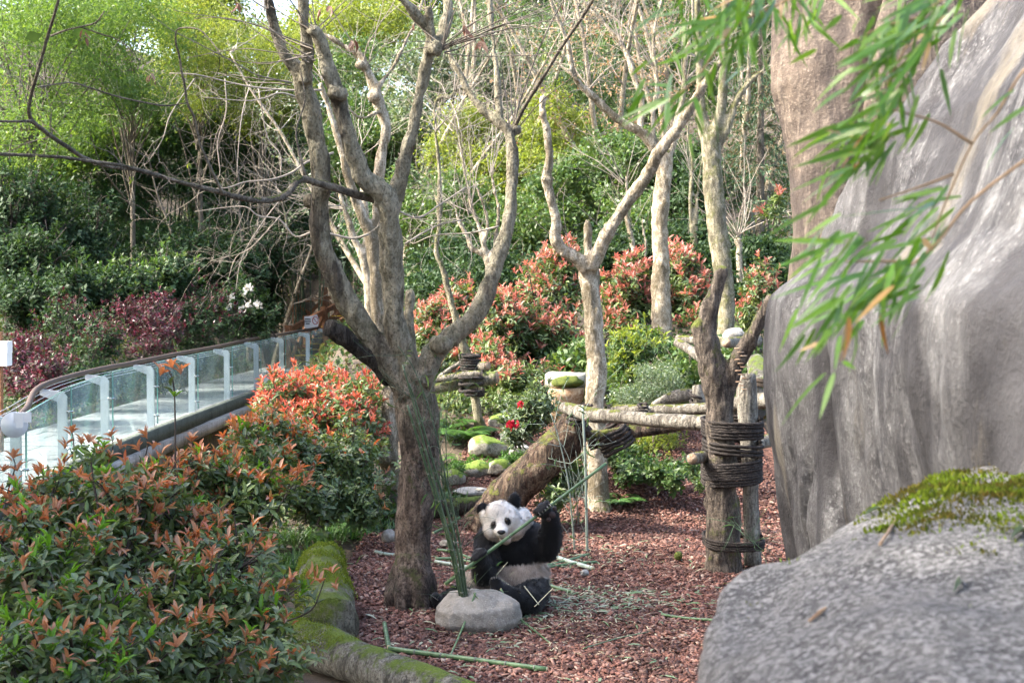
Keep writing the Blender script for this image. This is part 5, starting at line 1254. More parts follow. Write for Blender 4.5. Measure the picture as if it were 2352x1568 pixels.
SH = [('dark evergreen shrub at the left edge of the hillside', 'f_dark', [(40, 480, 36, 130, 110, 1.4), (60, 600, 34, 120, 80, 1.3)], .15, .07),
      ('dark evergreen shrub under the left end of the bamboo thicket', 'f_dark', [(170, 540, 38, 110, 110, 1.4), (190, 620, 37, 110, 70, 1.3)], .15, .07),
      ('dark green shrub over the purple bushes, left', 'f_dark', [(70, 690, 31, 100, 70, 1.1), (190, 670, 31, 90, 60, 1.1)], .13, .06),  # darker leaf colour stands in for the shade of the hill trees
      ('mid green shrub over the purple bushes, centre', 'f_mid', [(290, 670, 32, 90, 70, 1.1), (400, 640, 33, 60, 60, 1.1)], .13, .06),
      ('dark leafy shrub under the drooping twigs', 'f_dark', [(430, 600, 40, 120, 90, 1.4), (540, 620, 40, 90, 70, 1.3)], .16, .07),
      ('dark camellia-like shrub left of the wooden stairs', 'f_dark', [(600, 610, 44, 75, 90, 1.3), (590, 720, 43, 55, 60, 1.2)], .17, .08),
      ('sunlit yellow-green shrub left of the right limb', 'f_yellow', [(1060, 340, 35, 90, 100, 1.4), (1120, 420, 34, 80, 70, 1.2)], .12, .055),
      ('sunlit yellow-green shrub behind the sawn limb', 'f_yellow', [(1260, 310, 35, 90, 90, 1.4), (1230, 410, 34, 80, 80, 1.2)], .12, .055),
      ('mid green shrub low behind the sawn limb', 'f_mid', [(1230, 500, 31, 100, 80, 1.2), (1320, 440, 32, 90, 90, 1.2)], .12, .055),
      ('mid green shrub behind the right limb\'s bend', 'f_mid', [(1060, 490, 32, 90, 90, 1.2), (960, 470, 34, 80, 90, 1.2)], .12, .055),
      ('dark shrub in the gap under the right limb', 'f_dark', [(1060, 620, 29, 110, 70, 1.0), (960, 680, 28, 80, 60, 1.0)], .13, .06),
      ('mid green shrub left of the straight pale trunk', 'f_mid', [(1430, 400, 31, 90, 100, 1.2), (1460, 520, 29, 80, 70, 1.0)], .12, .055),
      ('dark shrub between the straight trunk and the mossy trunk', 'f_dark', [(1580, 430, 30, 70, 110, 1.2), (1580, 560, 28, 70, 60, 1.0)], .12, .055),
      ('dark shrub under the conifer beside the rock', 'f_dark', [(1740, 620, 27, 80, 80, 1.0), (1700, 720, 25, 70, 60, .9)], .12, .06),
      ('grey-green leafy tree at the top centre of the slope', 'f_grey', [(1040, 130, 42, 110, 110, 1.8), (960, 200, 42, 90, 100, 1.6), (1180, 160, 42, 90, 80, 1.6)], .16, .075),
      ('mid green tree up the slope between the two left limbs', 'f_mid', [(840, 330, 44, 100, 120, 1.8), (820, 180, 46, 90, 90, 1.8)], .15, .07),
      ('pale green tree at the upper edge behind the forked limbs', 'f_yellow', [(780, 60, 52, 110, 80, 2.0), (900, 60, 52, 90, 70, 2.0)], .17, .06),
      ('mid green tree at the top right behind the bamboo sprays', 'f_mid', [(1480, 170, 42, 110, 130, 1.8), (1640, 150, 42, 100, 130, 1.8), (1720, 60, 43, 90, 100, 1.6)], .15, .07)]
for i, (lab, mat, bl, L, W) in enumerate(SH):
    tall = 'tree' in lab.split(' ')[:5]
    if i in (0, 1, 2, 3, 4, 5):
        b_ = B(*bl); photinia('shrub', lab, 'shrub', (b_[0][0][0], b_[0][0][1], zg(b_[0][0][0], b_[0][0][1])), b_, 1300, L * 1.05, mat, 'f_dark', .6, 300 + i, T=T_DIA, Wd=.45, k=7); continue
    crown('tree' if tall else 'shrub', lab, 'tree' if tall else 'shrub', B(*bl), 13000, L, W, mat, 300 + i, .1, .2, T_DIA, nclump=34, partname='crown' if tall else 'foliage', tr=.07)
for i, (lab, mat, bl) in enumerate([
      ('low dark thicket on the bank behind the pink photinia left of the forked tree', 'f_dark', [(1130, 640, 27, 120, 60, 1.0), (1000, 690, 26, 90, 60, .9)]),
      ('low dark thicket on the bank behind the forked tree', 'f_dark', [(1330, 620, 27.5, 110, 60, 1.0), (1420, 590, 28, 90, 60, 1.0)]),
      ('low dark thicket on the bank behind the straight trunk', 'f_dark', [(1530, 600, 28, 100, 60, 1.0), (1640, 620, 27, 90, 70, 1.0)]),
      ('dark ferny scrub right of the wooden stairs', 'f_dark', [(860, 790, 38, 70, 55, 1.0), (900, 720, 36, 90, 70, 1.2), (870, 680, 50, 60, 70, 1.2)]),
      ('dark scrub between the walkway end and the main trunk', 'f_dark', [(850, 840, 30, 60, 55, .9), (900, 800, 27, 60, 60, .9), (825, 790, 37, 50, 50, .9)]),
      ('dark overhanging shrub above the stairs', 'f_dark', [(690, 575, 53, 80, 60, 1.2), (820, 570, 53, 80, 60, 1.2)]),
      ('green scrub on the bank between the rope-bound logs and the forked tree', 'f_mid', [(1220, 930, 20.6, 90, 40, .7), (1330, 850, 21, 60, 60, .7)]),
      ('green scrub behind the crossbar logs beside the mossy trunk', 'f_mid', [(1590, 880, 20.5, 60, 50, .6), (1700, 860, 20, 50, 60, .6), (1560, 820, 21.5, 50, 40, .6)])]):
    crown('shrub', lab, 'shrub', B(*bl), 9000, .12, .055, mat, 360 + i, .0, .22, T_DIA, nclump=34, partname='foliage', tr=.04)
# conifer beside the rock
cf = at(1745, 650, 29); cf[2] = zg(cf[0], cf[1]); o = thing('conifer', 'drooping dark conifer with some brown sprays beside the rock', 'tree', cf); rg = np.random.default_rng(9)
MB().tube([cf, cf + (0, 0, 3), cf + (0, 0, 6)], [.10, .07, .02], 8, 3).build('trunk', M['bark_branch'], o, cf)
PP = []; DD = []
for k in range(130):
    z = rg.uniform(.4, 6); a = rg.uniform(0, 6.28); ln = (1.9 - z * .25) * rg.uniform(.6, 1)
    s = np.linspace(.15, 1, 30); q = cf + np.stack((np.cos(a) * s * ln, np.sin(a) * s * ln, z - .35 * s ** 2 * ln), 1)
    for j in range(3): PP.append(q + rg.normal(0, .04, q.shape)); DD.append(np.tile((math.cos(a) * .6, math.sin(a) * .6, -.5), (30, 1)) + rg.normal(0, .5, (30, 3)))
PP = np.concatenate(PP); DD = np.concatenate(DD); V, F = scatter(T_DIA, PP, DD, rdir(len(PP), rg, 1), .13, .022); part('crown', V, F, M['f_conifer'], o, cf, kind='stuff')
# purple bushes behind the walkway
for i, (lab, bl) in enumerate([('dark maroon bush behind the walkway, nearest the left edge', [(40, 830, 24, 70, 60, .8), (90, 860, 23, 60, 50, .7)]),
        ('dark maroon bush behind the walkway, under the left green shrub', [(150, 760, 28, 90, 60, .9), (210, 800, 27, 80, 60, .8)]),
        ('crimson-topped maroon bush behind the walkway, middle', [(330, 730, 30, 100, 50, .9), (330, 790, 29, 100, 50, .8)]),
        ('maroon bush behind the walkway with sprays reaching right', [(440, 720, 32, 90, 45, .9), (480, 765, 32, 80, 40, .8)])]):
    bl = bl + [(q[0] + 30, q[1] - 30, q[2] + .5, q[3] * .8, q[4] * .9, q[5]) for q in bl]; b_ = B(*bl); photinia('shrub', lab, 'shrub', (b_[0][0][0], b_[0][0][1], zg(b_[0][0][0], b_[0][0][1])), b_, 620, .085, 'f_maroon', 'f_dark' if i % 2 else 'f_maroon', .75, 400 + i, T=T_DIA, Wd=.5, k=6, fill=.5)
crown('shrub', 'low dark leafy planting along the far walkway edge, left', 'shrub', B((130, 900, 24.5, 90, 45, .5), (240, 880, 27, 80, 40, .5)), 7000, .11, .035, 'f_dark', 420, -.3, .25, T_DIA, limbs=False, partname='foliage')
crown('shrub', 'low dark leafy planting along the far walkway edge, right', 'shrub', B((370, 850, 31, 90, 40, .5), (490, 825, 36, 80, 35, .5)), 7000, .11, .035, 'f_dark', 421, -.3, .25, T_DIA, limbs=False, partname='foliage')
# rhododendron with white flowers
rb = B((550, 700, 35, 70, 65, .9), (590, 740, 35, 50, 40, .8))
o = photinia('rhododendron', 'rhododendron with white flower heads behind the walkway', 'shrub', (rb[0][0][0], rb[0][0][1], .2), rb, 260, .16, 'f_dark', 'f_dark', .3, 430, T=T_LEAF, Wd=.28)
rg = np.random.default_rng(3); b = np.array(o.location)
for (u, v) in ((483, 690), (495, 705), (488, 712), (530, 682), (566, 665), (575, 662), (570, 700), (592, 700), (555, 715), (527, 704), (492, 698)):
    c = at(u, v, 34.0); P = c + rg.normal(0, .035, (16, 3)); V, F = scatter(T_LEAF, P, rdir(16, rg, .4), rdir(16, rg), .09, .08); part('flower', V, F, M['white_petal'], o, b)
# --- red hedge on the bank
photinia('photinia_shrub', 'tall pink-red photinia behind the forked tree, highest of the hedge', 'shrub', at(1265, 800, 22), B((1270, 690, 22.4, 75, 110, .8), (1250, 780, 21.8, 80, 80, .7), (1290, 600, 22.6, 40, 50, .5)), 1300, .11, 'f_pink', 'f_photgreen', .9, 501, T=T_LEAF)
photinia('photinia_shrub', 'pink-red photinia left of the forked tree beneath the right limb', 'shrub', at(1140, 840, 21), B((1160, 740, 21.6, 90, 75, .8), (1130, 830, 21, 90, 70, .7), (1180, 870, 20.4, 80, 50, .6)), 1300, .11, 'f_pink', 'f_photgreen', .75, 502, T=T_LEAF)
photinia('photinia_shrub', 'pink-red photinia just right of the main tree trunk', 'shrub', at(1010, 820, 21.5), B((1000, 760, 22, 60, 70, .7), (1050, 700, 22.6, 45, 60, .6), (1020, 840, 21, 60, 50, .6)), 900, .11, 'f_pink', 'f_photgreen', .8, 503, T=T_LEAF)
photinia('photinia_shrub', 'pink-red photinia left of the straight trunk', 'shrub', at(1440, 790, 24.5), B((1440, 680, 24.6, 60, 80, .8), (1450, 610, 25, 40, 35, .6), (1430, 770, 24, 60, 60, .6)), 950, .12, 'f_pink', 'f_photgreen', .92, 504, T=T_LEAF)
photinia('photinia_shrub', 'pink-red photinia between the straight trunk and the stump', 'shrub', at(1580, 780, 24.5), B((1575, 680, 24.8, 55, 85, .8), (1560, 600, 25, 40, 40, .6), (1600, 770, 24, 50, 50, .6)), 950, .12, 'f_pink', 'f_photgreen', .92, 505, T=T_LEAF)
photinia('photinia_shrub', 'sparse red-tipped photinia beside the tall rock', 'shrub', at(1740, 720, 23), B((1745, 660, 23, 50, 70, .7), (1720, 730, 22.6, 50, 50, .6), (1780, 480, 23, 30, 40, .5)), 420, .11, 'f_pink', 'f_photgreen', .5, 506, T=T_LEAF)
photinia('shrub', 'dark green leafy shrub on the bank above the mossy rocks', 'shrub', at(1170, 960, 19.8), B((1180, 920, 20, 80, 40, .6), (1230, 880, 20.2, 60, 45, .6), (1060, 920, 20, 60, 40, .6)), 520, .09, 'f_photgreen', 'f_photgreen', .2, 507, T=T_LEAF)
photinia('shrub', 'bright yellow-green leafy shrub right of the forked tree', 'shrub', at(1450, 930, 18.8), B((1440, 820, 19.2, 60, 70, .6), (1480, 790, 19.6, 45, 45, .5), (1430, 880, 18.8, 45, 40, .5)), 430, .10, 'f_yellow', 'f_mid', .7, 508, T=T_LEAF)
crown('shrub', 'fine-leaved pale green bush behind the crossbar logs', 'shrub', B((1500, 880, 18.2, 60, 42, .5), (1460, 915, 17.8, 50, 30, .4)), 8000, .04, .016, 'f_grey', 509, 0, .25, T_DIA, limbs=True, tr=.02, partname='foliage')
# --- mid-left photinia mass
photinia('photinia_shrub', 'sunlit red-topped photinia between the walkway and the main trunk', 'shrub', at(720, 1060, 16.5), B((730, 922, 17, 110, 70, .9), (650, 930, 16.6, 75, 75, .7), (810, 925, 16.6, 75, 70, .8), (720, 990, 16, 120, 80, .8), (840, 980, 16.2, 50, 70, .6)), 2100, .085, 'f_red', 'f_photgreen', .9, 520, 120)
photinia('photinia_shrub', 'orange-red photinia in front of the mossy retaining wall', 'shrub', at(590, 1180, 14.5), B((610, 1010, 14.6, 80, 75, .7), (560, 1060, 14, 70, 60, .6), (640, 1100, 14, 80, 70, .6)), 1200, .085, 'f_orange', 'f_photgreen', .6, 521, 120)
photinia('shrub', 'dense grey-green small-leaved shrub left of the main trunk', 'shrub', at(800, 1200, 14.5), B((800, 1060, 15, 80, 90, .7), (740, 1130, 14.4, 80, 70, .6), (830, 1150, 14.6, 50, 50, .5), (690, 1060, 14.8, 70, 60, .6)), 1700, .07, 'f_orange', 'f_photgreen', .10, 522, 120, Wd=.45)
# --- foreground photinia thicket
photinia('photinia_shrub', 'orange-leaved photinia in front of the glass railing, lower left', 'shrub', at(180, 1400, 8.4) * (1, 1, 0), B((150, 1140, 8.8, 120, 80, .5), (310, 1120, 8.6, 100, 85, .5), (60, 1240, 8.3, 120, 90, .6), (250, 1240, 8.1, 130, 100, .6), (200, 1050, 8.9, 50, 60, .3)), 760, .078, 'f_orange', 'f_photgreen', .62, 530, 290, lime=.2, fill=.25, k=6)
photinia('photinia_shrub', 'orange-leaved photinia reaching right toward the retaining wall', 'shrub', at(470, 1300, 9) * (1, 1, 0), B((470, 1100, 9.4, 110, 80, .5), (390, 1170, 8.8, 110, 90, .5), (570, 1150, 9.2, 110, 90, .5), (470, 1260, 8.6, 150, 90, .6), (590, 1030, 10.5, 80, 60, .4)), 780, .078, 'f_orange', 'f_photgreen', .52, 531, 290, lime=.10, fill=.25, k=6)
photinia('photinia_shrub', 'green-tipped photinia in the near bottom left corner', 'shrub', at(120, 1550, 6.6) * (1, 1, 0), B((90, 1330, 7.2, 150, 100, .5), (180, 1420, 6.8, 180, 100, .5), (100, 1530, 6.4, 200, 100, .5)), 640, .075, 'f_orange', 'f_photgreen', .45, 532, 290, lime=.55, fill=.4, k=6)
photinia('photinia_shrub', 'dark-leaved photinia at the bottom with orange shoots near the mossy log', 'shrub', at(480, 1550, 7.2) * (1, 1, 0), B((430, 1370, 7.8, 140, 90, .5), (560, 1390, 7.9, 110, 90, .5), (400, 1510, 7.0, 190, 100, .5), (600, 1500, 7.6, 110, 90, .5)), 740, .08, 'f_orange', 'f_photgreen', .34, 533, 290, lime=.14, fill=.4, k=6)
# tall single sprigs
def sprig(label, spec, D, tips, seed):
    P, R = limb(spec, D, D); o = thing('photinia_sprig', label, 'plant', P[0]); MB().tube(P, R, 6, 4).build('stem', M['stem_dark'], o, P[0]); rg = np.random.default_rng(seed)
    for (u, v, k, L, m) in tips:
        g = rosette(at(u, v, D)[None], nrm(np.array([[rg.normal(0, .3), rg.normal(0, .3), 1]])), k, 25, 65, L * .7, L, .34, rg); leaf_parts(o, P[0], m, *g)
sprig('tall lone shoot with an orange leaf tuft in front of the walkway', [(395, 1180, 6), (402, 1080, 5), (402, 950, 4), (398, 880, 4), (388, 850, 3)], 8.8, [(370, 850, 6, .1, 'f_orange'), (395, 842, 6, .1, 'f_orange'), (415, 850, 6, .09, 'f_orange'), (392, 885, 4, .1, 'f_photgreen'), (400, 905, 3, .1, 'f_lime')], 1)
sprig('orange shoot leaning over the mossy log', [(600, 1440, 5), (660, 1425, 4), (715, 1400, 4), (735, 1360, 3), (748, 1320, 2)], 8.9, [(735, 1330, 5, .085, 'f_orange'), (762, 1310, 5, .075, 'f_orange'), (772, 1345, 4, .075, 'f_orange'), (722, 1375, 4, .10, 'f_photgreen'), (700, 1400, 4, .09, 'f_photgreen')], 2)
sprig('dark upright shoot with lime tips above the lower left bush', [(235, 1330, 7), (230, 1200, 6), (215, 1110, 5), (208, 1050, 4)], 8.2, [(205, 1010, 6, .08, 'f_orange'), (235, 1020, 6, .07, 'f_lime'), (215, 1060, 5, .09, 'f_photgreen'), (240, 1080, 6, .08, 'f_lime')], 3)
SP = [('orange shoot rising at the left edge before the railing', 30, 1050, 9.0), ('orange shoot rising before the second railing post', 165, 990, 9.2), ('copper shoot rising before the third railing post', 255, 1000, 9.3), ('copper shoot rising just left of the tall lone shoot', 335, 1000, 9.4), ('orange shoot rising before the near pane at the far left', 95, 1075, 8.8), ('red shoot leaning toward the mossy retaining wall', 470, 1035, 9.8), ('copper shoot standing out right of the retaining wall', 545, 985, 11.0), ('orange shoot sticking up right of the tall lone shoot', 440, 1010, 9.6)]
for i, (lab, u, v, D) in enumerate(SP):
    r_ = np.random.default_rng(900 + i); du = r_.uniform(-25, 25)
    sprig(lab, [(u + du, v + 170, 5), (u + du * .6, v + 90, 4), (u + 4, v + 25, 3), (u, v, 2)], D, [(u, v, 7, .085, 'f_orange'), (u + r_.uniform(8, 22), v + 22, 6, .08, 'f_orange'), (u - r_.uniform(8, 24), v + 30, 6, .08, 'f_orange'), (u + du * .4, v + 60, 4, .09, 'f_photgreen'), (u + du * .6 + 14, v + 85, 4, .09, 'f_photgreen')], 920 + i)
# --- ground plants
def grass_tuft(label, u, v, n, L, seed, mat='f_grass', D=None, spread=.16, W=.010, up=.9):
    rg = np.random.default_rng(seed); c = gpix(u, v) if D is None else at(u, v, D); o = thing('grass_tuft', label, 'grass', c)
    m = []; P0 = c + np.concatenate((rg.normal(0, spread, (n, 2)), np.zeros((n, 1))), 1)
    d = nrm(np.concatenate((rg.normal(0, .6, (n, 2)), np.full((n, 1), up)), 1)); LL = L * rg.uniform(.6, 1.1, n); S = nrm(np.cross(d, (0, 0, 1.)) + 1e-6)
    Vs = []; 
    for t_ in (0, .35, .7, 1.0):
        q = P0 + d * (LL * t_)[:, None] - np.array((0, 0, 1.)) * (LL * .55 * t_ ** 2.2)[:, None]; w = W * (1 - t_ * .9)
        Vs += [q - S * w, q + S * w]
    V = np.stack(Vs, 1); F = np.array([(0, 1, 3, 2), (2, 3, 5, 4), (4, 5, 7, 6)]); F = (F[None] + (np.arange(n) * 8)[:, None, None]).reshape(-1, 4)
    part('blades', V.reshape(-1, 3), F, M[mat], o, c, kind='stuff')
for i, (lab, u, v, n, L) in enumerate([('long grass tuft drooping over the left side of the mossy log', 690, 1300, 260, .42), ('grass tuft behind the far end of the mossy log', 735, 1240, 240, .4), ('grass tuft at the back of the bark floor left of the trunk', 800, 1225, 240, .36), ('grass tuft under the small-leaved shrub', 850, 1210, 180, .3), ('pale grass tuft left of the mossy log', 640, 1250, 240, .4), ('grass tuft beside the wet slab', 1055, 1140, 160, .22), ('grass tuft at the foot of the mossy bank', 1020, 1150, 140, .2)]):
    grass_tuft(lab, u, v, n, L, 600 + i)
def fern(label, u, v, n, L, seed, D=None, mat='f_fern'):
    rg = np.random.default_rng(seed); c = gpix(u, v) if D is None else at(u, v, D); o = thing('fern', label, 'fern', c)
    for k in range(n):
        a = 2.4 * k + rg.normal(0, .3); ln = L * rg.uniform(.7, 1.1); s = np.linspace(.08, 1, 22)
        h = np.array((math.cos(a), math.sin(a), 0)); q = c + h[None] * (s * ln * .75)[:, None] + np.array((0, 0, 1.)) * (ln * (.75 * s - .6 * s ** 2))[:, None]
        side = np.array((-math.sin(a), math.cos(a), 0)); w = ln * .30 * np.sin(np.pi * np.clip(s * .88 + .1, 0, 1))
        P = np.repeat(q, 2, 0); sg_ = np.tile([1, -1], 22)[:, None]; D_ = side[None] * sg_ + h[None] * .35 + np.array((0, 0, -.15))
        V, F = scatter(T_NARROW, P, D_, np.tile((0, 0, 1.), (44, 1)), np.repeat(w, 2), ln * .045); part('frond', V, F, M[mat], o, c)
for i, (lab, u, v, n, L, mt_) in enumerate([('bright green fern on the bank right of the trunk', 1062, 1010, 14, .7, 'f_fern'), ('smaller fern left of the bright green one', 1035, 985, 10, .5, 'f_fern'), ('fern beside the base of the forked tree', 1420, 1160, 9, .45, 'f_grass'), ('dark fern left of the main trunk above the grass', 878, 1185, 9, .5, 'f_grass'), ('fern under the shrubs left of the mossy log', 650, 1330, 9, .5, 'f_grass'), ('fern by the corner of the mossy logs', 700, 1420, 8, .4, 'f_grass'), ('fern on the mossy bank below the flowers', 1150, 1040, 8, .35, 'f_fern'), ('fern against the retaining wall', 520, 1180, 8, .6, 'f_fern'), ('pale fern between the bank rocks', 1010, 1060, 8, .35, 'f_fern')]):
    fern(lab, u, v, n, L, 640 + i, mat=mt_)
photinia('ground_plant', 'leafy green undergrowth below the crossbar logs', 'plant', gpix(1480, 1100), B((1480, 1070, 17.0, 80, 34, .4), (1540, 1085, 16.6, 50, 26, .3), (1430, 1050, 17.2, 50, 40, .4)), 380, .075, 'f_mid', 'f_mid', .5, 660, Wd=.5)
photinia('ground_plant', 'yellow-green ground plant glowing behind the crossbar logs', 'plant', gpix(1500, 1020), B((1500, 1015, 18.4, 80, 26, .4), (1420, 1010, 18.4, 40, 26, .4)), 300, .06, 'f_yellow', 'f_yellow', .7, 661)
photinia('ground_plant', 'dark leafy plant between the leaning log and the forked tree', 'plant', gpix(1290, 1180), B((1280, 1120, 15.9, 40, 60, .35), (1320, 1080, 16, 30, 60, .3)), 220, .08, 'f_photgreen', 'f_photgreen', .3, 662)
photinia('ground_plant', 'small leafy plant at the left foot of the roped stump', 'plant', gpix(1610, 1110), B((1612, 1100, 15, 22, 22, .2), (1600, 1075, 15.4, 20, 22, .2)), 70, .07, 'f_mid', 'f_mid', .5, 663)
photinia('ground_plant', 'mossy green seedlings between the bank rocks', 'plant', gpix(1120, 1060), B((1125, 1062, 17.8, 60, 14, .4), (1060, 1070, 17.6, 40, 14, .3), (1180, 1050, 17.8, 40, 20, .3)), 260, .045, 'f_fern', 'f_fern', .6, 664)
photinia('ground_plant', 'tiny green weeds at the foot of the main trunk', 'plant', gpix(905, 1395), B((908, 1390, 11.95, 12, 6, .06)), 14, .04, 'f_fern', 'f_fern', .6, 665)
# camellia with pink flowers by the leaning log
cb = B((1210, 960, 17.2, 50, 50, .4), (1240, 930, 17.0, 40, 50, .35), (1185, 1000, 17.2, 35, 30, .3))
o = photinia('camellia', 'camellia with pink blooms above the leaning log', 'shrub', gpix(1205, 1040), cb, 260, .085, 'f_grey', 'f_grey', .4, 670); b = np.array(o.location); rg = np.random.default_rng(8)
for (u, v) in ((1172, 972), (1180, 980), (1192, 976), (1173, 978), (1196, 930)):
    c = at(u, v, 16.6); V, F = scatter(T_LEAF, c + rg.normal(0, .012, (14, 3)), rdir(14, rg, .3), rdir(14, rg), .045, .045); part('flower', V, F, M['red_petal'], o, b)
# --- trees left of the view, out of the frame: they shade the foreground
for i, (x, y, z, r, h) in enumerate([(-8.4, 0.2, 6.6, 3.0, 3.6), (-8.4, 5.6, 6.4, 2.9, 3.6), (-8.8, 11.2, 5.7, 2.6, 3.3)]):
    crown('tree', ['broad leafy tree behind the viewer\'s left shoulder', 'broad leafy tree left of the viewer', 'broad leafy tree left of the lower left photinia'][i], 'tree', [(np.array((x, y, z)), np.array((r, r, h)))], 15000, .26, .15, 'f_mid', 700 + i, 0, .25, T_DIA, tr=.16, base=np.array((x, y, zg(x, y))), nclump=60)
# low undergrowth hiding the soil of the bank and the slope
rg = np.random.default_rng(55); n = 120000
y = 15.5 + 56 * rg.random(n) ** 1.25; x = rg.uniform(-.42, .30, n) * y
bare = in_mulch(x, y) | ((x > xn(y) - 2.4) & (x < xn(y) + .35)); cl = fbm(np.stack((x, y, x * 0), 1), .9, 3, 4)
k = ~bare & (cl > -.55); x, y, cl = x[k], y[k], cl[k]; n = len(x); sc = .6 + .03 * y
P = np.stack((x, y, gh(x, y) - .04 + rg.random(n) * np.clip(.25 + cl * .3, .05, .6) * sc * .6), 1)
V, F = scatter(T_DIA, P, rdir(n, rg, .25), rdir(n, rg, .9), rg.uniform(.05, .12, n) * sc, rg.uniform(.02, .05, n) * sc)
M['f_under'] = mat_leaf('undergrowth', [(.05, .09, .03), (.07, .13, .035), (.04, .07, .03), (.10, .15, .05), (.13, .09, .05), (.06, .10, .05)], .55, .25, None, .2)
tag(part('undergrowth', V, F, M['f_under']), 'low green undergrowth covering the soil of the bank and slope', 'undergrowth', kind='stuff')
# ---------------------------------------------------------------- the giant panda
BLK, WHT, TAN = np.array((.008, .008, .010)), np.array((.86, .80, .73)), np.array((.52, .42, .35))
pz = lambda u, v, D: at(u, v, D)
prim = []                                    # (kind, data, colour)
def E(c, r, col): prim.append(('e', (c, np.array(r)), col))
def Cp(nodes, col):
    for (u, v, D, r), (u2, v2, D2, r2) in zip(nodes[:-1], nodes[1:]): prim.append(('c', (at(u, v, D), at(u2, v2, D2), r, r2), col))
E(pz(1190, 1320, 12.06), (.255, .25, .23), TAN)
E(pz(1182, 1360, 12.02), (.265, .27, .13), TAN)
E(pz(1184, 1262, 12.02), (.235, .20, .19), BLK)
Cp([(1122, 1243, 11.98, .12), (1228, 1234, 12.02, .125)], BLK)
E(pz(1190, 1196, 12.0), (.125, .12, .12), WHT)
E(pz(1154, 1198, 11.87), (.155, .155, .158), WHT)
E(pz(1147, 1180, 11.85), (.12, .12, .11), WHT)
E(pz(1133, 1214, 11.83), (.088, .09, .085), WHT); E(pz(1180, 1211, 11.86), (.092, .095, .095), WHT)
E(pz(1150, 1219, 11.72), (.064, .085, .052), WHT); E(pz(1160, 1236, 11.75), (.048, .055, .035), WHT)
E(pz(1148, 1208, 11.75), (.045, .07, .05), WHT)
E(pz(1108, 1170, 11.93), (.052, .03, .066), BLK); E(pz(1182, 1149, 11.95), (.050, .03, .072), BLK)
Cp([(1115, 1186, 11.9, .05), (1128, 1192, 11.88, .08)], WHT)
Cp([(1222, 1234, 12.02, .125), (1240, 1252, 11.96, .118), (1257, 1258, 11.92, .100), (1266, 1225, 11.87, .092), (1267, 1200, 11.84, .080), (1262, 1182, 11.82, .072)], BLK)
Cp([(1122, 1250, 11.95, .115), (1116, 1285, 11.83, .105), (1113, 1316, 11.74, .092), (1107, 1300, 11.66, .078), (1102, 1284, 11.60, .065)], BLK)
Cp([(1150, 1345, 11.98, .16), (1086, 1343, 11.85, .115)], TAN)
Cp([(1080, 1350, 11.83, .095), (1045, 1366, 11.78, .070), (1012, 1380, 11.74, .058)], BLK)
Cp([(1008, 1386, 11.72, .050), (1000, 1372, 11.66, .048)], BLK)
Cp([(1228, 1352, 11.95, .13), (1212, 1378, 11.68, .115), (1178, 1372, 11.55, .085), (1146, 1352, 11.49, .062), (1138, 1336, 11.48, .052)], BLK)
POLE0, POLE1 = (1022, 1341, 11.44), (1392, 1064, 11.86)
pA, pB = at(*POLE0), at(*POLE1); pd = nrm(pB - pA)
pole_at = lambda u: pA + (pB - pA) * (u - POLE0[0]) / (POLE1[0] - POLE0[0])
back = np.array((0, 1., 0)); back = nrm(back - pd * np.dot(back, pd)); perp = np.cross(pd, back); perp = perp if perp[2] > 0 else -perp
claws = []
def grip(u, n=5, s0=-.05, s1=.05, root=None, cl=True):
    for k, s in enumerate(np.linspace(s0, s1, n)):
        c = pole_at(u) + pd * s; sp = pd * (s * .15)
        q = [root * .45 + (c + perp * .02 + back * .04) * .55, c + perp * .024 + back * .034 + sp, c + perp * .040 - back * .004 + sp, c + perp * .014 - back * .034 + sp]
        f_ = (.9, 1.0, 1.05, 1.0, .85)[k]
        for a, b_, r1, r2 in zip(q[:-1], q[1:], (.030, .0225 * f_, .021 * f_), (.0225 * f_, .021 * f_, .0165 * f_)): prim.append(('c', (a, b_, r1, r2), BLK))
        if cl: claws.append((q[3] - back * .010, nrm(q[3] - q[2]) - perp * .3))
    prim.append(('c', (root, pole_at(u) + perp * .012 + back * .045, .058, .046), BLK))
grip(1246, root=at(1260, 1184, 11.80)); grip(1101, root=at(1102, 1286, 11.58), cl=False)
E(pz(1101, 1271, 11.57), (.062, .055, .046), BLK); E(pz(1248, 1164, 11.80), (.055, .045, .045), BLK)
for k in range(4):                            # toes of the two feet
    a = at(994 + k * 5, 1368 + k * 3.5, 11.63); prim.append(('c', (at(1001, 1374, 11.66), a, .03, .020), BLK)); claws.append((a + (-.012, -.014, .008), np.array((-.4, -.5, .5))))
    a = at(1130 + k * 5.5, 1331 - (k % 3), 11.45); prim.append(('c', (at(1138, 1336, 11.48), a, .03, .019), BLK)); claws.append((a + (0, -.012, .012), np.array((-.1, -.5, .7))))
m = MB()
for kind, d, col in prim:
    if kind == 'e': m.add(*ellipsoid_geo(d[0], d[1], None, 28, 18))
    else:
        a, b_, r1, r2 = d; m.tube([a, a * .5 + b_ * .5, b_], [r1, (r1 + r2) / 2, r2], 18, 3); m.add(*ellipsoid_geo(a, (r1,) * 3, None, 16, 10)); m.add(*ellipsoid_geo(b_, (r2,) * 3, None, 16, 10))
pme = remesh(np.concatenate(m.V), m.F, .0105, 7, .5)
V = mco(pme); N = mno(pme)
V = V + N * (fbm(V, 9, 3, 4) * .006 + fbm(V * (1, 1, .5), 40, 2, 6) * .0022)[:, None]; setco(pme, V)
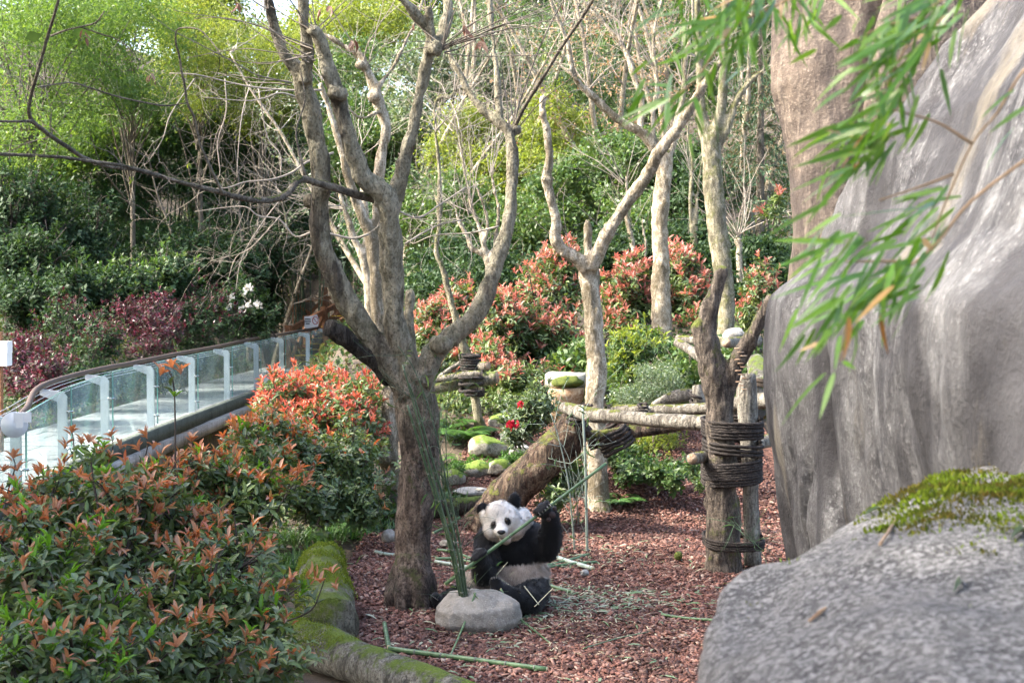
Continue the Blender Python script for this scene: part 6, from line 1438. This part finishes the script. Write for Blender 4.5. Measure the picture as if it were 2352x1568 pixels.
def sdf(P):
    ds = []; cols = []
    for kind, d, col in prim:
        if kind == 'e': q = (P - d[0]) / d[1]; ds.append((np.linalg.norm(q, axis=1) - 1) * d[1].min())
        else:
            a, b_, r1, r2 = d; ab = b_ - a; t_ = np.clip(((P - a) @ ab) / max(ab @ ab, 1e-9), 0, 1); ds.append(np.linalg.norm(P - a - t_[:, None] * ab, axis=1) - (r1 + (r2 - r1) * t_))
        cols.append(col)
    return np.array(ds), np.array(cols)
ds, cols = sdf(V)
w = np.exp(-ds / .012); wsum = w.sum(0)
isb = np.array([c is BLK or np.allclose(c, BLK) for c in cols]); ist = np.array([np.allclose(c, TAN) for c in cols])
fb = (w * isb[:, None]).sum(0) / wsum; ft = (w * ist[:, None]).sum(0) / wsum
uu = 1176 + FPX * V[:, 0] / ((V - (0, 0, CAM_H)) @ _F); vv = 784 - FPX * ((V - (0, 0, CAM_H)) @ _U) / ((V - (0, 0, CAM_H)) @ _F)
jit = fbm(V, 45, 2, 2) * .18
# black shoulder band also below the chin, not on the head
fb = np.clip((fb + jit - .38) / .24, 0, 1); ft = np.clip((ft + jit - .35) / .3, 0, 1)
head = (ds[[i for i, c in enumerate(cols) if np.allclose(c, WHT)]].min(0))
fb = np.where((head < .012) & (vv > 1160) & (uu < 1200) & (vv < 1246), fb * 0, fb)
for (eu, ev, ru, rv, tl) in ((1133.5, 1205, 6.8, 10.5, -.30), (1166, 1196, 7.5, 10.0, .62)):
    du, dv = uu - eu, vv - ev; a_ = du * math.cos(tl) - dv * math.sin(tl); b_ = du * math.sin(tl) + dv * math.cos(tl)
    q = np.hypot(a_ / ru, b_ / rv) + jit * .25; fb = np.maximum(fb, np.where((V[:, 1] < 11.86), np.clip((1.08 - q) / .16, 0, 1), 0))
colr = WHT * (1 - ft)[:, None] + TAN * ft[:, None]
stain_lo = np.clip((vv - 1215) / 30, 0, 1) * (head < .02) * .35          # the lower face and chin fur is stained browner
colr = colr * (1 - stain_lo[:, None] * np.array((.12, .30, .42)))
belly_d = np.clip((vv - 1335) / 40, 0, 1) * ft * .5
colr = colr * (1 - belly_d[:, None] * np.array((.25, .45, .55)))
colr = colr * (1 - fb)[:, None] + BLK * fb[:, None]
def setcol(me, C):
    at_ = me.color_attributes.new('Col', 'FLOAT_COLOR', 'POINT'); at_.data.foreach_set('color', np.concatenate((C, np.ones((len(C), 1))), 1).astype(np.float32).ravel())
t = NT('panda_fur'); ca = t.n('VertexColor', layer_name='Col'); n = t.noise(60, 4); n2 = t.noise(220, 2)
c = t.mix(t.ramp(n, [(.3, .35), (.65, 0)]), ca.outputs['Color'], (.02, .017, .015), 'MIX'); 
M['fur'] = t.fin(t.bsdf(t.mix(t.ramp(n, [(.3, .3), (.7, 0)]), ca.outputs['Color'], t.mix(1, ca.outputs['Color'], (.6, .52, .45), 'MULTIPLY')), .7, t.bump(t.math('ADD', n, n2), .35, .01), spec=.25, **{'Sheen Weight': .15}))
setcol(pme, colr)
pb = at(1180, 1388, 12.0); pb[2] = 0
panda = thing('giant_panda', 'giant panda sitting and gnawing a long bamboo pole, one paw raised', 'panda', pb)
# fur blades
pme.calc_loop_triangles(); tri = np.empty(len(pme.loop_triangles) * 3, np.int32); pme.loop_triangles.foreach_get('vertices', tri); tri = tri.reshape(-1, 3)
ar = np.linalg.norm(np.cross(V[tri[:, 1]] - V[tri[:, 0]], V[tri[:, 2]] - V[tri[:, 0]]), axis=1); rg = np.random.default_rng(2)
nb = 70000; ti = rg.choice(len(tri), nb, p=ar / ar.sum()); b1, b2 = rg.random(nb), rg.random(nb); sw = b1 + b2 > 1; b1[sw], b2[sw] = 1 - b1[sw], 1 - b2[sw]; b0 = 1 - b1 - b2
tv_ = tri[ti]; wb = np.stack((b0, b1, b2), 1)[..., None]
N = mno(pme); fp = (V[tv_] * wb).sum(1); fn = nrm((N[tv_] * wb).sum(1)); fc = (colr[tv_] * wb).sum(1)
fh = (head[tv_] * wb[..., 0]).sum(1); fl_ = np.where(fh < .02, .017, .034) * rg.uniform(.6, 1.2, nb)
paw = (fbm(fp, 3, 1, 1) < -9)
for (u, v, D, r) in ((1250, 1168, 11.75, .1), (1101, 1272, 11.54, .09), (1000, 1376, 11.68, .09), (1138, 1336, 11.46, .08), (1150, 1220, 11.66, .085)):
    k = np.linalg.norm(fp - at(u, v, D), axis=1) < r; fl_ = np.where(k, fl_ * .3, fl_)
clm = np.stack([fbm(fp + 3.1 * j, 26, 2, 11 + j) for j in range(3)], 1); comb = nrm(fn * .75 + np.array((0, 0, -.75)) + rg.normal(0, .18, (nb, 3)) + clm * .55)
sd = nrm(np.cross(comb, fn) + 1e-6) * .0024
FV = np.stack((fp - sd - fn * .002, fp + sd - fn * .002, fp + comb * fl_[:, None]), 1).reshape(-1, 3); FF = np.arange(nb * 3).reshape(-1, 3)
fme = nmesh('fur', FV - pb, FF, True); setcol(fme, np.repeat(np.clip(fc * rg.uniform(.62, 1.2, (nb, 1)) * (1 + .22 * fbm(fp, 22, 2, 5))[:, None], 0, .92), 3, 0))
fme.normals_split_custom_set_from_vertices(np.repeat(fn, 3, 0).tolist())
shift(pme, -pb); pme.shade_smooth()
link('body', pme, M['fur'], panda); link('fur', fme, M['fur'], panda, 'stuff')
M['nose'] = mat_plain('nose', (.012, .010, .010), .35, 0, .5, .2, 60, .3); M['eye'] = mat_plain('eye', (.015, .009, .006), .08, 0, .8, 0); M['claw'] = mat_plain('claw', (.30, .28, .25), .4); M['mouth'] = mat_plain('mouth', (.10, .025, .02), .5); M['pad'] = mat_plain('pad', (.05, .03, .028), .7, var=.4)
def front(u, v):
    k = np.hypot(uu - u, vv - v) < 3.0; q = V[k]; 
    return q[np.argmin(q[:, 1])] if len(q) else at(u, v, 11.7)
for (u, v) in ((1134.5, 1202.5), (1163.5, 1194)):
    c = front(u, v); c = at(u, v, np.dot(c - (0, 0, CAM_H), _F)); MB().add(*ellipsoid_geo(c + (0, .004, 0), (.013, .011, .013), None, 16, 10)).build('eye', M['eye'], panda, pb)
c = front(1152, 1220); c = at(1151.5, 1222, np.dot(c - (0, 0, CAM_H), _F))
nv, nf_ = ellipsoid_geo((0, 0, 0), (.034, .020, .020), None, 20, 12); nv[:, 0] *= 1 + .25 * np.clip(nv[:, 2] / .02, -1, 1)
MB().add(nv + c + (0, .004, 0), nf_).build('nose', M['nose'], panda, pb)
c = front(1160, 1236); MB().add(*ellipsoid_geo(at(1159, 1236, np.dot(c - (0, 0, CAM_H), _F)) + (0, .008, 0), (.036, .014, .013), None, 16, 8)).build('mouth', M['mouth'], panda, pb)
for p, d in claws:
    d = nrm(d); MB().tube([p - d * .006, p + d * .012, p + d * .026 + (0, 0, -.004)], [.0045, .0036, .001], 6, 2).build('claw', M['claw'], panda, pb)
for (u, v, D, r) in ((1268, 1182, 11.735, (.032, .014, .028)), (1274, 1168, 11.75, (.018, .012, .018)), (1260, 1192, 11.735, (.02, .012, .02)), (1105, 1302, 11.585, (.02, .01, .016))):
    MB().add(*ellipsoid_geo(at(u, v, D), r, None, 14, 8)).build('paw_pad', M['pad'], panda, pb)

# ---------------------------------------------------------------- bamboo poles
def culm(label, P, r0, r1, mat='culm', seg=.22, name='bamboo_pole', cutmat='culm_cut', twigs=0, seed=0, leaves=0, sub=6, cat='bamboo', tl=(.2, .6)):
    rg = np.random.default_rng(seed + 1000); P = catmull(np.array(P), sub); s = np.concatenate(([0], np.cumsum(np.linalg.norm(np.diff(P, axis=0), axis=1)))); tot = s[-1]
    o = thing(name, label, cat, P[0]); rad = lambda q: r0 + (r1 - r0) * q / tot
    MB().tube(P, [rad(q) for q in s], 12, 1, smoothpath=False).build('stalk', M[mat], o, P[0])
    q = seg * rg.uniform(.3, .9)
    tm = MB(); LP = []
    while q < tot - .02:
        c = np.array([np.interp(q, s, P[:, i]) for i in range(3)]); c2 = np.array([np.interp(q + .006, s, P[:, i]) for i in range(3)]); d = nrm(c2 - c)
        MB().tube([c - d * .007, c, c + d * .007], [rad(q) * 1.02, rad(q) * 1.16, rad(q) * 1.02], 12, 1, smoothpath=False).build('node', M['culm_node'], o, P[0])
        for k in range(twigs):
            if rg.random() < .75:
                g = grow(tm, c, nrm(d * .9 + rg.normal(0, .55, 3)), rg.uniform(*tl), .0026, 1, rg, -.03, .5, 5, .08, (1, 3), .0012); LP += g[2:]
        q += seg * rg.uniform(.85, 1.15)
    if tm.n: tm.build('twigs', M[mat], o, P[0], kind='stuff')
    if leaves and LP:
        LP = np.array(LP); i = rg.integers(0, len(LP), leaves); pp = LP[i] + rg.normal(0, .01, (leaves, 3)); g = (pp, rdir(leaves, rg, -.5), rdir(leaves, rg, .5), rg.uniform(.06, .12, leaves), rg.uniform(.010, .016, leaves)); leaf_parts(o, P[0], 'f_mid', *g)
    if cutmat:
        for e, f_ in ((0, 1), (-1, -2)):
            d = nrm(P[e] - P[f_]); rr = r0 if e == 0 else r1
            MB().tube([P[e] - d * .01, P[e] + d * .003], rr * .93, 12, 1, smoothpath=False).build('cut_end', M[cutmat], o, P[0])
    return o
culm('long green bamboo pole held across the panda\'s mouth', [pA, pA * .5 + pB * .5 + (0, 0, -.004), pB], .0155, .0125, 'culm', .27, 'bamboo_pole', seed=1)
hole = at(1068, 1395, 11.27)
BU = [('longest upright culm of the bundle in the stone, curving left at the top', [(1067, 1396), (1042, 1270), (992, 1090), (956, 950), (925, 838)], .0135, .006),
      ('upright culm of the bundle just right of the longest one', [(1071, 1396), (1048, 1250), (1003, 1090), (966, 960), (940, 880)], .0125, .006),
      ('leftmost upright culm of the bundle, cut off below the fork', [(1063, 1396), (1032, 1250), (984, 1090), (936, 930)], .0125, .009),
      ('rightmost upright culm of the bundle, reaching up to the tree fork', [(1075, 1396), (1055, 1240), (1024, 1100), (992, 960), (952, 850), (915, 795)], .0115, .003),
      ('thin culm of the bundle standing nearly upright in front of the trunk', [(1066, 1396), (1049, 1290), (1020, 1130), (1010, 1000), (1012, 880)], .008, .002),
      ('thin bare shoot of the bundle bending right', [(1072, 1396), (1058, 1300), (1034, 1150), (1024, 1000), (1036, 850)], .007, .002)]
for i, (lab, P, r0, r1) in enumerate(BU):
    n_ = len(P); culm(lab, [at(u, v, 11.27 - .25 * k / n_ + .02 * (i - 2)) for k, (u, v) in enumerate(P)], r0, r1, 'culm_dark', .2, 'bamboo_stalk', None, 2 if i != 2 else 0, 20 + i, 10, tl=(.15, .45))
def gl(u, v, h=.045):
    p = gpix(u, v); p[2] = mz(np.array([p[0]]), np.array([p[1]]))[0]; return p + (0, 0, h + .022)
GS = [('green bamboo length lying along the front of the bark floor', [(893, 1502), (1075, 1524), (1256, 1545)], .020, .018),
      ('short green bamboo piece joined at an angle to the front length', [(883, 1440), (888, 1470), (893, 1500)], .017, .018),
      ('thick pale-streaked bamboo piece lying right of the panda', [(1252, 1275), (1305, 1292), (1362, 1310)], .023, .021),
      ('slim bamboo piece crossing the thick one right of the panda', [(1240, 1306), (1300, 1290), (1352, 1277)], .015, .014),
      ('bamboo piece pointing at the panda\'s hip', [(1240, 1309), (1300, 1302), (1370, 1294)], .015, .014),
      ('bamboo piece sticking out from under the panda', [(1235, 1338), (1270, 1348), (1314, 1360)], .018, .017),
      ('pale bamboo piece left of the main trunk', [(862, 1272), (885, 1275), (905, 1278)], .016, .015),
      ('bamboo piece lying between trunk and panda, nearest the back', [(1005, 1272), (1040, 1276), (1085, 1288)], .016, .015),
      ('bamboo piece lying between trunk and panda, middle', [(1000, 1290), (1045, 1290), (1095, 1298)], .016, .015),
      ('pale bamboo piece lying between trunk and panda, front', [(1000, 1300), (1040, 1306), (1085, 1312)], .017, .016),
      ('thin bamboo stick behind the upright bundle', [(995, 1228), (1030, 1212), (1056, 1196)], .015, .013),
      ('bamboo stick half hidden by the near boulder', [(1520, 1412), (1570, 1420), (1650, 1432)], .012, .011),
      ('thin green twig crossing the front bark floor', [(1340, 1500), (1420, 1470), (1490, 1450)], .005, .004)]
for i, (lab, P, r0, r1) in enumerate(GS):
    culm(lab, [gl(u, v, r0 * .6) for u, v in P], r0, r1, 'culm' if i not in (6, 9, 2) else 'culm_pale', .24, 'bamboo_pole', seed=60 + i)
culm('thin bamboo stick leaning over the front of the grey stone', [at(1092, 1364, 11.20) + (0, 0, .012), at(1066, 1432, 11.02), gl(1035, 1515, .01)], .0085, .006, 'culm', .18, 'bamboo_stick', seed=80)
culm('thin bamboo stick running from the panda\'s foot down to the right', [at(1150, 1352, 11.40), at(1182, 1408, 11.32), gl(1228, 1452, .01), gl(1262, 1476, .005)], .0085, .005, 'culm', .18, 'bamboo_stick', seed=81)
culm('pale bluish upright bamboo cane right of the panda', [gpix(1349, 1268) - (0, 0, .05), at(1347, 1180, 14.35), at(1344, 1060, 14.25), at(1338, 931, 14.2)], .014, .011, 'culm_pale', .33, 'bamboo_cane', seed=82, twigs=2, leaves=26)
culm('thin green bamboo cane with fine twigs beside the pale one', [gpix(1321, 1268) - (0, 0, .05), at(1313, 1180, 14.3), at(1304, 1100, 14.2), at(1284, 1010, 14.1), at(1265, 950, 14.0)], .011, .004, 'culm_pale', .22, 'bamboo_cane', None, 2, 83, 34)
culm('thin leaning bamboo cane near the leaning log', [gpix(1330, 1200) - (0, 0, .05), at(1318, 1100, 15.0), at(1296, 1030, 14.8), at(1240, 960, 14.6)], .007, .002, 'culm_pale', .2, 'bamboo_cane', None, 2, 84, 30)
culm('wispy green bamboo shoot leaning at the foot of the stump', [gl(1750, 1262), at(1722, 1240, 12.9), at(1695, 1212, 12.8), at(1680, 1195, 12.7)], .006, .003, 'culm', .12, 'bamboo_shoot', None, 2, 85, 8)
# litter: bamboo leaves and splinters on the bark
rg = np.random.default_rng(31); n = 2600
x = rg.normal(.5, .8, n); y = rg.normal(11.6, 1.5, n); k = in_mulch(x, y) & (np.hypot(x + .02, y - 12.05) > .34) & (fbm(np.stack((x, y, x * 0), 1), 1.3, 3, 6) + rg.normal(0, .25, n) > -.05); x, y = x[k], y[k]; n = len(x)
a = rg.uniform(0, 6.28, n); P = np.stack((x, y, mz(x, y) + .022), 1); D = np.stack((np.cos(a), np.sin(a), rg.normal(.03, .08, n)), 1)
V, F = scatter(T_NARROW, P, D, np.stack((rg.normal(0, .3, n), rg.normal(0, .3, n), np.ones(n)), 1), rg.uniform(.07, .18, n), rg.uniform(.011, .024, n))
tag(part('leaf_litter', V, F, M['f_litter']), 'dry and green bamboo leaves strewn over the bark floor', 'leaf litter', kind='stuff')
n = 500; x = rg.normal(.25, .55, n); y = rg.normal(11.6, .8, n); k = in_mulch(x, y); x, y = x[k], y[k]; n = len(x); a = rg.uniform(0, 6.28, n)
P = np.stack((x, y, mz(x, y) + .026), 1); V, F = scatter(T_BLADE, P, np.stack((np.cos(a), np.sin(a), rg.normal(.05, .1, n)), 1), np.tile((0, 0, 1.), (n, 1)), rg.uniform(.03, .14, n), rg.uniform(.003, .008, n))
t = NT('splinter'); g = t.n('NewGeometry'); M['splinter'] = t.fin(t.bsdf(t.ramp(g.outputs['Random Per Island'], [(0, (.5, .44, .25)), (.5, (.62, .58, .40)), (1, (.35, .40, .18))]), .6))
tag(part('bamboo_splinters', V, F, M['splinter']), 'pale bamboo splinters scattered around the panda', 'splinters', kind='stuff')
for i, (q, lab) in enumerate([(((1140, 1320, 11.62), (1166, 1290, 11.66)), 'pale bamboo splinter standing on the panda\'s belly'), (((1170, 1322, 11.72), (1180, 1312, 11.72)), 'short green-white splinter on the panda\'s belly'), (((1152, 1330, 11.55), (1196, 1362, 11.50)), 'thin straw-coloured splinter across the panda\'s leg'), (((1228, 1392, 11.4), (1270, 1350, 11.5)), 'long pale splinter beside the panda\'s right foot'), (((1204, 1345, 11.5), (1238, 1388, 11.4)), 'green split piece across the panda\'s black leg'), (((1075, 1340, 11.55), (1090, 1328, 11.55)), 'small splinter on the panda\'s thigh')]):
    a_, b_ = at(*q[0]), at(*q[1]); o = MB().bar(a_, b_, .007, .003).build('splinter', M['splinter'], smooth=False); shift(o.data, -a_); o.location = tuple(a_); tag(o, lab, 'splinter')
c = gpix(1558, 1290) + (0, 0, .06); V, F = ellipsoid_geo((0, 0, 0), (.042, .042, .042)); V = V * (1 + fbm(V, 60, 2, 1) * .05)[:, None]
o = MB().add(V, F).build('fruit', M['mossball']); o.location = tuple(c); tag(o, 'small round yellow-green ball on the bark left of the stump', 'fruit')

# ---------------------------------------------------------------- near bamboo sprays (out of focus)
def spray(label, D, twigs, tufts, leaves, seed):
    rg = np.random.default_rng(seed); b0 = at(*twigs[0][0], D); o = thing('bamboo_spray', label, 'bamboo', b0)
    for tw_ in twigs: MB().tube([at(u, v, D + .0) for u, v in tw_], np.linspace(.0028, .0012, len(tw_)), 6, 4).build('twig', M['twig_tan'], o, b0)
    G = [[], [], [], [], []]; H = [[], [], [], [], []]
    def add(a, b_, brown=False, wj=1.0):
        d0 = rg.normal(0, .05); p = at(a[0], a[1], D + d0); q = at(b_[0], b_[1], D + d0 + rg.normal(0, .07)); L = np.linalg.norm(q - p)
        for lst, val in zip(H if brown else G, (p, q - p, nrm(np.array((rg.normal(0, .5), -.7, .6)) + rg.normal(0, .35, 3)), L, .0088 * wj * rg.uniform(.7, 1.25))): lst.append(val)
    for l in leaves: add((l[0] * .8 + l[2] * .2, l[1] * .8 + l[3] * .2), l[2:4], len(l) > 4)
    for (u, v, n, a0, a1, l0, l1) in tufts:
        for k in range(int(n * 2.6)):
            a = math.radians(rg.uniform(a0, a1)); L = rg.uniform(l0, l1) * .82; s = (u + rg.normal(0, 42), v + rg.normal(0, 40)); add(s, (s[0] + math.cos(a) * L, s[1] - math.sin(a) * L), rg.random() < .03)
    for lst, mt_ in ((G, 'f_bam_near'), (H, 'f_bam_brown')):
        if lst[0]: leaf_parts(o, b0, mt_, *[np.array(q) for q in lst])
M['twig_tan'] = mat_plain('twig_tan', (.28, .17, .08), .6)
spray('blurred bamboo spray hanging at the top centre-right', 2.5, [[(1900, -60), (1790, 10), (1690, 60), (1600, 180), (1560, 215)], [(1760, -40), (1700, 50)]],
      [(1690, 55, 12, 195, 300, 70, 140), (1640, 60, 8, 180, 290, 80, 150), (1720, 20, 9, 200, 320, 60, 130), (1800, 10, 9, 230, 320, 60, 130), (1590, 180, 7, 180, 300, 70, 130), (1860, 0, 6, 220, 330, 60, 110)],
      [(1580, 201, 1423, 231), (1575, 205, 1412, 275), (1570, 210, 1419, 289), (1570, 212, 1467, 319), (1575, 212, 1504, 319), (1580, 205, 1520, 285), (1590, 205, 1617, 293), (1560, 200, 1478, 190), (1690, 55, 1515, 84), (1680, 40, 1500, 65), (1680, 60, 1522, 132), (1690, 60, 1643, 90, 1), (1690, 30, 1530, 60, 1), (1690, 60, 1672, 183), (1700, 60, 1705, 161), (1720, 70, 1740, 160), (1740, 70, 1775, 175), (1810, 20, 1826, 128), (1840, 10, 1860, 100), (1610, 130, 1640, 240), (1650, 120, 1625, 225)], 1)
spray('blurred bamboo spray slanting down across the brown rock', 2.2, [[(2420, -90), (2250, -30), (2148, 10), (2080, 110), (2040, 190), (2015, 260)], [(2120, 40), (2030, 60), (1970, 90)]],
      [(2120, 30, 12, 190, 270, 90, 190), (2060, 110, 10, 195, 275, 90, 170), (2030, 190, 8, 200, 290, 70, 140), (2180, 10, 8, 190, 260, 80, 170), (1990, 70, 6, 200, 260, 60, 120)],
      [(2060, 90, 1925, 102), (2050, 130, 1907, 179), (2030, 170, 1951, 234), (2080, 150, 2042, 223), (2180, 30, 2000, 260), (2160, 20, 2060, 240), (2140, 80, 2118, 165, 1), (2250, 0, 2080, 150), (2040, 160, 2050, 250), (2020, 190, 2035, 290), (2240, -20, 2180, 150)], 2)
spray('blurred bamboo spray over the middle of the rock face', 2.2, [[(2420, 120), (2352, 161), (2290, 260), (2233, 330), (2170, 470), (2141, 549)], [(2233, 330), (2150, 280), (2040, 250)], [(2190, 400), (2110, 430), (2020, 460)]],
      [(2010, 300, 9, 185, 240, 100, 190), (1980, 330, 7, 195, 260, 80, 160), (2160, 480, 8, 185, 240, 90, 190), (2050, 260, 5, 200, 250, 80, 150)],
      [(2035, 262, 1841, 340), (2000, 330, 1823, 384), (1990, 370, 1812, 432), (1960, 390, 1834, 458), (2040, 290, 1900, 330), (1980, 360, 1880, 470), (2189, 472, 1921, 494), (2120, 480, 1990, 530), (1940, 310, 1900, 296, 1), (2060, 315, 2030, 316, 1), (1990, 345, 1996, 402), (2352, 190, 2247, 264), (2352, 271, 2247, 377), (2380, 230, 2270, 300)], 3)
spray('lowest blurred bamboo spray hanging in front of the rock crack', 2.1, [[(2420, 320), (2233, 460), (2150, 560), (2050, 640), (1960, 700), (1929, 830)], [(2090, 600), (2000, 600), (1920, 600)]],
      [(2110, 580, 8, 185, 250, 90, 180), (2050, 640, 8, 190, 260, 90, 180), (1980, 690, 7, 195, 265, 80, 150), (1950, 560, 8, 190, 250, 100, 190), (1940, 740, 5, 215, 280, 70, 120)],
      [(2112, 586, 1990, 640), (2000, 620, 1768, 674), (1990, 560, 1753, 545), (1980, 660, 1804, 758), (1960, 700, 1860, 800), (1929, 828, 1771, 967), (1925, 828, 1881, 963), (1929, 825, 1965, 846), (1940, 740, 1870, 800), (1900, 780, 1834, 806, 1), (1950, 620, 1820, 740), (1930, 500, 1830, 560), (2110, 540, 2150, 580, 1)], 4)
if False:
    print('TRIS', sum(len(o.data.polygons) for o in scene.objects if o.type == 'MESH'))
